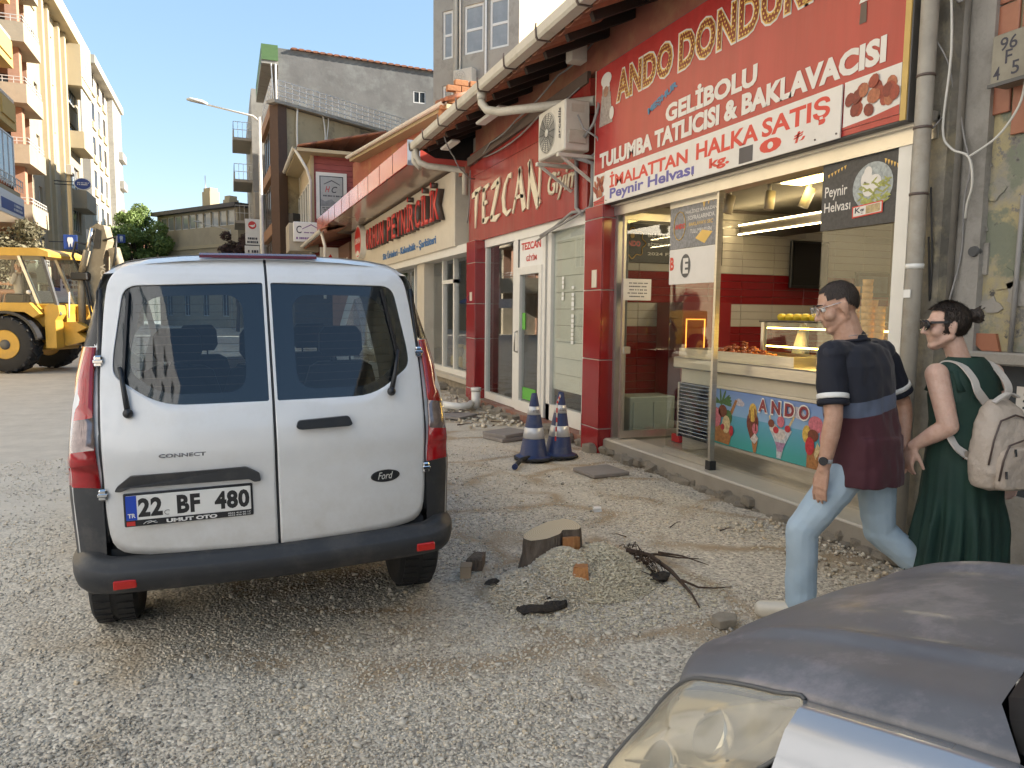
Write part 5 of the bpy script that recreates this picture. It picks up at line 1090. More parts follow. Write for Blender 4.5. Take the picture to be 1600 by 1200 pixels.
def ice(k, *es):
    b = B(PX(k[1])); 
    for e in es:
        if len(e) == 4: ell(b, e[0], e[1], e[2], e[3], 14)
        else: b.poly([(x, y, 0) for x, y in zip(e[0::2], e[1::2])])
    b.obj('ice_print', bl[k[0]], pn)
ice(('wafer', 2), (.06, .16, .06, .02, .30, .01, .34, .14, .2, .19), (.30, .33, .33, .30, .40, .44, .37, .45)); ice(('pink', 3), (.10, .25, .07, .095)); ice(('brown', 3), (.19, .32, .065, .06)); ice(('cream', 4), (.25, .20, .06, .085)); ice(('red', 5), (.2, .17, .03, .03), (.33, .15, .03, .05))
ice(('brown', 2), (.62, .27, .08, .11), (.55, .22, .69, .22, .66, .12, .60, .12)); ice(('yellow', 3), (.62, .36, .055, .085)); ice(('pink', 3), (.66, .22, .04, .05)); ice(('white', 4), (.60, .12, .66, .18, .71, .14, .66, .08)); ice(('wafer', 3), (.62, .1, .70, .12, .68, .005, .65, .005)); ice(('brown', 5), (.575, .38, .59, .38, .60, .28, .59, .28), (.64, .40, .66, .39, .68, .2, .665, .2))
ice(('glass', 2), (.84, .26, 1.12, .27, 1.03, .12, 1.0, .01, .95, .01, .94, .12)); ice(('lilac', 3), (.92, .15, 1.05, .15, 1.01, .07, .96, .07)); ice(('white', 4), (.98, .22, .07, .05), (.9, .26, .05, .04)); ice(('red', 5), (.93, .25, .035, .03), (1.07, .28, .035, .03)); ice(('pink', 5), (.985, .33, .045, .05)); ice(('brown', 6), (.87, .30, .04, .035), (.98, .39, .018, .016)); ice(('cream', 2), (.83, .36, .85, .37, .88, .27, .86, .27), (1.13, .40, 1.15, .39, 1.09, .29, 1.07, .3))
ice(('wafer', 2), (1.30, .14, 1.46, .2, 1.42, .0, 1.3, .0)); ice(('yellow', 3), (1.29, .27, .05, .075)); ice(('brown', 4), (1.36, .27, .06, .05)); ice(('pink', 3), (1.38, .36, .08, .07), (1.47, .26, .04, .09)); ice(('red', 5), (1.33, .18, .05, .075)); ice(('cream', 4), (1.40, .08, 1.45, .17, 1.41, .22, 1.38, .12))
ice(('brown', 3), (1.75, .26, .07, .08), (2.05, .3, .06, .07)); ice(('wafer', 2), (1.68, .18, 1.82, .18, 1.76, .01, 1.74, .01), (1.99, .22, 2.11, .22, 2.06, .01, 2.04, .01)); ice(('pink', 4), (1.72, .32, .06, .06)); ice(('cream', 4), (2.08, .36, .05, .05))
Mw = SHOP(4.366, 5.13, .745)
for i, ch in enumerate('ANDO'):
    y = 5.26 - i * .165
    place('lettering', text_mesh(ch, M_signwhite, .135, .135, bold=.06), pn, SHOP(4.3655, y + .012, .742)); place('lettering', text_mesh(ch, mat('panel_maroon', (.22, .03, .04), .4, var=0) if i == 0 else bpy.data.materials['panel_maroon'], .112, .112, bold=.045), pn, SHOP(4.3645, y, .754))
# things on the counter
tr = thing('steel_tray', 'long shallow steel tray standing on the counter', 'tray', (4.7, 5.9, 1.16))
b = B(); b.box(4.50, 5.0, 5.0, 6.72, 1.161, 1.172); b.box(4.50, 4.512, 5.0, 6.72, 1.172, 1.245); b.box(4.99, 5.0, 5.0, 6.72, 1.172, 1.245); b.box(4.512, 4.99, 5.0, 5.012, 1.172, 1.245); b.box(4.512, 4.99, 6.708, 6.72, 1.172, 1.245); b.obj('pan', M_steel, tr)
R = np.random.default_rng(3); n = 260; r_ = np.sqrt(R.uniform(0, 1, n)); a_ = R.uniform(0, 2 * pi, n)
P = np.stack([4.76 + .17 * r_ * np.cos(a_), 6.0 + .42 * r_ * np.sin(a_), 1.20 + .13 * (1 - r_) * R.uniform(.3, 1, n) + .01], 1)
M_tul = bpy.data.materials.new('fried_dough'); M_tul.use_nodes = True; M_tul.node_tree.nodes['Principled BSDF'].inputs['Base Color'].default_value = (.30, .075, .022, 1); M_tul.node_tree.nodes['Principled BSDF'].inputs['Roughness'].default_value = .25
stones('fried_sweets', P, R.uniform(.02, .03, n), R.uniform(0, 1, n), M_tul, flat=.8, elong=1.9, label='heap of glossy brown syrup sweets in the steel tray')
cb = thing('display_cabinet', 'small glass display cabinet with yellow light strips on the counter', 'cabinet', (5.2, 5.2, 1.16))
b = B(); b.box(4.86, 5.44, 3.9, 5.9, 1.535, 1.55); b.obj('top', M_black, cb)
for y in (3.92, 5.84): b = B(); b.box(4.87, 4.91, y, y + .04, 1.16, 1.535); b.box(5.4, 5.43, y, y + .04, 1.16, 1.535); b.obj('post', M_alu, cb)
M_led = emat('yellow_led', (1.0, .62, .10), 5.0)
for z in (1.475, 1.30): b = B(); b.box(4.875, 4.885, 3.95, 5.8, z, z + .013); b.obj('light_strip', M_led, cb); b = B(); b.box(4.90, 5.4, 3.95, 5.82, z - .01, z - .004); b.obj('shelf', M_shopglass, cb)
b = B(); b.box(4.885, 4.889, 3.94, 5.84, 1.17, 1.53); b.obj('pane', M_shopglass, cb)
b = B(); b.loft([[(5.0, 5.45, 1.17), (5.0, 5.62, 1.17), (5.1, 5.62, 1.17), (5.1, 5.45, 1.17)], [(5.02, 5.48, 1.52), (5.02, 5.52, 1.52), (5.06, 5.52, 1.52), (5.06, 5.48, 1.52)]]); b.obj('support', M_white, cb)
for k in range(5):
    y = 5.72 - k * .105; q = thing('sweet_cup', ['leftmost', 'second from left', 'middle', 'fourth from left', 'rightmost'][k] + ' yellow cup of sweets in the row on the display cabinet', 'cup', (5.0, y, 1.552), group='yellow cups on the cabinet')
    b = B(); b.lathe([(.035, 1.553), (.045, 1.585), (.043, 1.6)], (4.98, y, 0), 12); b.obj('cup', mat('cup_yellow', (.75, .55, .04), .4) if k == 0 else bpy.data.materials['cup_yellow'], q); b = B(); b.ball((4.98, y, 1.6), .04, 10, 5, sz=.5); b.obj('filling', bpy.data.materials['cup_yellow'], q)
M_wafer = mat('wafer', (.62, .34, .12), .7, var=.25, scale=60)
for k, (x, y, h) in enumerate(((4.70, 4.55, .55), (4.72, 4.46, .52), (4.66, 4.41, .60), (4.74, 4.36, .40), (4.80, 4.50, .45))):
    q = thing('wafer_stack', ['tall stack of wafer cones nearest the man\'s neck', 'leaning stack of wafer cones second from the left', 'tallest stack of wafer cones behind the man\'s shoulder', 'short stack of wafer cones on the right', 'half hidden stack of wafer cones at the back'][k], 'wafers', (x, y, 1.16), group='stacks of wafer cones')
    b = B(); z = 1.161
    while z < 1.25 + h: b.lathe([(.036, z), (.041, z + .05)], (x + .02 * (z - 1.16) * (k - 2), y, 0), 12); z += .052
    b.obj('cones', M_wafer, q)
# wall fittings
q = thing('television', 'black television on the tiled wall above the counter', 'television', (7.3, 8, 2.2)); b = B(); b.box(7.02, 7.66, 7.93, 7.98, 1.97, 2.60, bev=.01); b.obj('casing', M_black, q); b = B(); b.box(7.05, 7.63, 7.922, 7.929, 2.01, 2.57); b.obj('screen', mat('tv_screen', (.012, .012, .015), .08, var=0), q); b = B(); b.box(7.3, 7.4, 7.98, 8.09, 2.2, 2.35); b.obj('bracket', M_black, q)
q = thing('picture_frame', 'dark framed picture on the tiled wall behind the wafer cones', 'picture', (8.6, 8, 2)); b = B(); b.box(8.28, 8.92, 8.05, 8.08, 1.88, 2.22); b.obj('frame', M_black, q); b = B(); b.box(8.33, 8.87, 8.044, 8.049, 1.93, 2.17); b.obj('picture', mat('picture_blue', (.16, .22, .28), .2, var=.4, scale=5), q)
q = thing('wall_board', 'dark festive ANDO board on the tiled wall inside the glass door', 'sign', (4.85, 8.05, 2.4)); b = B(); b.box(4.32, 6.0, 8.05, 8.08, 2.24, 2.71); b.obj('board', M_posterdark, q)
WB = lambda x, z: plane_M((x, 8.045, z), (1, 0, 0), (0, 0, 1))
b = B(WB(4.66, 2.47)); 
ring = [(.17 * cos(a) * (1 + .12 * cos(8 * a)), .17 * sin(a) * (1 + .12 * cos(8 * a)), 0) for a in np.linspace(0, 2 * pi, 65)]; b.tube(ring, .007, 4); ell(b, .0, .09, .03, .03); b.obj('ornament', M_gold, q)
place('lettering', text_mesh('ANDO', M_letter_red, .23, .07, bold=.05), q, WB(4.545, 2.43))
for w_, z in (('BU RAMAZAN', 2.55), ('BİZDE ZAM YOK', 2.44), ('2024 FİYATI', 2.33)): place('lettering', text_mesh(w_, M_signwhite, .58, .05, bold=.02), q, WB(4.88, z))
for k, (x, y, g) in enumerate(((5.30, 6.36, 0), (5.52, 6.02, .25), (5.1, 6.75, .1))):
    q = thing('spot_lamp', ['white tube spotlight hanging left of the bright ceiling panel', 'tilted white tube spotlight in front of the bright ceiling panel', 'white tube spotlight half hidden by the grey festive poster'][k], 'ceiling lamp', (x, y, 2.95), group='white tube spotlights')
    b = B(); b.tube([(x, y, 2.955), (x, y, 2.88)], .02, 8); b.obj('stem', M_white, q); b = B(); b.tube([(x + .02, y, 2.89), (x + .0 - g * .1, y + g * .25, 2.70)], .05, 14); b.obj('lamp_tube', M_creampanel, q)
q = thing('ceiling_light', 'bright warm light panel on the ceiling of the sweet shop', 'ceiling lamp', (5.4, 5.4, 2.95)); b = B(); b.box(5.18, 5.52, 4.9, 6.15, 2.925, 2.958); b.obj('frame', M_white, q); b = B(); b.box(5.22, 5.48, 4.95, 6.1, 2.918, 2.924); b.obj('diffuser', emat('warm_panel', (1.0, .72, .22), 3.0), q)
l = bpy.data.lights.new('ceiling_light_glow', 'AREA'); l.energy = 11; l.color = (1, .84, .62); l.shape = 'RECTANGLE'; l.size = 1.0; l.size_y = 2.4; lo = bpy.data.objects.new('ceiling_light_glow', l); COL.objects.link(lo); lo.location = (6.2, 5.6, 2.86); lo.parent = q; lo.matrix_parent_inverse = WM[q.name].inverted()
q = thing('light_bulkhead', 'dark hanging box with two warm light strips above the counter', 'lighting', (6.3, 7, 2.6)); b = B(); b.box(6.21, 6.9, 4.6, 8.0, 2.645, 2.755); b.obj('box', mat('bulkhead_dark', (.05, .045, .04), .5), q)
for z in (2.75, 2.632): b = B(); b.box(6.195, 6.208, 4.6, 8.0, z, z + .012); b.obj('light_strip', emat('warm_strip', (1, .78, .4), 6.0), q)
q = thing('fridge', 'drinks fridge with glowing orange frame behind the glass door', 'fridge', (5.3, 7.8, .2)); b = B(); b.box(5.05, 5.75, 7.5, 8.06, .16, 1.75); b.obj('cabinet', mat('fridge_red', (.17, .012, .015), .3), q)
b = B(); 
for x0, x1, z0, z1 in ((5.1, 5.112, .4, 1.55), (5.36, 5.372, .4, 1.55), (5.112, 5.36, .4, .412), (5.112, 5.36, 1.538, 1.55)): b.box(x0, x1, 7.488, 7.498, z0, z1)
b.obj('light_frame', emat('orange_led', (1, .38, .06), .35), q)
q = thing('low_cabinet', 'pale green low cupboard just inside the folded glass door', 'cabinet', (4.9, 7.7, .15)); b = B(); b.box(4.4, 5.02, 7.55, 7.95, .16, .62, bev=.01); b.obj('carcass', mat('pale_green', (.36, .41, .38), .5), q); b = B(); b.box(4.44, 4.70, 7.538, 7.549, .2, .56); b.box(4.72, 4.98, 7.538, 7.549, .2, .56); b.obj('door', bpy.data.materials['pale_green'], q)
q = thing('red_box', 'small red box with white lid on the shop floor behind the door rail', 'box', (4.75, 7.2, .15)); b = B(); b.box(4.72, 4.9, 7.0, 7.15, .155, .24); b.obj('base', M_letter_red, q); b = B(); b.lathe([(.06, .241), (.06, .27)], (4.81, 7.08, 0), 14); b.obj('lid', M_white, q)

# ------------------------------------------------------------------ peeling wall at the right edge
M_peel = bpy.data.materials.new('peeling_wall'); M_peel.use_nodes = True
t_ = M_peel.node_tree; L = t_.links.new; p = t_.nodes['Principled BSDF']; tc = N(t_, 'TexCoord').outputs['Object']
def nz(sc, det=8, ro=.65):
    n = N(t_, 'TexNoise'); n.inputs['Scale'].default_value = sc; n.inputs['Detail'].default_value = det; n.inputs['Roughness'].default_value = ro; L(tc, n.inputs['Vector']); return n.outputs['Fac']
def thr(x, a, c):
    r = N(t_, 'ValToRGB'); r.color_ramp.elements[0].position = a; r.color_ramp.elements[1].position = c; L(x, r.inputs[0]); return r.outputs[0]
def mixc(f, a, c):
    m = N(t_, 'MixRGB'); L(f, m.inputs[0])
    for i, v in ((1, a), (2, c)):
        if isinstance(v, tuple): m.inputs[i].default_value = rgba(v)
        else: L(v, m.inputs[i])
    return m.outputs[0]
c1 = mixc(thr(nz(3.2), .44, .56), (.29, .275, .235), (.40, .34, .195)); c2 = mixc(thr(nz(2.1, 10), .52, .57), c1, (.20, .215, .16)); c3 = mixc(thr(nz(5.5, 11, .75), .56, .60), c2, (.20, .19, .175)); c4 = mixc(thr(nz(11, 9), .62, .66), c3, (.09, .085, .08))
L(c4, p.inputs['Base Color']); p.inputs['Roughness'].default_value = .9; bb = N(t_, 'Bump'); bb.inputs['Strength'].default_value = .7; bb.inputs['Distance'].default_value = .03; L(nz(5.5, 11, .75), bb.inputs['Height']); L(bb.outputs[0], p.inputs['Normal'])
t = thing('old_building', 'old building with peeling yellow green wall and leftover orange tiles', 'building', (5, 0, 0))
b = B(); b.box(4.30, 10.6, -13, 3.40, 1.40, 7.6); b.obj('wall', M_peel, t); b = B(); b.box(4.75, 10.6, -13, 3.40, -.05, 1.40); b.obj('lower_wall', M_dkgrey, t); b = B(); b.box(4.0, 10.7, -13.1, 3.6, 7.6, 7.8); b.obj('roof', M_concrete, t)
M_ot = mat('orange_tile', (0.36, 0.145, 0.085), .35, var=.18, dirt=(.3, .1, .06), damt=.4)
for y0, y1, z0, z1 in ((3.08, 3.37, 3.14, 3.42), (2.75, 3.06, 3.24, 3.62), (3.10, 3.38, 2.80, 3.13), (2.78, 3.085, 2.66, 3.22), (3.12, 3.40, 3.43, 3.75), (2.76, 3.1, 3.64, 3.95), (3.31, 3.415, 1.80, 2.10), (2.4, 2.74, 2.9, 3.6)):
    b = B(); b.box(4.278, 4.297, y0, y1, z0, z1, bev=.004); b.obj('tile', M_ot, t)
b = B(); b.prism([(3.285, 1.505), (3.08, 1.505), (3.05, 1.40), (3.16, 1.40)], lambda u, v, w: (w, u, v), 4.275, 4.297); b.obj('tile', M_ot, t, label='broken slanting orange tile')
b = B(); b.box(4.285, 4.3, 3.17, 3.29, 1.86, 2.05); b.obj('patch', M_concrete, t); b = B(); b.lathe([(.0, 0), (.03, 0), (.035, -.02), (.03, -.05)], (4.28, 3.23, 2.0), 12, 'X'); b.obj('fitting', M_dkgrey, t)
b = B(); b.box(4.29, 4.30, 3.02, 3.30, 3.44, 3.56); b.obj('patch', M_concrete, t)
R = random.Random(6)
for k in range(9):
    y, z, r = R.uniform(2.9, 3.38), R.uniform(1.5, 2.75), R.uniform(.05, .14); n = 11; rr = [r * R.uniform(.6, 1.2) for _ in range(n)]
    b = B(); b.prism([(y + rr[i] * cos(2 * pi * i / n), z + rr[i] * .8 * sin(2 * pi * i / n)) for i in range(n)], lambda u, v, w: (w, u, v), 4.291, 4.2985); b.obj('plaster_flake', M_peel if k % 2 else M_concrete, t)
b = B(); b.box(4.22, 4.75, -2, 3.65, 1.322, 1.397, bev=.01); b.obj('ledge', M_concrete, t)
q = thing('glass_showcase', 'dark glass showcase under the stone ledge behind the woman', 'showcase', (4.5, 2.5, 0)); b = B(); b.box(4.33, 4.7, 0.5, 3.5, .55, 1.318); b.obj('pane', M_dark_glass, q)
b = B(); b.box(4.30, 4.72, .4, 3.55, .0, .55); b.obj('base', M_concrete, q)
for y in (.5, 1.5, 2.5, 3.46): b = B(); b.box(4.31, 4.35, y, y + .05, .552, 1.32); b.obj('bar', M_alu, q)
b = B(); b.box(4.31, 4.329, .6, 3.45, .84, .87); b.obj('bar', M_alu, q)
notice('white and pink printed sheet on the dark showcase at the right edge of the picture', (4.325, 2.96, 1.0), (0, -1, 0), (0, 0, 1), .22, .2, 7, 4)
q = thing('plastic_tub', 'white plastic tub on the stone ledge left of the woman\'s face', 'tub', (4.35, 3.55, 1.4)); b = B(); b.box(4.25, 4.45, 3.38, 3.62, 1.398, 1.475, bev=.012); b.obj('tub', M_white, q); b = B(); b.box(4.24, 4.46, 3.37, 3.63, 1.476, 1.49, bev=.004); b.obj('lid', M_white, q)
M_pipe = mat('old_pipe', (.36, .33, .28), .55, var=.2, scale=5, dirt=(.24, .2, .15), dscale=4, damt=.5)
q = thing('drain_pipe', 'thick cream drain pipe at the right end of the red sweet shop sign', 'pipe', (4.02, 3.43, 0)); b = B(); b.tube([(4.02, 3.455, 0), (4.02, 3.45, 2.0), (4.02, 3.46, 5)], .05, 16); b.obj('pipe', M_pipe, q)
for z in (2.35, 2.75, 3.06): b = B(); b.lathe([(.054, z), (.056, z + .004), (.056, z + .012), (.054, z + .016)], (4.02, 3.452, 0), 16); b.obj('wire_tie', M_letter_side, q)
b = B(); b.lathe([(.053, 1.9), (.054, 1.93)], (4.02, 3.45, 0), 16); b.box(3.962, 3.968, 3.42, 3.47, 1.72, 1.77); b.obj('sticker', M_white, q)
q = thing('drain_pipe', 'thinner dark grey pipe between the thick drain pipe and the peeling wall', 'pipe', (4.2, 3.37, 0)); b = B(); b.tube([(4.22, 3.385, 1.4), (4.22, 3.38, 3.0), (4.22, 3.4, 5)], .038, 12); b.obj('pipe', mat('grey_pipe', (.22, .2, .17), .5, var=.25), q)
q = thing('conduit', 'narrow weathered conduit beside the patched wall at the far right edge', 'pipe', (4.28, 2.9, 1.4)); b = B(); b.tube([(4.27, 2.98, 1.4), (4.27, 2.97, 2.3)], .014, 8); b.obj('pipe', M_cable, q)
for pts, r, m in (([(4.1, 3.40, 3.7), (4.08, 3.34, 3.2), (4.1, 3.38, 2.75), (4.12, 3.33, 2.62), (4.13, 3.22, 2.55), (4.15, 3.2, 2.4), (4.17, 3.24, 2.28), (4.2, 3.27, 2.2)], .008, M_cable_white), ([(4.13, 3.22, 2.55), (4.2, 3.1, 2.65), (4.22, 3.0, 2.8), (4.2, 2.96, 2.93)], .007, M_cable_white), ([(4.05, 3.44, 3.3), (4.1, 3.36, 3.1), (4.15, 3.38, 2.9), (4.06, 3.42, 2.75)], .005, M_cable), ([(4.2, 3.36, 2.9), (4.22, 3.33, 2.7), (4.2, 3.26, 2.5), (4.22, 3.3, 2.3), (4.24, 3.31, 2.0), (4.2, 3.34, 1.7)], .006, M_cable), ([(4.08, 3.42, 2.4), (4.1, 3.40, 2.0), (4.12, 3.41, 1.7), (4.1, 3.43, 2.1)], .006, M_cable_dark), ([(4.1, 3.42, 3.9), (4.12, 3.36, 3.5), (4.16, 3.3, 3.55), (4.2, 3.34, 3.7)], .009, M_cable)):
    p_ = [Vector(x) for x in pts]; pp = [p_[0]]
    for i in range(len(p_) - 1):
        a, b0, c_, d_ = p_[max(i - 1, 0)], p_[i], p_[i + 1], p_[min(i + 2, len(p_) - 1)]
        for s_ in (0.2, .4, .6, .8, 1): pp.append(.5 * ((2 * b0) + (c_ - a) * s_ + (2 * a - 5 * b0 + 4 * c_ - d_) * s_ ** 2 + (3 * b0 - a - 3 * c_ + d_) * s_ ** 3))
    b = B(); b.tube(pp, r, 5); b.obj('cable', m, t)
q = thing('meter_box', 'grey metal box marked 96 F 45 on the orange tiles', 'box', (4.2, 3.03, 3.05)); b = B(); b.box(4.15, 4.29, 2.89, 3.135, 2.93, 3.21, bev=.006); b.obj('casing', mat('box_khaki', (.26, .24, .19), .6, var=.2, dirt=(.15, .13, .1), damt=.4), q)
b = B(); b.box(4.138, 4.152, 2.885, 3.14, 2.92, 2.94); b.obj('lip', M_dkgrey, q)
for w_, y0, y1, z0 in (('96', 3.085, 2.985, 3.11), ('F', 3.05, 3.01, 3.035), ('4', 3.115, 3.075, 2.955), ('5', 3.01, 2.965, 2.965)): shop_text(w_, 4.1485, y0, y1, z0, z0 + .075, M_ink, q, bold=.01)
# unseen buildings added behind the camera for reflections and to cut sky light
t = thing('pale_apartment_block', 'pale apartment block with rows of windows behind the viewpoint', 'building', (-14, -10, 0))
F = FL(-10.0); holes = [(a, a + 1.6, 3.8 + 3 * k, 5.5 + 3 * k) for k in range(7) for a in (-27, -23, -19, -15, -11, -7, -3, 1, 5, 9)]
b = B(F); wall(b, -30, 12, 0, 26, holes, .2); b.poly([(12, 0, 0), (12, -8, 0), (12, -8, 26), (12, 0, 26)]); b.poly([(-30, 0, 26), (12, 0, 26), (12, -8, 26), (-30, -8, 26)]); b.obj('wall', mat('pale_grey_render', (.43, .44, .46), .85, scale=.6, var=.12), t)
for h in holes: window(t, F, *h, -.15, cols=2)
t = thing('unseen_brick_house', 'dark red brown house across the street end behind the viewpoint', 'building', (4, -34, 0))
F = FR((0, -34, 0), (1, 0, 0), (0, 1, 0)); holes = [(a, a + 1.4, 3.8 + 3 * k, 5.4 + 3 * k) for k in range(2) for a in (-6, -2.5, 1, 4.5, 8, 11)]
b = B(F); wall(b, -9, 16, 0, 9.5, holes, .2); b.poly([(-9, 0, 9.5), (16, 0, 9.5), (16, -8, 9.5), (-9, -8, 9.5)]); b.obj('wall', mat('dull_brick_render', (.26, .22, .21), .85, scale=.8, var=.2), t)
for h in holes: window(t, F, *h, -.15, cols=2)
# ------------------------------------------------------------------ white van
def lerp_tab(tab, z):
    if z <= tab[0][0]: return tab[0][1]
    for (a, u), (c, v) in zip(tab, tab[1:]):
        if z <= c:
            s_ = (z - a) / (c - a); return u + (v - u) * s_
    return tab[-1][1]
def smooth_tab(tab, z, d=.03): return (lerp_tab(tab, z - d) + 2 * lerp_tab(tab, z) + lerp_tab(tab, z + d)) / 4
def round_poly(pts, rad, n=5):
    out = []; k = len(pts)
    for i, p in enumerate(pts):
        p = Vector(p); a = (Vector(pts[i - 1]) - p); c = (Vector(pts[(i + 1) % k]) - p); r = rad[i] if isinstance(rad, (list, tuple)) else rad
        if r <= 0: out.append(tuple(p)); continue
        r = min(r, a.length * .48, c.length * .48); A, C = p + a.normalized() * r, p + c.normalized() * r
        for j in range(n + 1):
            s_ = j / n; q = A * (1 - s_) ** 2 + p * 2 * s_ * (1 - s_) + C * s_ ** 2; out.append(tuple(q))
    return out
def ray_hit(poly, c, a):
    """distance from c along angle a to the outline"""
    d = Vector((cos(a), sin(a))); best = None; c = Vector(c)
    for p, q in zip(poly, poly[1:] + poly[:1]):
        p, q = Vector(p) - c, Vector(q) - c; e = q - p; den = d.x * e.y - d.y * e.x
        if abs(den) < 1e-12: continue
        t_ = (p.x * e.y - p.y * e.x) / den; s_ = (p.x * d.y - p.y * d.x) / den
        if t_ > 1e-6 and -1e-6 <= s_ <= 1 + 1e-6: best = t_ if best is None else max(best, t_)
    return best
def ring_sheet(bld, outer, inner, fn, c, nr=8, extra=72, inner_flange=None, outer_flange=None):
    """sheet between two outlines around c; fn(x, z) -> 3d"""
    C = Vector(c); A = sorted({round(atan2(p[1] - c[1], p[0] - c[0]), 5) for p in list(outer) + list(inner)} | {round(-pi + 2 * pi * i / extra, 5) for i in range(extra)})
    AA = [A[0]]
    for a in A[1:]:
        if a - AA[-1] > .004: AA.append(a)
    rings = []
    for k in range(nr + 1):
        s_ = k / nr; ring = []
        for a in AA:
            ri, ro = ray_hit(inner, c, a), ray_hit(outer, c, a); r = ri + (ro - ri) * s_; ring.append((c[0] + r * cos(a), c[1] + r * sin(a)))
        rings.append(ring)
    V = []
    if inner_flange: V.append([fn(x, z, inner_flange) for x, z in rings[0]])
    V += [[fn(x, z, 0) for x, z in r] for r in rings]
    if outer_flange: V.append([fn(x, z, outer_flange) for x, z in rings[-1]])
    bld.loft(V, closed=True, caps=False)
def fan_sheet(bld, outline, fn, c, nr=6, extra=48):
    A = sorted({round(atan2(p[1] - c[1], p[0] - c[0]), 5) for p in outline} | {round(-pi + 2 * pi * i / extra, 5) for i in range(extra)}); AA = [A[0]]
    for a in A[1:]:
        if a - AA[-1] > .004: AA.append(a)
    R_ = [ray_hit(outline, c, a) for a in AA]; rings = [[fn(c[0] + r * k / nr * cos(a), c[1] + r * k / nr * sin(a), 0) for a, r in zip(AA, R_)] for k in range(1, nr + 1)]
    bld.loft(rings, closed=True, caps=False); cv = bld.v(fn(c[0], c[1], 0)); n = len(AA)
    bld.bm.verts.ensure_lookup_table(); first = bld.bm.verts[len(bld.bm.verts) - 1 - n * nr: len(bld.bm.verts) - 1 - n * nr + n]
    for j in range(n): bld.f([first[j], first[(j + 1) % n], cv], True)

VAN = Matrix.Translation((0.205, 3.46, 0)) @ Matrix.Rotation(radians(-1.15), 4, 'Y')
VANW = Matrix.Translation((0.205, 3.46, 0))
YB = [(0.3, .03), (.5, .0), (.92, .004), (.96, -.012), (1.08, .0), (1.18, .03), (1.3, .075), (1.74, .25), (1.80, .29), (1.86, .37)]
WB_ = [(.28, .79), (.5, .835), (.8, .85), (1.0, .848), (1.2, .83), (1.44, .785), (1.70, .725), (1.78, .69)]
def rear(x, z): return smooth_tab(YB, z) + .058 * (x / .75) ** 2 + .03 * (abs(x) / .75) ** 6
M_vanw = mat('van_white_paint', (0.76, 0.765, 0.77), 0.28, var=0.03, scale=1.5, coat=.6, spec=.5, dirt=(.60, .58, .54), dscale=3.5, damt=.22)
M_vanblk = mat('van_black_plastic', (0.03, 0.032, 0.036), 0.55, var=.15, scale=10, dirt=(.10, .09, .08), dscale=5, damt=.35)
M_vanglass = glass_mat('van_tinted_glass', (0.62, 0.70, 0.74), 1.0, .01, .015)
M_frit = mat('van_black_band', (0.012, 0.013, 0.016), .25, var=0)
M_chrome = mat('chrome', (.7, .7, .7), .12, metal=1, var=0)
M_lampred = mat('lamp_red', (.42, .008, .012), .12, var=.25, scale=25, coat=.8); M_lampclear = mat('lamp_clear', (.30, .23, .22), .12, metal=.5, var=.45, scale=22, coat=.9)
def road_dust(m):
    t = m.node_tree; L = t.links.new; p = t.nodes['Principled BSDF']; src = p.inputs['Base Color'].links[0].from_socket; tc = N(t, 'TexCoord').outputs['Object']; sx = N(t, 'SeparateXYZ'); L(tc, sx.inputs[0])
    mr = N(t, 'MapRange'); mr.inputs[1].default_value = 1.05; mr.inputs[2].default_value = .42; L(sx.outputs[2], mr.inputs[0]); n = N(t, 'TexNoise'); n.inputs['Scale'].default_value = 9; n.inputs['Detail'].default_value = 10; n.inputs['Roughness'].default_value = .75; L(tc, n.inputs['Vector'])
    a = N(t, 'Math', operation='MULTIPLY', use_clamp=True); L(mr.outputs[0], a.inputs[0]); L(n.outputs['Fac'], a.inputs[1]); mx = N(t, 'MixRGB'); L(a.outputs[0], mx.inputs[0]); L(src, mx.inputs[1]); mx.inputs[2].default_value = (.42, .37, .30, 1); L(mx.outputs[0], p.inputs['Base Color'])
road_dust(M_vanw)
van = thing('white_van', 'white panel van with twin rear doors and plate 22 BF 480 standing on gravel', 'van', (0.205, 3.46, 0))
# body shell
prof = [(lerp_tab(WB_, z), z) for z in (.405, .46, .56, .7, .84, .95, 1.08, 1.2, 1.32, 1.44, 1.57, 1.70, 1.77)] + [(.655, 1.81), (.60, 1.835), (.5, 1.853), (.36, 1.866), (.18, 1.874), (0, 1.877)]
def hroof(y): return lerp_tab([(0, 1), (2.1, 1.0), (2.5, .985), (2.75, .93), (3.35, .64), (4.0, .56), (4.3, .46), (4.38, .36)], y)
def sect(y, k, first=0):
    out = []
    for w, z in prof:
        if first == 0:                                     # at the doors
            x = min(w, .715); yy = rear(x, min(z, 1.84)) + (0.004 if z < 1.7 else .0); zz = z - (.035 if z > 1.8 else 0)
            if z > 1.8: yy = rear(x, 1.80) + .01
        elif first == 1: x = w * .99 if z < 1.75 else w; yy = rear(min(w, .757), min(z, 1.84)) + .05; zz = z - (.008 if z > 1.8 else 0)
        elif first == 2: x = w; yy = rear(min(w, .757), min(z, 1.84)) + .16; zz = z
        else:
            x = w * k; yy = y; s_ = hroof(y); zz = z if z < .5 else .5 + (z - .5) * (s_ * 1.877 - .5) / (1.877 - .5)
            if y > 2.6: x *= lerp_tab([(2.6, 1), (3.6, .97), (4.1, .90), (4.38, .74)], y)
        out.append((x, yy, zz))
    return out
ST = [(0, 1, 0), (0, 1, 1), (0, 1, 2), (.45, 1.015, 9), (.75, 1.03, 9), (1.3, 1.04, 9), (1.95, 1.045, 9), (2.45, 1.045, 9), (2.95, 1.04, 9), (3.35, 1.03, 9), (3.8, 1.0, 9), (4.2, .97, 9), (4.38, .93, 9)]
b = B(VAN); li = B(VAN); gw = B(VAN)
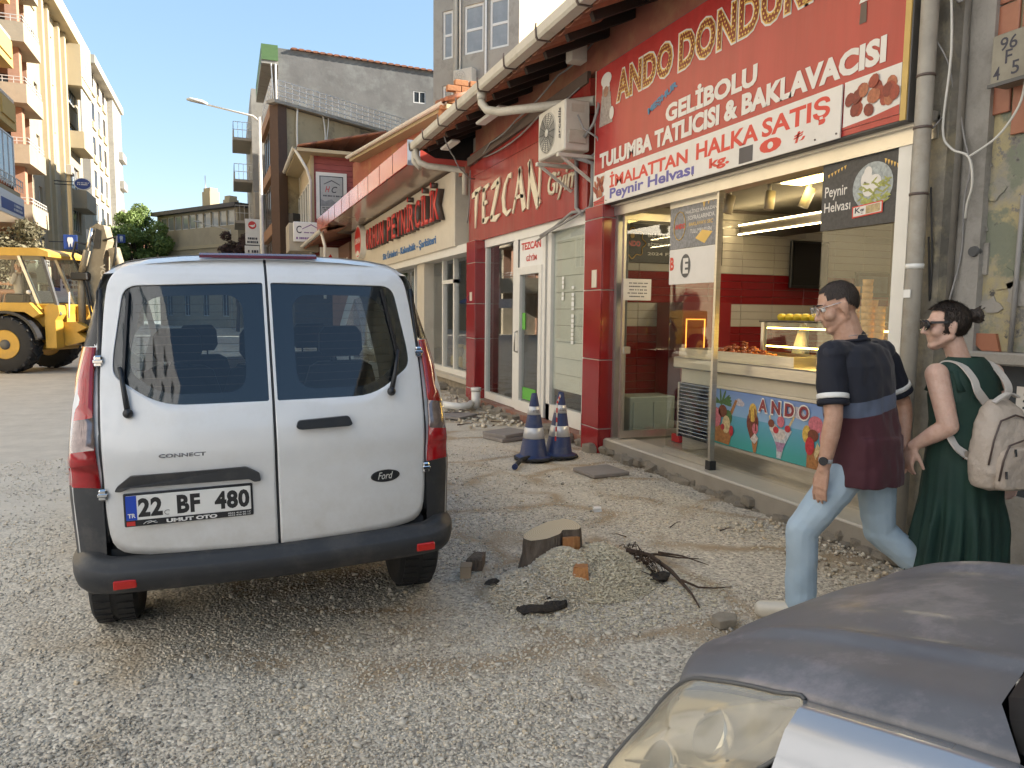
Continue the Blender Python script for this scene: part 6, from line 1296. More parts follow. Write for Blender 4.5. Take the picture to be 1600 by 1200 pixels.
for sgn in (1, -1):
    rows = [[(sgn * x, y, z) for x, y, z in sect(*s_)] for s_ in ST]
    V = [[b.v(p) for p in r] for r in rows]
    for i in range(len(ST) - 1):
        for j in range(len(prof) - 1):
            ym = (rows[i][j][1] + rows[i + 1][j + 1][1]) / 2; zm = prof[j][1]
            if 4 <= i <= 7 and i != 5 and 7 <= j <= 10 and ym < 2.9:                           # side windows
                gw.poly([rows[i][j], rows[i + 1][j], rows[i + 1][j + 1], rows[i][j + 1]]); continue
            if i in (7, 8) and j >= 12: gw.poly([rows[i][j], rows[i + 1][j], rows[i + 1][j + 1], rows[i][j + 1]]); continue   # windscreen
            if 3 <= i <= 4 and j <= 2: continue                                            # wheel arch
            b.f([V[i][j], V[i + 1][j], V[i + 1][j + 1], V[i][j + 1]], True)
    V[-1].append(b.v((0, 4.36, .3))); b.f(V[-1])
    li.loft([[(sgn * (x - .03) if x > .06 else 0, y + (.05 if i == 0 else 0), z - .03) for x, y, z in sect(*ST[i])[3:]] for i in (2, 3, 4, 5, 6)], closed=False, caps=False)
bmesh.ops.remove_doubles(b.bm, verts=b.bm.verts, dist=.0005)
b.obj('body', M_vanw, van); li.obj('lining', mat('van_lining', (.12, .125, .13), .8), van); gw.obj('side_glass', M_vanglass, van)
b = B(VAN); b.box(-.70, .70, .45, 4.1, .26, .47); b.obj('underbody', M_black, van)
b = B(VAN); b.box(-.70, .70, .1, 3.3, .442, .56); b.box(-.74, .74, 3.05, 3.25, .56, 1.12, bev=.05); b.obj('cabin_floor', mat('cabin_dark', (.035, .036, .04), .8), van)
# doors
def door_panel(sg):
    xo, xi = .705, .006
    out = [(sg * xi, .515), (sg * .5, .535), (sg * (xo - .02), .56), (sg * xo, .72), (sg * (xo + .003), 1.30), (sg * .69, 1.62), (sg * .675, 1.74), (sg * .63, 1.80), (sg * .5, 1.825), (sg * .25, 1.842), (sg * xi, 1.846)]
    if sg < 0: pass
    out = round_poly(out, [0, .1, .12, .1, .05, .05, .08, .05, .05, .05, 0], 4)
    win = round_poly([(sg * .018, 1.19), (sg * .47, 1.19), (sg * .655, 1.32), (sg * .655, 1.40), (sg * .61, 1.715), (sg * .018, 1.73)], [.01, .10, .08, .05, .06, .01], 5)
    return out, win
def RP(dy): return lambda x, z, d: (x, rear(x, z) + dy + d, z)
DOORS = {}
for sg in (-1, 1):
    out, win = door_panel(sg); c = (sg * .34, 1.42)
    b = B(VAN); ring_sheet(b, out, win, RP(-.004), c, nr=18, extra=110, inner_flange=.03, outer_flange=.03)
    d = b.obj('rear_door', M_vanw, van, label='left rear door with number plate' if sg < 0 else 'right rear door with black handle'); DOORS[sg] = d
    b = B(VAN); fan_sheet(b, win, RP(.002), c); g = b.obj('window', M_vanglass, d)
    inner = round_poly([(sg * .11, 1.235), (sg * .46, 1.235), (sg * .585, 1.33), (sg * .585, 1.42), (sg * .53, 1.665), (sg * .11, 1.675)], [.09, .10, .08, .05, .09, .09], 6)
    b = B(VAN); ring_sheet(b, win, inner, RP(.007), c, nr=2, extra=90); b.obj('black_band', M_frit, d)
    b = B(VAN)
    for k in range(11):
        z = 1.27 + k * .036; x0, x1 = sorted((sg * .12, sg * .56)); b.beam((x0, rear(x0, z) + .006, z), (x1, rear(x1, z) + .006, z), .002, .0022)
    b.obj('heater_lines', mat('heater_line', (.05, .03, .02), .6) if sg < 0 else bpy.data.materials['heater_line'], d, kind='stuff')
    for z in (1.385, .815):
        x = sg * .712; y = rear(x, z) - .008; b = B(VAN); b.box(x - .017, x + .017, y - .016, y + .02, z - .026, z + .026, bev=.007); b.box(x - .02, x + .02, y - .02, y, z - .008, z + .008, bev=.003); b.obj('hinge', M_chrome, d)
    # wiper
    if sg < 0: P_ = [(-.595, 1.165), (-.61, 1.27), (-.625, 1.36)]; Q = [(-.615, 1.29), (-.59, 1.69)]
    else: P_ = [(.545, 1.205), (.575, 1.30), (.60, 1.40)]; Q = [(.60, 1.36), (.55, 1.70)]
    b = B(VAN); b.tube([(x, rear(x, z) - (.03 if i else .022), z) for i, (x, z) in enumerate(P_)], [.013, .011, .008], 8); b.ball((P_[0][0], rear(*P_[0]) - .025, P_[0][1]), .021, 12, 8); w_ = b.obj('wiper', M_black, d)
    b = B(VAN); b.beam((Q[0][0], rear(*Q[0]) - .012, Q[0][1]), (Q[1][0], rear(*Q[1]) - .012, Q[1][1]), .011, .014); b.obj('blade', M_black, w_)
# seals between the doors
b = B(VAN); b.tube([(0, rear(0, z) + .012, z) for z in np.linspace(.5, 1.85, 24)], .010, 6); b.obj('door_seal', M_black, van)
for sg in (-1, 1): b = B(VAN); b.tube([(sg * .709, rear(.709, z) + .012, z) for z in np.linspace(.6, 1.70, 20)], .011, 6); b.obj('door_seal', M_black, van)
d = DOORS[1]
b = B(VAN); b.prism(round_poly([(.09, 1.068), (.10, 1.10), (.33, 1.108), (.345, 1.07), (.33, 1.062), (.11, 1.06)], .012, 4), lambda u, v, w: (u, rear(u, v) - w, v), .016, .04); b.obj('handle', M_black, d)
b = B(VAN); fan_sheet(b, [(.215 + .075 * cos(a), 1.083 + .05 * sin(a)) for a in np.linspace(0, 2 * pi, 25)[:-1]], lambda x, z, dd: (x, rear(x, z) - .007 + .0 * dd, z), (.215, 1.083), nr=4, extra=24); b.obj('handle_cup', M_vanw, d)
def oval(k, dy, mm, nm):
    b = B(VAN); b.prism([(.50 + .072 * k * cos(a), .80 + .03 * k * sin(a)) for a in np.linspace(0, 2 * pi, 33)[:-1]], lambda u, v, w: (u, rear(u, v) - w, v), -.004, dy); return b.obj(nm, mm, d)
oval(1.0, .008, M_chrome, 'emblem_rim'); oval(.93, .010, M_black, 'emblem_field')
PM = lambda x, z, dy: VAN @ plane_M((x, rear(x, z) - dy, z), (1, 0, 0), (0, -.02, 1))
place('emblem_lettering', text_mesh('Ford', M_white_pvc, .075, .034, depth=.001, bold=.0, shear=.35), d, VAN @ plane_M((.462, rear(.462, .80) - .0125, .785), (1, .135, 0), (0, 0, 1)))
d = DOORS[-1]
place('lettering', text_mesh('CONNECT', mat('badge_grey', (.22, .22, .23), .3, metal=.6), .19, .017, depth=.003, bold=.03), d, VAN @ plane_M((-.483, rear(-.483, .968) - .006, .968), (1, -.07, 0), (0, .02, 1)))
b = B(VAN); b.prism(round_poly([(-.665, .83), (-.655, .85), (-.60, .895), (-.13, .905), (-.075, .872), (-.07, .838), (-.10, .835), (-.12, .85), (-.60, .845), (-.64, .828)], .008, 3), lambda u, v, w: (u, rear(u, v) - w, v), 0, .028); b.obj('plate_trim', M_vanblk, d)
pl = B(VAN); py = rear(-.10, .76) - .010; pl.box(-.628, -.108, py - .002, py + .008, .682, .828, bev=.004); pl = pl.obj('number_plate', M_black, d)
b = B(VAN); b.box(-.619, -.117, py - .006, py - .0025, .711, .818, bev=.003); b.obj('plate_field', M_white, pl); 
Mpl = lambda x, z, e=0: VAN @ plane_M((x, py - .0068 - e, z), (1, 0, 0), (0, 0, 1))
b = B(VAN); b.box(-.619, -.577, py - .0065, py - .0061, .7115, .8175); b.obj('blue_band', mat('plate_blue', (.01, .06, .45), .4, var=0), pl)
place('lettering', text_mesh('TR', M_white, .030, .019, bold=.03), pl, Mpl(-.613, .722, .0004))
M_plk = mat('plate_black', (.015, .015, .016), .5, var=0)
for w_, x, ww in (('22', -.572, .095), ('BF', -.42, .093), ('480', -.268, .145)): place('lettering', text_mesh(w_, M_plk, ww, .082, bold=.045, space=1.08), pl, Mpl(x, .723))
b = B(Mpl(-.458, .728)); b.tube([(.012 * cos(a), .01 * sin(a) + .006, 0) for a in np.linspace(.8, 5.2, 9)], .0012, 4); b.obj('stamp_print', M_dkgrey, pl)
place('lettering', text_mesh('UMUT OTO', M_white, .205, .017, bold=.05), pl, Mpl(-.465, .687, -.003))
for z, s_ in ((.697, '0552 414 90 17'), (.687, '0532 636 90 17')): place('lettering', text_mesh(s_, M_white, .095, .0065, bold=.02), pl, Mpl(-.215, z, -.003))
b = B(Mpl(-.619, .687, -.0032)); b.poly([(0, 0, 0), (.033, 0, 0), (.033, .019, 0), (0, .019, 0)]); b.obj('red_mark', M_red_print, pl)
b = B(Mpl(-.555, .688, -.0032)); b.tube([(0, .003, 0), (.012, .012, 0), (.03, .014, 0), (.045, .006, 0), (.055, .005, 0)], .0015, 4); b.tube([(.015, .004, 0), (.035, .01, 0), (.05, .013, 0)], .0015, 4); b.obj('car_emblem', M_white, pl)
# bumper
def plan(u):                                            # outline seen from above, u from -1 to 1
    pts = [(-.848, .50), (-.845, .30), (-.832, .15), (-.80, .05), (-.74, -.0), (-.6, -.025), (-.3, -.038), (0, -.042)]; pts = pts + [(-x, y) for x, y in pts[-2::-1]]
    return pts
PP = []
pts = plan(0)
for i in range(len(pts) - 1):
    a, b0, c_, d_ = [Vector(pts[max(0, min(len(pts) - 1, i + k))]) for k in (-1, 0, 1, 2)]
    for s_ in np.arange(0, 1, .25): PP.append(.5 * ((2 * b0) + (c_ - a) * s_ + (2 * a - 5 * b0 + 4 * c_ - d_) * s_ ** 2 + (3 * b0 - a - 3 * c_ + d_) * s_ ** 3))
PP.append(Vector(pts[-1]))
PROF = [(-.07, .545), (-.03, .548), (-.012, .542), (.0, .53), (.006, .515), (.022, .508), (.028, .498), (.028, .455), (.022, .447), (.014, .425), (-.01, .400), (-.07, .39)]
rows = []
for i, p in enumerate(PP):
    t_ = (PP[min(i + 1, len(PP) - 1)] - PP[max(i - 1, 0)]).normalized(); n_ = Vector((t_.y, -t_.x)); k_ = max(0, min(1, (abs(p.x) - .70) / .1))
    rows.append([(p.x + n_.x * o, p.y + n_.y * o, z + (.02 * k_ if z > .45 else 0) - .012 * (1 - abs(p.x) / .87)) for o, z in PROF])
b = B(VAN); b.loft(rows, closed=False, caps=False); b.obj('bumper', M_vanblk, van)
for sg in (-1, 1):
    rows = []
    for z in np.linspace(.54, .845, 7):
        w = lerp_tab(WB_, z); k_ = (z - .54) / .305; xi = .712 + .0 * k_
        rows.append([(sg * x, y, z) for x, y in ((xi, rear(.72, z) - .012), (xi + .05, rear(.75, z) - .006), (w - .022, rear(.757, z) + .03), (w + .008, rear(.757, z) + .09), (w + .014, rear(.757, z) + .2), (w + .018, .44))])
    b = B(VAN); b.loft(rows, closed=False, caps=False); b.obj('bumper_corner', M_vanblk, van)
    x = -.635 if sg < 0 else .675
    b = B(VAN); b.box(x - .045, x + .045, -.056, -.03, .428, .466, bev=.004); b.obj('reflector', mat('reflector_red', (.5, .02, .015), .2, var=.1, scale=90) if sg < 0 else bpy.data.materials['reflector_red'], van)
    # tail lamp: red, clear, red, wrapped round the corner
    lamp_o = None
    for z0, z1, m_, nm in ((.845, 1.03, M_lampred, 'lens'), (1.03, 1.165, M_lampclear, 'lens'), (1.165, 1.445, M_lampred, 'lens')):
        rows = []
        for z in np.linspace(z0, z1, 7):
            w = lerp_tab(WB_, z); k_ = (z - .845) / .6; xi = lerp_tab([(.845, .720), (1.0, .730), (1.2, .735), (1.40, .728), (1.445, .722)], z); sl_z = lambda x: z + (.06 * (x - .76) / .1 if z0 > .9 and z < 1.3 else 0)
            rows.append([(sg * x, y, z - (.05 if (nm == 'lens' and .95 < z < 1.3) else 0) * min(1, max(0, (xx_ - 0) / 3))) for xx_, (x, y) in enumerate(((xi, rear(.72, z) + .004), (xi + .004, rear(.72, z) - .012), (w - .014, rear(.757, z) + .035), (w + .012, rear(.757, z) + .11), (w + .014, rear(.757, z) + .22), (w + .002, rear(.757, z) + .26)))])
        b = B(VAN); b.loft(rows, closed=False, caps=False)
        if lamp_o is None: lamp_o = b.obj('tail_lamp', m_, van)
        else: b.obj('lens', m_, lamp_o)
    rows = []
    for z in np.linspace(1.447, 1.745, 6):
        w = lerp_tab(WB_, z); yy = rear(min(w, .757), z); xi = min(.725, w) - .004
        rows.append([(sg * x, y, z) for x, y in ((xi, yy + .0), (xi + .004, yy + .0), (w * .99 + .006, yy + .055), (w + .006, yy + .16), (w * 1.012 + .006, .5))])
    b = B(VAN); b.loft(rows, closed=False, caps=False); b.obj('pillar_panel', M_frit, van)
    for y in (.76, 3.35):
        c = (sg * .765, y, .315); w_ = B(VANW); w_.lathe([(.19, -.09), (.25, -.1), (.3, -.105), (.317, -.085), (.322, 0), (.317, .085), (.3, .105), (.25, .1), (.19, .09)], c, 40, 'X'); w_ = w_.obj('wheel', M_rubber, van)
        b = B(VANW)
        for k in range(40):
            for xo in (-.05, .05): a = 2 * pi * k / 40 + (.05 if xo > 0 else 0); p_ = Vector((c[0] + xo, c[1] + .318 * cos(a), c[2] + .318 * sin(a))); q_ = Vector((c[0] + xo, c[1] + .3275 * cos(a), c[2] + .3275 * sin(a))); b.beam(p_, q_, .075, .034, up=(0, -sin(a), cos(a)))
        b.obj('tread', M_rubber, w_, kind='stuff')
        b = B(VANW); b.lathe([(.0, sg * .06), (.1, sg * .075), (.185, sg * .05), (.192, sg * .085)], c, 24, 'X'); b.obj('rim', M_alu, w_)
b = B(VAN); b.loft([[(x, rear(x, 1.82) - .004 + dy, zz) for dy, zz in ((.0, 1.848), (.004, 1.862), (.05, 1.874), (.07, 1.868))] for x in (-.29, -.27, -.1, .1, .22, .245)], smooth=False); b.obj('brake_light', mat('brake_red', (.11, .008, .014), .25, var=.1), van)
# seats seen through the glass
M_seat = mat('seat_cloth', (.028, .029, .033), .9, var=.3)
for y, xs, sc_ in ((2.25, (-.38, .38), 1), (1.15, (-.45, .0, .45), .95)):
    for x in xs:
        s_ = B(VAN); s_.loft([[(x + u * w, y + dy + v, z) for u, v in ((-1, -.07), (-.7, -.1), (.7, -.1), (1, -.07), (1, .04), (.7, .07), (-.7, .07), (-1, .04))] for z, w, dy in ((.55, .23, .12), (.8, .24, .08), (1.1, .225, .0), (1.26, .18, -.04), (1.29, .13, -.05))]); s_.box(x - .23, x + .23, y + .1, y + .6, .54, .72, bev=.05); s_ = s_.obj('seat', M_seat, van)
        b = B(VAN); b.loft([[(x + u * w, y - .07 + v, z) for u, v in ((-1, -.05), (1, -.05), (1, .05), (-1, .05))] for z, w in ((1.32, .10), (1.36, .125), (1.46, .12), (1.50, .09))]); b.box(x - .06, x - .05, y - .08, y - .06, 1.28, 1.34); b.box(x + .05, x + .06, y - .08, y - .06, 1.28, 1.34); b.obj('headrest', M_seat, s_)
# ------------------------------------------------------------------ backhoe digger across the road
ea = radians(20); EX = Matrix(((cos(ea), sin(ea), 0, -4.76), (-sin(ea), cos(ea), 0, 22.1), (0, 0, 1, 0), (0, 0, 0, 1)))   # local: x to its digging end, y away from the viewer
M_dy = mat('digger_yellow', (.58, .34, .05), .4, var=.1, dirt=(.34, .22, .08), dscale=2.5, damt=.5); M_db = mat('dusty_boom', (.31, .255, .17), .6, var=.2, scale=4, dirt=(.48, .40, .28), dscale=2, damt=.5); M_oily = mat('oily_black', (.03, .028, .026), .5, var=.3)
dg_ = thing('backhoe_digger', 'yellow backhoe digger with raised dusty arm crossing the street', 'digger', (-4.76, 22.1, 0))
EP = lambda pts, y0, y1, nm, m, par=dg_, label=None: (lambda b: (b.prism(pts, lambda u, v, w: (u, w, v), y0, y1), b.obj(nm, m, par, label=label))[1])(B(EX))
def ewheel(u, v, r, w, rim_r):
    b = B(EX); b.lathe([(rim_r, -w * .4), (r * .9, -w * .5), (r * .96, -w * .42), (r * .965, w * .42), (r * .9, w * .5), (rim_r, w * .4)], (u, v, r), 40, 'Y'); o = b.obj('wheel', M_rubber, dg_)
    b = B(EX)
    for k in range(18):
        for sd in (-1, 1):
            a = 2 * pi * (k + (.5 if sd > 0 else 0)) / 18; p = lambda rr, an, vv: (u + rr * cos(an), v + vv, r + rr * sin(an)); b.beam(p(r * .97, a, sd * .02), p(r * .93, a + .22, sd * w * .5), .06, .07, up=(cos(a), 0, sin(a)))
    b.obj('tread', M_rubber, o, kind='stuff')
    b = B(EX); b.lathe([(rim_r, -w * .42), (rim_r * .93, -w * .44), (rim_r * .85, -w * .25), (rim_r * .5, -w * .2), (rim_r * .45, -w * .3), (.0, -w * .3)], (u, v, r), 28, 'Y'); b.obj('rim', M_dy, o)
    b = B(EX); b.lathe([(rim_r * .36, -w * .3), (rim_r * .34, -w * .45), (0, -w * .45)], (u, v, r), 18, 'Y'); b.obj('hub', M_dkgrey, o)
    b = B(EX)
    for k in range(10): a = 2 * pi * k / 10; b.lathe([(.018, -w * .31), (.018, -w * .26), (0, -w * .26)], (u + rim_r * .6 * cos(a), v, r + rim_r * .6 * sin(a)), 6, 'Y')
    b.obj('wheel_nuts', M_oily, o, kind='stuff')
for v in (-.85, .85): ewheel(0.03, v, .70, .46, .36); ewheel(-2.15, v, .46, .34, .25)
b = B(EX); b.box(-3.0, .95, -.5, .5, .55, 1.12, bev=.03); b.obj('chassis', M_dy, dg_); b = B(EX); b.box(-3.3, -1.2, -.5, .5, 1.12, 1.75, bev=.06); b.obj('bonnet', M_dy, dg_)
for v0, v1 in ((-1.06, -.62), (.62, 1.06)):
    b = B(EX); b.loft([[(.03 + r * cos(a), v, .7 + r * sin(a)) for r in (.76, .82) for v in ((v0, v1) if r < .8 else (v1, v0))] for a in np.linspace(.15, 2.7, 14)], smooth=False); b.obj('mudguard', M_black, dg_)
EP([(-.8, 1.45), (-.75, 1.72), (.62, 1.72), (.86, 1.45), (.7, 1.36), (.5, 1.5), (-.5, 1.5)], -.98, -.66, 'side_panel', M_dy); EP([(-.8, 1.45), (-.75, 1.72), (.62, 1.72), (.86, 1.45), (.7, 1.36)], .66, .98, 'side_panel', M_dy)
b = B(EX); b.box(-.9, .9, -.66, .66, 1.12, 1.7, bev=.03); b.obj('cab_base', M_dy, dg_)
r_ = B(EX); r_.loft([[(u, sg * w, z) for sg, z in ((-1, z0), (1, z0), (1, z1), (-1, z1))] for u, w, z0, z1 in ((-1.15, .78, 2.86, 2.98), (-.9, .84, 2.86, 3.06), (.8, .84, 2.86, 3.05), (1.02, .80, 2.84, 2.96), (1.06, .74, 2.84, 2.9))], smooth=False); r_.obj('cab_roof', M_dy, dg_)
for sg in (-1, 1):
    for p_, q_ in (((-.92, 1.7), (-.82, 2.86)), ((.30, 2.86), (.72, 1.7)), ((.86, 2.86), (1.22, 1.42))): b = B(EX); b.beam((p_[0], sg * .76, p_[1]), (q_[0], sg * .76, q_[1]), .08, .07); b.obj('cab_pillar', M_dkgrey if p_[0] < 0 or p_[0] > .8 else M_alu, dg_)
    b = B(EX); b.poly([(-.9, sg * .77, 1.7), (.70, sg * .77, 1.7), (.28, sg * .77, 2.86), (-.8, sg * .77, 2.86)]); b.obj('side_window', M_shopglass, dg_)
    b = B(EX); b.poly([(.74, sg * .77, 1.7), (1.10, sg * .77, 1.7), (.86, sg * .77, 2.86), (.34, sg * .77, 2.86)]); b.obj('rear_side_window', glass_mat('smoky_glass', (.35, .45, .45), 1, .02, .02) if sg < 0 else bpy.data.materials['smoky_glass'], dg_)
b = B(EX); b.poly([(.87, -.74, 2.85), (.87, .74, 2.85), (1.22, .74, 1.45), (1.22, -.74, 1.45)]); b.obj('rear_window', M_shopglass, dg_)
b = B(EX); b.box(-.45, .05, -.25, .25, 1.7, 1.95, bev=.04); b.box(-.02, .1, -.25, .25, 1.95, 2.5, bev=.04); b.obj('driver_seat', M_black, dg_)
b = B(EX); b.tube([(-.75, -.1, 1.7), (-.62, -.1, 2.15)], .03, 8); b.tube([(-.6 + .02 * sin(a), -.1 + .17 * cos(a), 2.18 + .17 * sin(a)) for a in np.linspace(0, 2 * pi, 17)], .015, 6); b.obj('steering_wheel', M_black, dg_)
# rear frame, stabilisers, arm
EP([(.88, .62), (.88, 1.62), (1.0, 1.70), (1.22, 1.66), (1.24, 1.45), (1.14, 1.3), (1.14, .62)], -.82, -.5, 'stabiliser', M_dy); EP([(.88, .62), (.88, 1.62), (1.0, 1.70), (1.22, 1.66), (1.24, 1.45), (1.14, 1.3), (1.14, .62)], .5, .82, 'stabiliser', M_dy)
EP([(1.0, .72), (1.0, 1.25), (1.45, 1.25), (1.7, 1.12), (1.45, 1.0), (1.72, .8), (1.2, .66)], -.48, .48, 'rear_frame', M_dy)
EP([(1.42, .52), (1.42, 1.3), (1.9, 1.34), (2.1, 1.0), (2.0, .5)], -.22, .22, 'swing_post', M_oily)
for z in (.75, .95, 1.12): b = B(EX); b.tube([(1.3, -.25, z), (2.0, -.25, z)], .06, 10); b.obj('swing_cylinder', M_oily if z != .95 else M_chrome, dg_)
arm = EP([(1.72, 1.25), (1.66, 2.2), (1.52, 2.55), (1.66, 2.75), (1.80, 3.2), (1.72, 3.62), (1.88, 3.72), (2.06, 3.68), (2.14, 3.3), (2.02, 2.9), (2.0, 2.2), (2.02, 1.25)], -.16, .16, 'boom', M_db)
place('lettering', text_mesh('VOLVO', mat('boom_letter', (.62, .55, .42), .5), .72, .13, bold=.04), arm, EX @ plane_M((1.93, -.165, 2.72), (0, 0, -1), (1, 0, 0)))
EP([(2.12, 3.1), (2.3, 3.15), (2.52, 2.3), (2.5, 1.5), (2.36, 1.4), (2.30, 2.2)], -.12, .12, 'dipper_arm', M_db)
EP([(2.2, 1.5), (2.62, 1.6), (2.7, 1.2), (2.4, .75), (2.1, .8), (2.25, 1.15)], -.28, .28, 'bucket', M_oily)
b = B(EX); b.tube([(1.44, -.2, 1.2), (1.47, -.2, 2.3)], .085, 12); b.obj('boom_cylinder', M_db, arm); b = B(EX); b.box(1.25, 1.68, -.32, -.08, 2.3, 2.5, bev=.03); b.obj('cylinder_bracket', M_oily, arm)
b = B(EX); b.tube([(1.5, -.22, 2.5), (1.66, -.22, 3.05)], .085, 12); b.obj('dipper_cylinder', M_db, arm); b = B(EX); b.tube([(1.66, -.22, 3.05), (1.80, -.22, 3.6)], .045, 10); b.obj('cylinder_rod', M_chrome, arm)
EP([(1.78, 3.1), (1.88, 3.6), (2.0, 3.55), (1.95, 3.1)], -.18, -.165, 'dark_gap', M_oily, arm)
b = B(EX); b.tube([(2.32, -.15, 3.0), (2.55, -.15, 2.2), (2.6, -.15, 1.6)], .05, 8); b.obj('bucket_cylinder', M_db, arm)
for pts in ([(1.5, -.25, 2.4), (1.3, -.25, 2.9), (1.4, -.25, 3.25), (1.62, -.22, 3.2)], [(2.05, -.2, 3.3), (2.4, -.22, 3.4), (2.35, -.2, 3.0), (2.25, -.2, 2.5)], [(1.62, -.24, 2.4), (1.7, -.24, 1.8), (1.85, -.22, 1.2)], [(1.56, -.24, 2.3), (1.68, -.26, 1.6), (1.8, -.24, .9)]): b = B(EX); b.tube(pts, .03, 6); b.obj('hose', M_oily, arm)
b = B(EX); b.tube([(1.28, -.5, 1.35), (1.32, -.5, 2.0)], .02, 6); b.obj('lever', M_railing, dg_); b = B(EX); b.lathe([(.055, -.80), (.05, -.84), (0, -.845)], (.52, 0, 1.98), 12, 'Y'); b.obj('work_lamp', M_white, dg_)
# ------------------------------------------------------------------ people
def cap(bld, a, c, ra, rc, n=14, m=5):
    """closed tapered limb segment with round ends"""
    a, c = Vector(a), Vector(c); d = (c - a).normalized(); u = d.cross(Vector((.3, .2, .9))).normalized(); w = d.cross(u); rings = []
    for o, r, sg in ((a, ra, -1), (c, rc, 1)):
        for i in range(m):
            q = (i + .15) / (m - 1 + .15) * pi / 2; q = pi / 2 - q if sg < 0 else q
            rr, h = r * cos(q), r * sin(q) * sg
            rings.append([o + d * h + (u * cos(2 * pi * j / n) + w * sin(2 * pi * j / n)) * max(rr, 1e-4) for j in range(n)])
        if sg < 0: pass
    R1 = sorted(range(m), key=lambda i: -i)
    first = rings[:m]; second = rings[m:]
    bld.loft(first + second)
def egg(bld, c, r, ax=ID, n=16, m=10):
    M_ = Matrix.Translation(c) @ ax.to_4x4()
    bld.loft([[M_ @ Vector((r[0] * sin(pi * (i + .02) / (m + .04)) * cos(2 * pi * j / n), r[1] * sin(pi * (i + .02) / (m + .04)) * sin(2 * pi * j / n), r[2] * cos(pi * (i + .02) / (m + .04)))) for j in range(n)] for i in range(m + 1)])
def torso(bld, rows, n=28, p=2.4):
    """rows: centre, lateral dir, forward dir, half width, half depth"""
    out = []
    for c, s_, f_, w, d in rows:
        ring = []
        for j in range(n):
            a = 2 * pi * j / n; x, y = cos(a), sin(a); k = (abs(x) ** p + abs(y) ** p) ** (-1 / p); ring.append(Vector(c) + s_ * w * x * k + f_ * d * y * k)
        out.append(ring)
    bld.loft(out)
def remeshed(bld, name, mats, parent, voxel=.007, it=4, wr=None, fac=.5):
    bmesh.ops.recalc_face_normals(bld.bm, faces=bld.bm.faces)
    me = bpy.data.meshes.new('raw'); bld.bm.to_mesh(me); bld.bm.free(); o = bpy.data.objects.new('raw', me); COL.objects.link(o)
    r = o.modifiers.new('r', 'REMESH'); r.mode = 'VOXEL'; r.voxel_size = voxel; r.use_smooth_shade = True
    s_ = o.modifiers.new('s', 'SMOOTH'); s_.iterations = it; s_.factor = fac
    for ob in COL.objects:
        if ob is not o and not ob.hide_viewport: pass
    dg = bpy.context.evaluated_depsgraph_get(); out = bpy.data.meshes.new_from_object(o.evaluated_get(dg)); bpy.data.objects.remove(o)
    if wr:
        amp, fr = wr; no = [v.normal.copy() for v in out.vertices]
        for v, n_ in zip(out.vertices, no):
            q = v.co; t_ = mnoise.noise((q.x * fr[0], q.y * fr[0], q.z * fr[1])) + .5 * mnoise.noise((q.x * fr[0] * 2.1 + 5, q.y * fr[0] * 2.1, q.z * fr[1] * 2.3)); v.co = q + n_ * amp * t_
    out.materials.clear()
    for m in (mats if isinstance(mats, (list, tuple)) else [mats]): out.materials.append(m)
    out.name = name; return place(name, out, parent)
def hand(bld, wrist, tip, thumb_side, palm_n, L=.185, curl=.35, w=.082):
    """palm, four fingers of their own length and a thumb"""
    d = (Vector(tip) - Vector(wrist)).normalized(); s_ = (Vector(thumb_side) - d * Vector(thumb_side).dot(d)).normalized(); n_ = Vector(palm_n); n_ = (n_ - d * n_.dot(d) - s_ * n_.dot(s_)).normalized(); W_ = Vector(wrist)
    for k in range(4):
        q = W_ + s_ * (w * (.36 - k * .24)); cap(bld, W_ + s_ * (.02 - k * .012) + d * .01, q + d * L * .48, .017, .0125, 10, 4)
    for k, ln in enumerate((.40, .45, .42, .33)):
        p = W_ + s_ * (w * (.38 - k * .25)) + d * L * .47; dirs = d + s_ * (.05 - .04 * k); l = ln * L
        for j, (fr, c_) in enumerate(((.45, curl * .5), (.32, curl * 1.3), (.27, curl * 2.0))):
            dd = (dirs * cos(c_) + n_ * sin(c_)).normalized(); q = p + dd * l * fr; cap(bld, p, q, .0098 - j * .0009, .009 - j * .0009, 8, 4); p = q
    p = W_ + s_ * .022 + d * .02
    for l, r in ((.04, .0135), (.032, .011), (.026, .0095)):
        q = p + (d * .75 + s_ * .55 + n_ * .35).normalized() * l; cap(bld, p, q, r, r * .92, 8, 4); p = q; s_ = (s_ * .7 + n_ * .1)
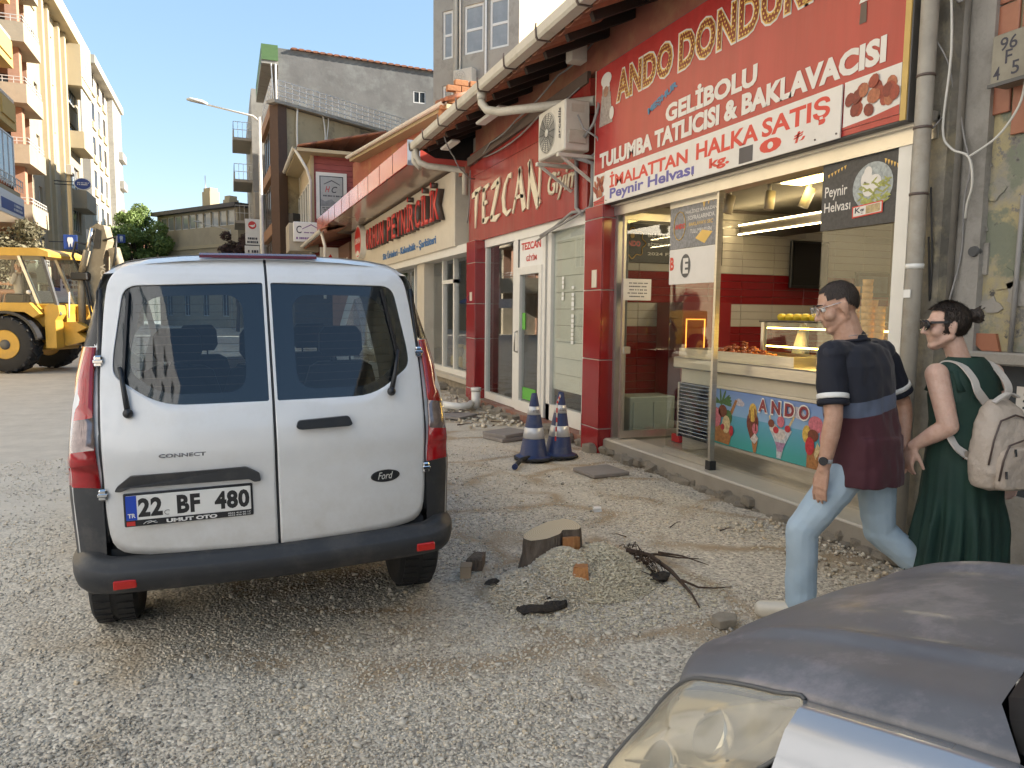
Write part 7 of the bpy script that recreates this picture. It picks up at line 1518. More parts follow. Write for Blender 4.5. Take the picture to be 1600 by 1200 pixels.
def head(bld, c, f_, up, k=1.0):
    """skull, jaw, nose, brow, lips, ears; f_ is where the face looks"""
    f_ = Vector(f_).normalized(); up = Vector(up); up = (up - f_ * up.dot(f_)).normalized(); s_ = f_.cross(up); A = Matrix((s_, f_, up)).transposed(); c = Vector(c)
    P = lambda x, y, z: c + (s_ * x + f_ * y + up * z) * k
    egg(bld, P(0, -.018, .028), (.074 * k, .092 * k, .087 * k), A); egg(bld, P(0, .025, -.035), (.058 * k, .062 * k, .072 * k), A); egg(bld, P(0, .05, -.088), (.036 * k, .032 * k, .028 * k), A)
    for sx in (-1, 1):
        cap(bld, P(sx * .055, -.01, -.05), P(sx * .02, .065, -.092), .02 * k, .015 * k, 8); egg(bld, P(sx * .045, .05, -.02), (.025 * k, .03 * k, .028 * k), A)
        cap(bld, P(sx * .012, .078, .03), P(sx * .05, .064, .03), .011 * k, .009 * k, 8)
        egg(bld, P(sx * .076, -.012, -.008), (.008 * k, .02 * k, .034 * k), A); egg(bld, P(sx * .082, -.022, .006), (.007 * k, .012 * k, .022 * k), A)
    cap(bld, P(0, .078, .02), P(0, .102, -.022), .008 * k, .0125 * k, 8); egg(bld, P(.011, .092, -.026), (.008 * k, .01 * k, .007 * k), A); egg(bld, P(-.011, .092, -.026), (.008 * k, .01 * k, .007 * k), A)
    cap(bld, P(-.018, .074, -.055), P(.018, .074, -.055), .0085 * k, .0085 * k, 8); cap(bld, P(-.016, .072, -.066), P(.016, .072, -.066), .0085 * k, .0085 * k, 8)
    return P, A
def skin_mat(name, c, c2):
    m = mat(name, c, .5, var=.1, col2=c2, scale=30, bump=.15, bscale=160, dirt=tuple(x * .8 for x in c), dscale=12, damt=.5); p = m.node_tree.nodes['Principled BSDF']; p.inputs['Subsurface Weight'].default_value = .12; p.inputs['Subsurface Radius'].default_value = (.012, .005, .003); return m
M_skin_m = skin_mat('skin_tan', (.56, .345, .25), (.48, .27, .185)); M_skin_w = skin_mat('skin_fair', (.64, .43, .34), (.56, .34, .26))
M_hair = mat('dark_hair', (.016, .011, .009), .5, col2=(.045, .03, .022), scale=60, bump=.6, bscale=150, stretch=(1, 1, .3))
def hair_cap(P, k, keep, m, parent, grow=1.045, name='hair', lump=.004, nh=3500, hl_=.013, lift=.55, flow=lambda p: Vector((0, 0, -1))):
    b = B(); n, mm = 44, 30; V = {}
    for i in range(mm + 1):
        for j in range(n):
            th, ph = pi * (i + .02) / (mm + .04), 2 * pi * j / n; x, y, z = .074 * sin(th) * cos(ph), .092 * sin(th) * sin(ph), .087 * cos(th); g = grow + lump * 8 * mnoise.noise((x * 40, y * 40, z * 40))
            if keep(x, y, z + .028): V[(i, j)] = b.v(P(x * g, -.018 + y * g, .028 + z * g))
    for i in range(mm):
        for j in range(n):
            q = [V.get(x) for x in ((i, j), (i, (j + 1) % n), (i + 1, (j + 1) % n), (i + 1, j))]
            if all(q): b.f(q, True)
    o = b.obj(name, m, parent)
    # short hairs over the cap so that its edge is not a clean line
    me = o.data; g = np.random.default_rng(len(me.polygons)); pol = [q for q in me.polygons]; c0 = P(0, -.018, .028); V_, k2 = [], 0
    for i in g.integers(0, len(pol), nh):
        q = pol[i]; a = q.vertices; w = g.dirichlet(np.ones(len(a))); p = sum((me.vertices[j].co * float(x) for j, x in zip(a, w)), Vector()); n_ = (p - c0).normalized(); d = (flow(p) + n_ * lift + Vector(g.normal(0, .25, 3))).normalized(); x = d.cross(n_).normalized() * .0011; l = hl_ * float(g.uniform(.5, 1.2)); p = p - d * l * .3
        V_ += [p - x, p + x, p + d * l * .6 + x * .8, p + d * l]
    hm = bpy.data.meshes.new('hair_strands'); hm.from_pydata([tuple(v) for v in V_], [], [(4 * i, 4 * i + 1, 4 * i + 2, 4 * i + 3) for i in range(len(V_) // 4)]); hm.materials.append(m); tag(place('hair_strands', hm, o), kind='stuff'); return o
def zband(name, bands, rough=.75, bump=.25):
    """knitted cloth with woven-in colour bands across its height (local z)"""
    m = bpy.data.materials.new(name); m.use_nodes = True; t = m.node_tree; p = t.nodes['Principled BSDF']; L = t.links.new
    tc = N(t, 'TexCoord').outputs['Object']; sx = N(t, 'SeparateXYZ'); L(tc, sx.inputs[0]); lo, hi = bands[0][0], bands[-1][0] + .3; mr = N(t, 'MapRange'); mr.inputs[1].default_value = lo; mr.inputs[2].default_value = hi; tl_ = N(t, 'Math', operation='MULTIPLY_ADD'); L(sx.outputs[0], tl_.inputs[0]); tl_.inputs[1].default_value = -.17; tl_.inputs[2].default_value = .17 * 3.02; ad = N(t, 'Math', operation='ADD'); L(sx.outputs[2], ad.inputs[0]); L(tl_.outputs[0], ad.inputs[1]); L(ad.outputs[0], mr.inputs[0])
    r = N(t, 'ValToRGB'); cr = r.color_ramp; cr.interpolation = 'CONSTANT'
    for i, (z, c) in enumerate(bands): q = (z - lo) / (hi - lo); e = cr.elements[i] if i < 2 else cr.elements.new(q); e.position = q; e.color = rgba(c)
    L(mr.outputs[0], r.inputs[0]); L(r.outputs[0], p.inputs['Base Color']); p.inputs['Roughness'].default_value = rough; p.inputs['Sheen Weight'].default_value = .15
    n = N(t, 'TexNoise'); n.inputs['Scale'].default_value = 400; L(tc, n.inputs['Vector']); b = N(t, 'Bump'); b.inputs['Strength'].default_value = bump; b.inputs['Distance'].default_value = .003; L(n.outputs['Fac'], b.inputs['Height']); L(b.outputs[0], p.inputs['Normal']); return m
V3 = Vector
# --- man
man = thing('person', 'man in navy and maroon T-shirt and light blue jeans walking left past the sweet shop', 'person', (3.0, 2.85, 0))
f = V3((-.2, .98, 0)).normalized(); s = V3((f.y, -f.x, 0)); up = V3((0, 0, 1))
nk = V3((2.965, 2.885, 1.50)); hd = V3((2.895, 2.93, 1.645)); lsh, rsh = V3((2.785, 2.84, 1.415)), V3((3.205, 2.925, 1.415)); pel = V3((3.03, 2.83, .88))
lel, lwr, ltp = V3((2.755, 2.77, 1.105)), V3((2.74, 2.80, .845)), V3((2.72, 2.82, .64)); rel, rwr = V3((3.36, 2.90, 1.13)), V3((3.29, 2.82, .92))
lhip, rhip = pel - s * .095 + V3((0, 0, -.03)), pel + s * .095 + V3((0, 0, -.03)); lkn, lan, lto = V3((2.735, 2.92, .50)), V3((2.755, 2.93, .09)), V3((2.61, 3.05, .04)); rkn, ran, rto = V3((3.20, 2.86, .47)), V3((3.50, 2.66, .17)), V3((3.40, 2.72, .035))
ff = V3((-.84, .48, -.40)).normalized(); chest = (lsh + rsh) / 2 + V3((0, 0, -.08))
def man_core(b, g=0.0, skin=True):
    rows = [(pel + V3((0, 0, -.06)), s, f, .16 + g, .125 + g), (pel + V3((0, 0, .05)), s, f, .172 + g, .132 + g), (pel.lerp(chest, .45), s, f, .175 + g, .135 + g), (pel.lerp(chest, .8) , s, f, .20 + g, .14 + g), (chest + V3((0, 0, .02)), s, f, .205 + g, .13 + g), (chest + V3((0, 0, .09)), s, f, .175 + g, .095 + g), (chest + V3((0, 0, .125)), s, f, .09 + g, .07 + g)]
    torso(b, rows)
b = B(); man_core(b); cap(b, nk + V3((0, 0, -.06)), hd + V3((.03, -.02, -.06)), .076, .066)
Pm, Am = head(b, hd, ff, up, 1.09)
for sh, el, wr in ((lsh, lel, lwr), (rsh, rel, rwr)): cap(b, sh, el, .058, .043); mid = el.lerp(wr, .35); cap(b, el, mid, .043, .044); cap(b, mid, wr, .044, .028)
hand(b, lwr, ltp, f, -s * -1, L=.20, curl=.28); hand(b, rwr, V3((3.255, 2.80, .76)), f, -s, curl=.5)
for h_, k_, a_, t_ in ((lhip, lkn, lan, lto), (rhip, rkn, ran, rto)): cap(b, h_, k_, .085, .058); mid = k_.lerp(a_, .3); cap(b, k_, mid, .055, .058); cap(b, mid, a_, .058, .04); cap(b, a_ + V3((0, 0, -.03)), t_, .04, .035)
remeshed(b, 'body', M_skin_m, man, .0062, 3)
M_navy = (.009, .011, .022); M_maroon = (.060, .010, .018); M_slate_b = (.10, .125, .19)
b = B(); man_core(b, .016); torso(b, [(pel + V3((0, 0, -.125)), s, f, .205, .172), (pel + V3((0, 0, .0)), s, f, .20, .165), (pel + V3((0, 0, .12)), s, f, .19, .15)]); cap(b, nk + V3((0.01, -.005, -.075)), nk + V3((0, 0, -.03)), .095, .078)
for sh in (lsh, rsh): cap(b, nk + V3((0, 0, -.085)), sh + V3((0, 0, .0)), .075, .068)
remeshed(b, 'shirt', zband('shirt_cloth', [(.70, M_maroon), (1.125, M_slate_b), (1.205, M_navy)]), man, .007, 3, (.013, (11, 6)))
M_navycloth = mat('navy_cloth', M_navy, .8, var=.25, bump=.2, bscale=300)
for sh, el, o_ in ((lsh, lel, -1), (rsh, rel, 1)):
    d_ = (el - sh).normalized(); b = B(); cap(b, sh + V3((0, 0, -.005)), sh + d_ * .12, .068, .07); cap(b, sh + d_ * .06, sh + d_ * .19, .072, .074); sv = remeshed(b, 'sleeve', M_navycloth, man, .0075, 3, (.008, (9, 7)))
    for q, r_, m_ in ((.215, .0755, M_white), (.245, .0755, M_navycloth)):
        b = B(); b.tube([sh + d_ * (q - .013), sh + d_ * (q - .010), sh + d_ * (q + .010), sh + d_ * (q + .014)], [r_ - .004, r_, r_, r_ - .004], 28); b.obj('cuff_stripe', m_, sv)
b = B(); b.tube([nk + V3((0, 0, -.028)) + (s * .084 * cos(a) + f * .076 * sin(a)) + V3((0, 0, .012 * -sin(a))) for a in np.linspace(0, 2 * pi, 33)], .008, 8); b.obj('collar', M_navycloth, man)
b = B(); torso(b, [(pel + V3((0, 0, -.13)), s, f, .155, .125), (pel + V3((0, 0, .07)), s, f, .168, .13)])
for h_, k_, a_ in ((lhip, lkn, lan), (rhip, rkn, ran)): cap(b, h_, k_, .102, .082); cap(b, k_, k_.lerp(a_, .4), .081, .079); cap(b, k_.lerp(a_, .4), a_ + V3((0, 0, .02)), .079, .076)
M_jean = mat('pale_denim', (.44, .54, .62), .85, col2=(.35, .46, .56), scale=3, bump=.35, bscale=320, dirt=(.46, .57, .65), dscale=2.5, damt=.4)
remeshed(b, 'jeans', M_jean, man, .007, 3, (.006, (10, 11)))
for a_, t_ in ((lan, lto), (ran, rto)):
    b = B(); cap(b, a_ + V3((0, 0, -.025)), t_ + V3((0, 0, .012)), .048, .04); d_ = (t_ - a_); d_.z = 0; d_.normalize(); cap(b, a_ - d_ * .045 + V3((0, 0, -.045)), t_ + V3((0, 0, .0)), .04, .038); remeshed(b, 'shoe', M_creampanel, man, .007, 3)
hairline = lambda x, y, z: z > (.045 if y > .035 else .045 - (.035 - y) * .95) + .0 * x and (z > .03 or y < -.01) and z > -.075 and not (y > .062 and z < .08)
hair_cap(Pm, 1.09, hairline, M_hair, man, 1.03)
for sx in (-1, 1): b = B(); b.tube([Pm(sx * .014, .090, .036), Pm(sx * .034, .084, .041), Pm(sx * .054, .066, .036)], [.003, .0045, .002], 6); b.obj('eyebrow', M_hair, man); b = B(); b.ball(Pm(sx * .032, .066, .012), .0125, 10, 8); e_ = b.obj('eye', M_white, man); b = B(); b.ball(Pm(sx * .033, .0765, .012), .005, 8, 6); b.obj('pupil', M_black, e_)
gl = B(); ax = lambda x, y, z: Pm(x, y, z)
for sx in (-1, 1):
    gl.tube([ax(sx * .078, -.02, .012), ax(sx * .08, .0, .022), ax(sx * .076, .095, .028)], .0016, 6)
    gl.tube([ax(sx * .04 + .032 * cos(a), .104 - .008 * abs(cos(a)), .018 + .022 * sin(a)) for a in np.linspace(0, 2 * pi, 17)], .0012, 6)
gl.tube([ax(-.01, .108, .026), ax(.01, .108, .026)], .0024, 6); g_ = gl.obj('glasses', M_chrome, man)
for sx in (-1, 1): b = B(); b.poly([ax(sx * .04 + .031 * cos(a), .104 - .008 * abs(cos(a)), .018 + .021 * sin(a)) for a in np.linspace(0, 2 * pi, 17)[:-1]]); b.obj('glasses_lens', M_shopglass, g_)
b = B(); b.tube([nk + V3((0, 0, -.005)) + (s * .078 * cos(a) + f * .07 * sin(a)) + V3((0, 0, .015 * -sin(a))) for a in np.linspace(0, 2 * pi, 33)], .0014, 5); b.obj('necklace', M_chrome, man)
d_ = (lwr - lel).normalized(); wq = lwr - d_ * .045; b = B(); b.tube([wq - d_ * .011, wq + d_ * .011], .0335, 20); w_ = b.obj('watch', mat('watch_strap', (.45, .45, .45), .4), man)
o_ = (-s * .8 - f * .25).normalized(); b = B(); b.tube([wq + o_ * .028, wq + o_ * .042], .021, 18); b.obj('watch_case', M_black, w_)
# --- woman
wom = thing('person', 'woman in long dark green sleeveless dress with dark bun beside the peeling wall', 'person', (3.53, 2.68, 0))
f = V3((.06, .998, 0)).normalized(); s = V3((f.y, -f.x, 0))
nk = V3((3.525, 2.70, 1.39)); hd = V3((3.438, 2.745, 1.553)); lsh, rsh = V3((3.325, 2.685, 1.315)), V3((3.695, 2.665, 1.31)); pel = V3((3.525, 2.66, .86))
lel, lwr = V3((3.325, 2.60, 1.06)), V3((3.262, 2.745, .94)); rel, rwr = V3((3.80, 2.70, 1.04)), V3((3.83, 2.63, .80)); chest = (lsh + rsh) / 2 + V3((0, 0, -.07))
ff = V3((-.80, .58, -.08)).normalized()
def wom_core(b, g=0.0): torso(b, [(pel + V3((0, 0, -.08)), s, f, .16 + g, .13 + g), (pel + V3((0, 0, .05)), s, f, .165 + g, .125 + g), (pel.lerp(chest, .5), s, f, .135 + g, .105 + g), (pel.lerp(chest, .82), s, f, .155 + g, .12 + g), (chest + V3((0, 0, .03)), s, f, .155 + g, .10 + g), (chest + V3((0, 0, .085)), s, f, .13 + g, .075 + g), (chest + V3((0, 0, .115)), s, f, .07 + g, .055 + g)])
b = B(); wom_core(b); cap(b, nk + V3((0, 0, -.06)), hd + V3((.03, -.015, -.055)), .056, .050); Pw, Aw = head(b, hd, ff, up, 1.03)
for sh, el, wr in ((lsh, lel, lwr), (rsh, rel, rwr)): cap(b, sh, el, .056, .047); mid = el.lerp(wr, .35); cap(b, el, mid, .046, .045); cap(b, mid, wr, .045, .027)
hand(b, lwr, V3((3.245, 2.765, .80)), -f, s, L=.17, curl=.5, w=.07); hand(b, rwr, V3((3.83, 2.60, .66)), f, -s, L=.17, curl=.35, w=.07)
for sg in (-1, 1):
    h_ = pel + s * .085 * sg + V3((0, 0, -.04)); k_ = pel + s * .08 * sg + f * (.05 * sg) + V3((0, 0, -.42)); a_ = V3((pel.x, pel.y, .09)) + s * .07 * sg + f * (.11 * sg - .02); cap(b, h_, k_, .08, .052); cap(b, k_, a_, .052, .034); cap(b, a_ + V3((0, 0, -.04)), a_ + f * .15 + V3((0, 0, -.06)), .034, .026)
remeshed(b, 'body', M_skin_w, wom, .0062, 3)
M_green_d = mat('dark_green_cloth', (.010, .042, .030), .75, col2=(.006, .026, .020), scale=4, bump=.2, bscale=250)
b = B(); rows = []; n = 120
for i in range(46):
    t_ = i / 45; z = 1.40 - t_ * 1.13
    core = [(1.40, .09, .07), (1.36, .14, .10), (1.30, .165, .132), (1.2, .182, .152), (1.08, .172, .142), (.95, .188, .152), (.85, .20, .165), (.66, .208, .178), (.62, .213, .185), (.45, .228, .20), (.27, .243, .21)][::-1]
    w = lerp_tab([(q[0], q[1]) for q in core], z); d_ = lerp_tab([(q[0], q[2]) for q in core], z); c = V3((pel.x, pel.y, z)).lerp(V3((chest.x, chest.y, z)), max(0, min(1, (z - .86) / .4))); ring = []
    pl_ = max(0, min(1, (.66 - z) / .12)) * .016 + max(0, min(1, (.95 - z) / .3)) * .006
    for j in range(n):
        a = 2 * pi * j / n; pk = 1 + pl_ / .22 * (sin(a * 21 + 2.1 * mnoise.noise((a * 3, z * 1.5, 2))) + .7 * sin(a * 13 + z * 3 + 1)) + .03 * mnoise.noise((a * 2.2, z * 5, 9)); ring.append(c + s * w * pk * cos(a) + f * d_ * pk * sin(a) + V3((-.03, .02, 0)) * max(0, (.6 - z)))
    rows.append(ring)
b.loft(rows[::-1], caps=False); b.obj('dress', M_green_d, wom)
for sg, sh in ((-1, lsh), (1, rsh)): b = B(); b.tube([chest + s * .125 * sg + f * .10 + V3((0, 0, -.02)), chest + s * .115 * sg + f * .06 + V3((0, 0, .075)), chest + s * .11 * sg + V3((0, 0, .112)), chest + s * .115 * sg - f * .06 + V3((0, 0, .08)), chest + s * .12 * sg - f * .10 + V3((0, 0, -.01))], [(.03, .014)] * 5, 10); b.obj('strap', M_green_d, wom)
hl = lambda x, y, z: (z > .078 - (y - .02) * .1 if y > .045 else z > -.03 - (.045 - y) * .35) and z > -.07
hair_cap(Pw, 1.03, hl, M_hair, wom, 1.09, lump=.006, nh=4500, hl_=.045, lift=.05, flow=lambda p: (Pw(0, -.13, .05) - p).normalized())
b = B(); R = random.Random(3); egg(b, Pw(0, -.135, .045), (.04, .036, .038), Aw)
for k in range(12): a = R.uniform(0, 6.28); cap(b, Pw(.02 * cos(a), -.14, .045 + .02 * sin(a)), Pw(.045 * cos(a), -.155 - .02 * R.random(), .05 + .045 * sin(a)), .008, .004, 6, 3)
remeshed(b, 'hair_bun', M_hair, wom, .006, 2, (.008, (50, 50)))
gl = B(); ax = Pw
for sx in (-1, 1): gl.beam(ax(sx * .078, -.01, .022), ax(sx * .076, .085, .026), .004, .012)
g_ = gl.obj('sunglasses', M_black, wom)
for sx in (-1, 1): b = B(); b.loft([[ax(sx * .038 + .036 * k * cos(a), .098 + dy - .01 * abs(cos(a)), .014 + .027 * k * sin(a)) for a in np.linspace(0, 2 * pi, 19)[:-1]] for dy, k in ((-.003, .97), (.004, 1), (.007, .9))]); b.obj('glasses_lens', mat('dark_lens', (.012, .012, .014), .06, var=0) if sx < 0 else bpy.data.materials['dark_lens'], g_)
for sg in (-1, 1): a_ = V3((pel.x, pel.y, .05)) + s * .07 * sg + f * (.11 * sg - .02); b = B(); cap(b, a_ - f * .04 + V3((0, 0, -.018)), a_ + f * .16 + V3((0, 0, -.022)), .032, .028); remeshed(b, 'shoe', M_black, wom, .008, 2)
# --- her backpack
M_bag = mat('beige_quilt', (.50, .42, .35), .7, var=.1, scale=5, bump=.3, bscale=60); M_strap = mat('pale_strap', (.56, .52, .48), .75, var=.08)
bag = thing('backpack', 'pale beige quilted backpack hanging on the woman\'s back', 'backpack', (3.60, 2.47, .77))
bc = V3((3.525, 2.455, 0)); bs = V3((.99, -.12, 0)).normalized(); bf = V3((-.12, -.99, 0)).normalized()      # across, away from her back
b = B(); torso(b, [(bc + V3((0, 0, z)) + bf * o, bs, bf, w, d) for z, w, d, o in ((.765, .10, .055, 0), (.785, .145, .085, 0), (.86, .162, .10, .0), (.98, .155, .095, -.005), (1.08, .13, .08, -.02), (1.16, .095, .055, -.035), (1.20, .055, .028, -.05))], p=2.8); remeshed(b, 'pack', M_bag, bag, .008, 4, (.008, (14, 14)))
b = B(); torso(b, [(bc + bf * .085 + V3((0, 0, z)), bs, bf, w, .04) for z, w in ((.785, .105), (.81, .122), (.9, .122), (.96, .11), (.985, .08))], p=3); remeshed(b, 'pocket', M_bag, bag, .008, 3, (.006, (16, 16)))
b = B(); b.tube([bc + bf * o + bs * x + V3((0, 0, z)) for x, z, o in ((-.125, .83, .10), (-.125, .93, .115), (-.09, 1.0, .11), (.0, 1.025, .11), (.09, 1.0, .11), (.125, .93, .115))], .005, 6); b.tube([bc + bf * o + bs * x + V3((0, 0, z)) for x, z, o in ((-.15, .90, .06), (-.14, 1.02, .07), (-.09, 1.11, .055), (0, 1.135, .05), (.09, 1.11, .055))], .005, 6); b.obj('zip', M_letter_side, bag)
for x, z in ((-.07, .985), (-.115, .88)): b = B(); b.beam(bc + bf * .125 + bs * x + V3((0, 0, z)), bc + bf * .13 + bs * x + V3((0, 0, z - .035)), .012, .004); b.obj('zip_pull', M_chrome, bag)
def strip(pts, w, m, nm, par, wd):
    b = B(); rows = []
    p_ = [V3(q) for q in pts]; pp = []
    for i in range(len(p_) - 1):
        a, b0, c_, d2 = p_[max(i - 1, 0)], p_[i], p_[i + 1], p_[min(i + 2, len(p_) - 1)]
        for t_ in np.linspace(0, 1, 7)[:-1]: pp.append(.5 * ((2 * b0) + (c_ - a) * t_ + (2 * a - 5 * b0 + 4 * c_ - d2) * t_ ** 2 + (3 * b0 - a - 3 * c_ + d2) * t_ ** 3))
    pp.append(p_[-1]); wd = V3(wd)
    for i, q in enumerate(pp):
        t_ = (pp[min(i + 1, len(pp) - 1)] - pp[max(i - 1, 0)]).normalized(); x = (wd - t_ * wd.dot(t_)).normalized(); n_ = t_.cross(x); rows.append([q + x * w * .5 * sx + n_ * .004 * sy for sx, sy in ((-1, -1), (1, -1), (1, 1), (-1, 1))])
    b.loft(rows, smooth=False); return b.obj(nm, m, par)
for sg in (-1, 1):
    c0 = chest + s * .10 * sg
    strip([bc + bs * .04 * sg - bf * .07 + V3((0, 0, 1.17)), c0 - f * .165 + V3((0, 0, -.0)), c0 - f * .135 + V3((0, 0, .06)), c0 - f * .06 + V3((0, 0, .125)), c0 + f * .02 + V3((0, 0, .135)), c0 + f * .07 + V3((0, 0, .09)), c0 + s * .01 * sg + f * .10 + V3((0, 0, .0)), chest + s * .13 * sg + f * .04 + V3((0, 0, -.12)), chest + s * .155 * sg - f * .05 + V3((0, 0, -.20)), chest + s * .165 * sg - f * .125 + V3((0, 0, -.28)), bc + bs * .12 * sg - bf * .06 + V3((0, 0, .90)), bc + bs * .12 * sg - bf * .03 + V3((0, 0, .83))], .042, M_strap, 'shoulder_strap', bag, s)
b = B(); q = bc - bs * .145 - bf * .065 + V3((0, 0, .925)); b.beam(q - V3((0, 0, .02)), q + V3((0, 0, .02)), .05, .012, up=tuple(bf)); b.obj('buckle', M_chrome, bag)
strip([bc - bf * .02 + bs * -.06 + V3((0, 0, 1.19)), bc + bs * .0 + bf * .0 + V3((0, 0, 1.235)), bc + bs * .07 + bf * -.01 + V3((0, 0, 1.215))], .03, M_strap, 'handle', bag, bf)
# ------------------------------------------------------------------ silver car, bonnet in the foreground
CA = radians(14); CAR = Matrix.Translation((1.62, 0.62, 0)) @ Matrix.Rotation(CA, 4, 'Z')     # local: x to its right, y forward
M_silver = mat('silver_paint', (.40, .41, .43), .26, metal=.5, var=.05, scale=2, coat=.6, spec=.5)
M_worn = mat('worn_silver_bonnet', (.125, .123, .13), .46, metal=.15, col2=(.155, .153, .158), scale=5, coat=.06, spec=.4, dirt=(.235, .215, .22), dscale=4.5, damt=.95, bump=.03, bscale=300)
car = thing('silver_car', 'worn silver car with peeling bonnet and hazy headlight in the near right corner', 'car', (1.62, .62, 0))
HX = .575
def bon(x, y):                                           # bonnet surface height
    base = lerp_tab([(.1, 1.045), (.25, 1.03), (.4, 1.003), (.6, .965), (.72, .93), (.82, .885), (.90, .84), (.97, .78)], y); u = abs(x) / HX
    cx = .36 + .10 * (y - .6); return base - .036 * u ** 2.6 - .018 * max(0, u - .85) / .15 + .020 * math.exp(-((abs(x) - cx) / .024) ** 2) * max(0, min(1, (.93 - y) * 5)) - .012 * math.exp(-((abs(x) - cx + .08) / .07) ** 2)
def sbon(x, y): return (bon(x, y - .03) + bon(x, y) + bon(x, y + .03)) / 3
front = lambda x: .955 - .165 * (abs(x) / HX) ** 2.4
back = lambda x: .275 - .05 * (abs(x) / HX) ** 2 - .05 * max(0, abs(x) - .48) / .1
b = B(CAR); rows = []
for i in range(36):
    t_ = i / 35; rows.append([(u * HX, back(u * HX) + (front(u * HX) - back(u * HX)) * t_, sbon(u * HX, back(u * HX) + (front(u * HX) - back(u * HX)) * t_)) for u in np.linspace(-1, 1, 61)])
rows += [[(x, y + .012, z - .02) for x, y, z in rows[-1]], [(x, y + .012, z - .06) for x, y, z in rows[-1]]]
rows = [[(r[0][0], r[0][1], r[0][2] - .03)] + r + [(r[-1][0], r[-1][1], r[-1][2] - .03)] for r in rows]
b.loft(rows, closed=False, caps=False); b.obj('bonnet', M_worn, car)
for sg in (-1, 1):
    rows = []
    for y in np.linspace(-1.2, .50, 22):
        z0 = sbon(HX, y) - .004 if y > .2 else sbon(HX, .2) + (.2 - y) * .03; rows.append([(sg * (HX + .006 + dx), y, z) for dx, z in ((0, z0 - .03), (0.001, z0), (.03, z0 - .006), (.065, z0 - .032), (.098, z0 - .09), (.125, z0 - .19), (.14, z0 - .32), (.14, .45), (.12, .28))])
    b = B(CAR); b.loft(rows, closed=False, caps=False); b.obj('wing', M_silver, car)
    top = [(HX + .004, y, sbon(HX, y) - .006) for y in (.505, .56, .63, .70, .77)] + [(HX + .004, .83, .785), (.595, .875, .71)]
    out = [(.625, .915, .64), (.665, .93, .58), (.70, .87, .53), (.705, .76, .575), (.69, .66, .665), (.655, .565, .775), (.618, .505, .85)]
    P_ = [V3((sg * x, y, z)) for x, y, z in top + out]; nrm = V3((sg * .72, .45, .5)).normalized(); cen = sum(P_, V3()) / len(P_)
    loop = []
    for i in range(len(P_)):
        a_, b0, c_, d_ = P_[i - 1], P_[i], P_[(i + 1) % len(P_)], P_[(i + 2) % len(P_)]
        for t_ in (0, .25, .5, .75): loop.append(.5 * ((2 * b0) + (c_ - a_) * t_ + (2 * a_ - 5 * b0 + 4 * c_ - d_) * t_ ** 2 + (3 * b0 - a_ - 3 * c_ + d_) * t_ ** 3))
    def dome(h, k0=1.0): return [[cen + (q - cen) * k * k0 + nrm * h * (1 - k ** 2) for q in loop] for k in (1, .93, .85, .72, .58, .42, .28, .14, .02)]
    b = B(CAR); b.loft(dome(.055), caps=False); hl_ = b.obj('headlight', glass_mat('hazy_lamp_cover', (.90, .84, .70), .9, .12, .02, film=((.64, .59, .48), .30)) if sg < 0 else bpy.data.materials['hazy_lamp_cover'], car)
    b = B(CAR); b.loft(dome(-.085, .985), caps=False); b.obj('reflector_bowl', mat('lamp_bowl', (.62, .60, .55), .25, metal=.75, var=.1) if sg < 0 else bpy.data.materials['lamp_bowl'], hl_)
    for q, r in (((.60, .70, .775), .052), ((.645, .80, .66), .06)):
        c = V3((sg * q[0], q[1], q[2])) - nrm * .012; T = CAR @ Matrix.Translation(c) @ nrm.to_track_quat('Z', 'Y').to_matrix().to_4x4(); b = B(T); b.lathe([(r, .012), (r * .95, -.01), (r * .55, -.032), (.01, -.04)], (0, 0, 0), 22); b.ball((0, 0, -.012), .013, 10, 6); b.obj('lamp_cup', M_chrome, hl_)
    b = B(CAR); b.tube([q + nrm * .002 for q in loop + loop[:1]], .0045, 6); b.obj('lamp_seal', M_dkgrey, hl_)
    b = B(CAR)
    for k in range(9): c = cen + V3((sg * .03, .045 + .012 * k, -.05 - .006 * k)); b.beam(c + V3((0, -.16, .07)) * .6 + nrm * -.035, c + V3((0, .06, -.02)) + nrm * -.035, .004, .004)
    b.obj('lamp_ribs', M_chrome, hl_, kind='stuff')
    for y in (.32, -2.2):
        w_ = B(CAR); w_.lathe([(.19, -.09), (.29, -.1), (.315, -.06), (.315, .06), (.29, .1), (.19, .09)], (sg * .63, y, .315), 32, 'X'); w_ = w_.obj('wheel', M_rubber, car); b = B(CAR); b.lathe([(.19, sg * .085), (.17, sg * .05), (.05, sg * .08), (0, sg * .08)], (sg * .63, y, .315), 20, 'X'); b.obj('rim', M_alu, w_)
rows = []
for x in np.linspace(-.73, .73, 27):
    y = 1.0 - .40 * (abs(x) / .73) ** 3.4; rows.append([(x, y - .05, .60), (x, y, .575), (x, y + .045, .52), (x, y + .05, .42), (x, y + .02, .32), (x, y - .1, .22)])
b = B(CAR); b.loft(rows, closed=False, caps=False); b.obj('bumper', M_black, car)
b = B(CAR); b.loft([[(x, .985 - .19 * (abs(x) / .57) ** 2.4 - dy, z) for dy, z in ((.03, .60), (-.02, .61), (-.012, .70), (.03, .72))] for x in np.linspace(-.56, .56, 17)]); b.obj('grille', M_black, car)
b = B(CAR); b.loft([[(x, back(x) + .0 + dy, sbon(min(abs(x), HX), .25) + dz) for dy, dz in ((-.004, .004), (-.05, .02), (-.14, .035), (-.17, .0))] for x in np.linspace(-.56, .56, 23)]); b.obj('scuttle', M_black, car)
S_ = .0
rim = [(-.60, .05, 1.02), (-.52, .10, 1.05), (0, .16, 1.085), (.52, .10, 1.05), (.60, .05, 1.02)]; topr = [(-.50, -.62, 1.42), (-.45, -.60, 1.435), (0, -.55, 1.455), (.45, -.60, 1.435), (.50, -.62, 1.42)]
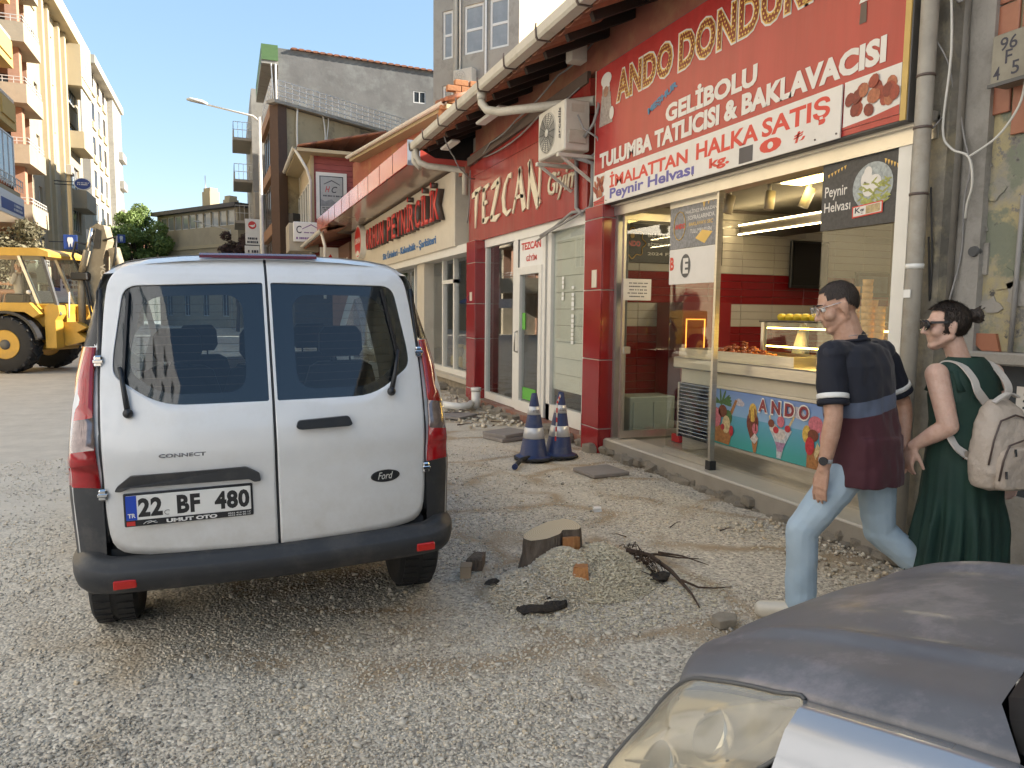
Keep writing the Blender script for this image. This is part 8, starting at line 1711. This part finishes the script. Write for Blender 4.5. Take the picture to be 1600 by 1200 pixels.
b = B(CAR); b.loft([rim, topr], closed=False, caps=False); b.obj('windscreen', M_dark_glass, car)
for sx in (-1, 1): b = B(CAR); b.tube([(sx * .2, .15, 1.085), (sx * .2 - .45, .10, 1.085)], .009, 6); b.obj('wiper', M_black, car)
b = B(CAR); b.loft([[(-hw - .10, y, 1.0), (-hw, y, zr - .06), (-hw * .8, y, zr), (0, y, zr + .015), (hw * .8, y, zr), (hw, y, zr - .06), (hw + .10, y, 1.0)] for y, hw, zr in ((-.62, .51, 1.425), (-.9, .54, 1.46), (-1.6, .55, 1.47), (-2.2, .53, 1.43), (-2.8, .46, 1.30))], closed=False, caps=False); b.obj('roof', M_silver, car)
b = B(CAR); b.loft([[(sg * .715, y, z) for sg, z in ((-1, .25), (-1, 1.0), (1, 1.0), (1, .25))] for y in (-1.1, -2.8, -3.0)], smooth=False); b.obj('body', M_silver, car)
for sx in (-1, 1):
    b = B(CAR); b.tube([(sx * .60, .04, 1.01), (sx * .51, -.64, 1.42)], .033, 8); b.obj('pillar', M_silver, car)
    b = B(CAR); b.poly([(sx * .62, -.1, 1.0), (sx * .62, -.8, 1.0), (sx * .53, -.72, 1.40)]); b.obj('quarter_window', M_dark_glass, car)
    b = B(CAR); b.ball((sx * .82, -.25, 1.06), .10, 14, 8, sx=1.0, sy=.6, sz=.75); b.obj('mirror', M_silver, car)
# ------------------------------------------------------------------ stump, wood chips and other small things on the ground
R = random.Random(21)
M_wood = bpy.data.materials.new('cut_wood'); M_wood.use_nodes = True; t_ = M_wood.node_tree; p = t_.nodes['Principled BSDF']; tc = N(t_, 'TexCoord').outputs['Object']
mp = N(t_, 'Mapping'); mp.inputs['Location'].default_value = (-1.84, -4.09, 0); t_.links.new(tc, mp.inputs[0]); wv = N(t_, 'TexWave', wave_type='RINGS', rings_direction='Z'); wv.inputs['Scale'].default_value = 26; wv.inputs['Distortion'].default_value = 3; wv.inputs['Detail'].default_value = 3; t_.links.new(mp.outputs[0], wv.inputs['Vector'])
rr = N(t_, 'ValToRGB'); rr.color_ramp.elements[0].color = (.56, .42, .25, 1); rr.color_ramp.elements[1].color = (.70, .57, .38, 1); t_.links.new(wv.outputs['Fac'], rr.inputs[0]); t_.links.new(rr.outputs[0], p.inputs['Base Color']); p.inputs['Roughness'].default_value = .8
M_wood_or = mat('orange_split_wood', (.52, .25, .09), .8, col2=(.36, .14, .05), scale=9, bump=.5, bscale=40, stretch=(4, 4, .6)); M_stumpbark = mat('stump_bark', (.10, .075, .055), .95, col2=(.17, .135, .105), scale=10, bump=1.0, bscale=28, stretch=(2, 2, .5))
st_ = thing('tree_stump', 'freshly sawn tree stump with pale top and split orange side', 'stump', (1.85, 4.1, 0)); sc_ = V3((1.845, 4.10, 0))
top = [(-.19, -.02), (-.17, -.09), (-.08, -.13), (.02, -.11), (.05, -.06), (.13, -.13), (.165, -.10), (.175, .02), (.15, .11), (.04, .14), (-.08, .10), (-.16, .05)]; top = round_poly(top, .02, 2); n = len(top)
b = B(); rows = []
for z, k, j in ((.0, 1.22, .03), (.05, 1.14, .02), (.12, 1.06, .012), (.19, 1.03, .006), (.222, 1.0, 0)): rows.append([sc_ + V3((x * k * (1 + R.uniform(-j, j)), y * k * (1 + R.uniform(-j, j)), z + (.03 + .16 * x) * z / .2)) for x, y in top])
b.loft(rows, caps=False, smooth=False); b.obj('bark', M_stumpbark, st_); b = B(); b.poly([q + V3((0, 0, .001)) for q in rows[-1]]); b.obj('cut_face', M_wood, st_)
b = B(); b.loft([[(1.87, 3.965, z), (1.93, 3.945 + .01 * w, z + .01), (1.985, 3.968, z), (1.98, 4.0, z), (1.88, 4.0, z)] for z, w in ((.05, 0), (.12, 1), (.17, -1), (.232, 0))], smooth=False); b.obj('split_face', M_wood_or, st_)
# mound of chips
mc = V3((2.02, 3.86, 0))
def mound(x, y):
    d = sqrt(((x - 2.02) / .40) ** 2 + ((y - 3.86) / .36) ** 2); return .185 * max(0, 1 - d * d) ** 1.1 * (1 + .25 * mnoise.noise((x * 7, y * 7, 3))) + .11 * max(0, 1 - ((x - 1.64) / .34) ** 2 - ((y - 3.80) / .28) ** 2)
b = B(); b.loft([[(x, y, mound(x, y) + gz(x, y) - (.02 if mound(x, y) < .004 else 0)) for x in np.linspace(1.2, 2.5, 48)] for y in np.linspace(3.35, 4.3, 40)], closed=False, caps=False); b.obj('chip_mound', mat('chip_base', (.56, .49, .38), .95, col2=(.40, .34, .25), scale=30, bump=1, bscale=60), kind='stuff', label='low mound of wood chips and soil around the tree stump', cat=None)
def chips(name, n_, cx, cy, rx, ry, size, m, label, tone=(.35, .95), zoff=0.0):
    g = np.random.default_rng(n_); r_ = g.uniform(0, 1, n_) ** .5; a = g.uniform(0, 2 * pi, n_); X = cx + rx * r_ * np.cos(a); Y = cy + ry * r_ * np.sin(a); Z = np.array([mound(x, y) + gz(x, y) for x, y in zip(X, Y)]) + g.uniform(0, .012, n_) + zoff
    return stones(name, np.stack([X, Y, Z], 1), g.uniform(size * .6, size * 1.3, n_), g.uniform(*tone, n_), m, flat=.3, elong=2.6, label=label)
M_chip = bpy.data.materials.new('wood_chip'); M_chip.use_nodes = True; t_ = M_chip.node_tree; at = N(t_, 'Attribute', attribute_name='tone'); rr = N(t_, 'ValToRGB'); cr = rr.color_ramp; cr.elements[0].color = (.36, .30, .21, 1); cr.elements[1].color = (.76, .68, .50, 1); e = cr.elements.new(.5); e.color = (.66, .59, .45, 1); t_.links.new(at.outputs['Fac'], rr.inputs[0]); t_.links.new(rr.outputs[0], t_.nodes['Principled BSDF'].inputs['Base Color']); t_.nodes['Principled BSDF'].inputs['Roughness'].default_value = .85
chips('wood_chips', 6500, 2.04, 3.84, .37, .34, .0085, M_chip, 'pale yellow wood chips heaped beside the tree stump'); chips('wood_chips', 2600, 1.62, 3.72, .30, .25, .0085, M_pebble, 'gravel and chips thrown up left of the stump', (.5, 1)); chips('wood_chips', 1500, 2.0, 3.55, .7, .4, .007, M_chip, 'scattered wood chips in front of the stump')
M_soil = mat('dark_soil', (.045, .036, .028), .95, var=.4, scale=25, bump=1, bscale=50)
for x, y, r_, lb in ((1.55, 3.55, .11, 'dark clod of soil in front of the stump, larger one'), (1.42, 3.86, .07, 'dark clod of soil left of the stump'), (2.33, 3.70, .10, 'dark soil at the torn right side of the chip mound')):
    b = B(); b.ball((x, y, mound(x, y) + .0), r_, 14, 8, sx=1.3, sy=.7, sz=.16)
    for v in b.bm.verts: v.co += V3((1, 1, .6)) * 0 + v.co.normalized() * 0 + V3((mnoise.noise(v.co * 22), mnoise.noise(v.co * 22 + V3((9, 0, 0))), mnoise.noise(v.co * 22 + V3((0, 9, 0))))) * .03
    tag(b.obj('soil_clod', M_soil), lb, 'soil')
def block_of(name, lb, pts, z0, z1, m, cat, m2=None):
    b = B(); k = len(pts); b.loft([[(x, y, z) for x, y in pts] for z in (z0, z1 - .006)] + [[(x + (sum(q[0] for q in pts) / k - x) * .06, y + (sum(q[1] for q in pts) / k - y) * .06, z1) for x, y in pts]], smooth=False)
    for v in b.bm.verts: v.co += V3((R.uniform(-.006, .006), R.uniform(-.006, .006), R.uniform(-.004, .004)))
    return tag(b.obj(name, m), lb, cat)
block_of('wood_piece', 'orange split wood piece lying on the chips in front of the stump', [(1.79, 3.66), (1.87, 3.62), (1.90, 3.70), (1.84, 3.72)], .08, .165, M_wood_or, 'wood')
block_of('wood_piece', 'brown broken stake tip lying left of the stump by the van wheel', [(1.26, 4.13), (1.33, 4.11), (1.36, 4.19), (1.30, 4.22)], 0, .07, mat('stone_tan', (.34, .26, .18), .9, var=.2), 'wood'); block_of('wood_piece', 'dark bark piece lying left of the stump near the van wheel', [(1.34, 4.24), (1.43, 4.20), (1.50, 4.34), (1.44, 4.37)], 0, .075, M_stumpbark, 'wood')
block_of('rock', 'pale flat stone on gravel in front of the man\'s shoe', [(2.30, 3.00), (2.40, 2.99), (2.45, 3.05), (2.38, 3.10), (2.31, 3.08)], 0, .045, M_rubble, 'stone'); block_of('rock', 'small white stone on the gravel between stump and cones', [(2.72, 5.2), (2.79, 5.19), (2.80, 5.24), (2.74, 5.25)], 0, .03, M_white, 'stone')
def root(pts, r, nm, lb):
    p_ = [V3(q) for q in pts]; b = B(); k = len(p_); b.tube(p_, [r * (1 - .75 * i / (k - 1)) * .8 for i in range(k)], 6); return tag(b.obj(nm, mat('root_bark', (.085, .055, .038), .95, var=.4, scale=30) if 'root_bark' not in bpy.data.materials else bpy.data.materials['root_bark']), lb, 'root')
root([(2.30, 3.95, .12), (2.42, 3.86, .10), (2.47, 3.70, .05), (2.45, 3.52, .02), (2.40, 3.38, .03), (2.36, 3.25, .01)], .022, 'tree_root', 'long dark torn root curving down from the chip mound'); root([(2.36, 3.88, .1), (2.52, 3.95, .07), (2.68, 3.95, .03), (2.80, 3.88, .03)], .014, 'tree_root', 'thin root stretching right from the chip mound'); root([(2.44, 3.55, .05), (2.50, 3.46, .03), (2.60, 3.44, .02), (2.72, 3.44, .012)], .010, 'tree_root', 'short root bending right near the end of the long root')
root([(2.62, 4.08, .03), (2.72, 3.95, .035), (2.82, 3.80, .012)], .011, 'fallen_stick', 'straight brown stick on the bare dusty patch')
b = B()
for k in range(70):
    a = R.uniform(-1.3, 1.5); p0 = V3((2.30 + R.uniform(-.05, .06), 3.82 + R.uniform(-.16, .16), R.uniform(.02, .15))); l = R.uniform(.05, .17); p1 = p0 + V3((cos(a), sin(a), R.uniform(-.2, .25))) * l * .5 ; p2 = p0 + V3((cos(a + R.uniform(-.5, .5)), sin(a + R.uniform(-.5, .5)), 0)) * l; p2.z = max(.005, p1.z - .08); b.tube([p0, p1, p2], [.004, .003, .0015], 4)
b.obj('fine_roots', bpy.data.materials['root_bark'], kind='stuff', label='tangle of fine dark roots at the torn side of the mound')
for k, (x, y, a, l) in enumerate(((3.05, 4.6, .6, .22), (2.62, 4.5, 2.2, .14), (2.2, 2.6, .3, .12), (3.35, 4.4, .2, .16))): root([(x, y, .012), (x + l * .5 * cos(a), y + l * .5 * sin(a), .02), (x + l * cos(a), y + l * sin(a), .01)], .006, 'fallen_twig', ['thin twig lying by the shop step', 'short twig on the gravel right of the stump', 'tiny twig on the near gravel', 'thin twig near the foot of the counter front'][k])
# traffic cones
M_cone = mat('cone_blue', (.012, .030, .115), .5, var=.15, scale=8, dirt=(.12, .12, .14), dscale=5, damt=.3); M_band = mat('reflective_band', (.62, .62, .64), .35, metal=.3, var=.12, scale=10)
def cone(x, y, lb, tilt=0.0):
    T = Matrix.Translation((x, y, 0)) @ Matrix.Rotation(tilt, 4, 'Y'); c = thing('traffic_cone', lb, 'traffic cone', (x, y, 0), group='blue and white traffic cones'); b = B(T)
    b.lathe([(.20, .004), (.205, .025), (.19, .04), (.165, .045), (.15, .06), (.036, .70), (.030, .725), (.018, .728), (.016, .70)], (0, 0, 0), 28); b.obj('cone_body', M_cone, c)
    b = B(T); b.lathe([(.175, .003), (.225, .006), (.228, .022), (.20, .034)], (0, 0, 0), 10, smooth=False); b.obj('base', M_rubber, c)
    for z0, z1 in ((.235, .355), (.495, .585)): rr_ = lambda z: .15 + (.036 - .15) * (z - .06) / .64 + .003; b = B(T); b.lathe([(rr_(z0) - .003, z0), (rr_(z0), z0 + .001), (rr_(z1), z1 - .001), (rr_(z1) - .003, z1)], (0, 0, 0), 28); b.obj('band', M_band, c)
    b = B(T @ plane_M((-.045, -.071 - .0, .525), (.86, -.5, 0), (0, 0, 1))); strokes(b, 0, .07, 0, .03, 2, 4); b.obj('print', M_ink, c); return c
cone(3.10, 7.38, 'left one of two blue and white traffic cones, standing free of tape'); c2 = cone(3.42, 7.42, 'right one of two blue and white cones, red and white tape tied to its top', .03)
b = B(); pts = [V3((3.40, 7.35, .70)), V3((3.33, 7.28, .62)), V3((3.30, 7.22, .42)), V3((3.28, 7.2, .22))]; k = 14
tp = thing('barrier_tape', 'red and white tape hanging from the right traffic cone', 'tape', pts[0])
for i in range(12):
    f0, f1 = i / 12, (i + 1) / 12; q = lambda t_: pts[min(2, int(t_ * 3))].lerp(pts[min(2, int(t_ * 3)) + 1], t_ * 3 - min(2, int(t_ * 3))); b = B(); b.beam(q(f0), q(f1), .03, .002, up=(.6, -.8, .1)); b.obj('tape_length', M_letter_red if i % 2 else M_white, tp)
b = B(); b.tube([(3.02, 7.28, .04), (2.90, 7.22, .035), (2.78, 7.05, .03), (2.72, 6.95, .03)], .024, 10); hs = tag(b.obj('hose', M_rubber), 'short black hose with blue end beside the left traffic cone', 'hose'); b = B(); b.tube([(2.715, 6.94, .03), (2.69, 6.90, .03)], .03, 10); b.obj('end_cap', M_cone, hs)
M_slab = mat('paving_slab', (.27, .24, .22), .85, var=.15, scale=6, bump=.3, bscale=40)
def slab(lb, c, w, d, h, rz, z=0.0): M_ = Matrix.Translation((c[0], c[1], z)) @ Matrix.Rotation(rz, 4, 'Z'); b = B(M_); b.box(-w / 2, w / 2, -d / 2, d / 2, 0, h, bev=.006); tag(b.obj('paving_slab', M_slab), lb, 'slab', 'loose paving slabs')
slab('flat grey slab alone on the gravel right of the cones', (3.47, 6.5), .42, .40, .035, .1, .0); slab('lower slab of the stack left of the cones', (3.32, 8.7), .55, .42, .045, .3, .0); slab('upper slab of the stack left of the cones', (3.30, 8.72), .5, .42, .045, .42, .046); slab('slab leaning in rubble by the far red pillar', (3.2, 10.6), .5, .4, .04, .7, .02)
q = thing('plastic_pipe', 'short white plastic pipe stub standing in the rubble by the far red pillar', 'pipe', (3.85, 11.4, 0)); b = B(); b.tube([(3.8, 11.55, .0), (3.8, 11.55, .30)], .075, 14); b.tube([(3.8, 11.55, .3), (3.8, 11.55, .36)], .085, 14); b.obj('stub', M_white_pvc, q)
q = thing('plastic_pipe', 'white plastic pipe elbow lying in the rubble', 'pipe', (3.4, 11.4, 0)); b = B(); b.tube([(3.2, 11.5, .1), (3.45, 11.3, .08), (3.6, 11.35, .08), (3.7, 11.5, .1)], .06, 12); b.obj('elbow', M_white_pvc, q)
rg = np.random.default_rng(5); n_ = 260; P = np.stack([rg.uniform(3.0, 4.0, n_), rg.uniform(9.6, 13.5, n_), rg.uniform(0, .03, n_)], 1); stones('rubble', P, rg.uniform(.015, .05, n_), rg.uniform(.3, .9, n_), M_pebble, label='small rubble heaped along the far shop footing')
rg = np.random.default_rng(6); n_ = 300; P = np.stack([rg.uniform(3.3, 4.1, n_), rg.uniform(3.2, 4.6, n_), rg.uniform(0, .012, n_)], 1); stones('rubble', P, rg.uniform(.008, .022, n_), rg.uniform(.4, 1, n_), M_pebble, label='crumbled stone along the foot of the counter front')
for k in range(7): x, y = 3.15 + R.uniform(-.25, .5), 10.2 + R.uniform(-.7, 1.4); root([(x, y, .05), (x + R.uniform(-.3, .3), y + R.uniform(-.3, .3), .07)], .014, 'fallen_stick', ['dark stick in the rubble, nearest the cones', 'dark stick in the rubble beside the slab stack', 'dark stick under the white pipe elbow', 'dark stick in the middle of the rubble heap', 'dark stick at the left edge of the rubble', 'dark stick across the leaning slab', 'dark stick at the far end of the rubble'][k])
# man driving the digger
dr = thing('person', 'white haired driver in a pale shirt sitting in the digger cab', 'person', (-5.1, 22.0, 1.9)); E_ = lambda x, y, z: EX @ V3((x, y, z)); fx = (EX.to_3x3() @ V3((-1, 0, 0))); sx_ = (EX.to_3x3() @ V3((0, 1, 0)))
b = B(); torso(b, [(E_(-.18, 0, z), sx_, fx, w, d) for z, w, d in ((1.95, .17, .14), (2.1, .16, .12), (2.3, .19, .12), (2.45, .17, .09), (2.5, .08, .07))]); cap(b, E_(-.18, 0, 2.48), E_(-.2, 0, 2.58), .055, .05); Pd, Ad = head(b, E_(-.22, 0, 2.66), fx, up)
for sg in (-1, 1): cap(b, E_(-.18, .2 * sg, 2.42), E_(-.25, .26 * sg, 2.18), .05, .04); cap(b, E_(-.25, .26 * sg, 2.18), E_(-.52, .15 * sg, 2.2), .04, .03); hand(b, E_(-.52, .15 * sg, 2.2), E_(-.66, .1 * sg, 2.2), up, sx_ * sg); cap(b, E_(-.2, .1 * sg, 1.98), E_(-.6, .12 * sg, 2.0), .08, .06); cap(b, E_(-.6, .12 * sg, 2.0), E_(-.68, .12 * sg, 1.73), .055, .045)
remeshed(b, 'body', M_skin_m, dr, .013, 2)
b = B(); torso(b, [(E_(-.18, 0, z), sx_, fx, w, d) for z, w, d in ((1.93, .185, .155), (2.1, .175, .135), (2.3, .205, .135), (2.45, .185, .105), (2.5, .09, .08))]); [cap(b, E_(-.18, .2 * sg, 2.42), E_(-.24, .25 * sg, 2.22), .062, .058) for sg in (-1, 1)]; remeshed(b, 'shirt', mat('pale_shirt', (.55, .53, .48), .8), dr, .012, 2)
hair_cap(Pd, 1, lambda x, y, z: z > .03 - (y - .03) * -.3 or y < -.02 and z > -.03, mat('white_hair', (.62, .58, .5), .6), dr, 1.06)
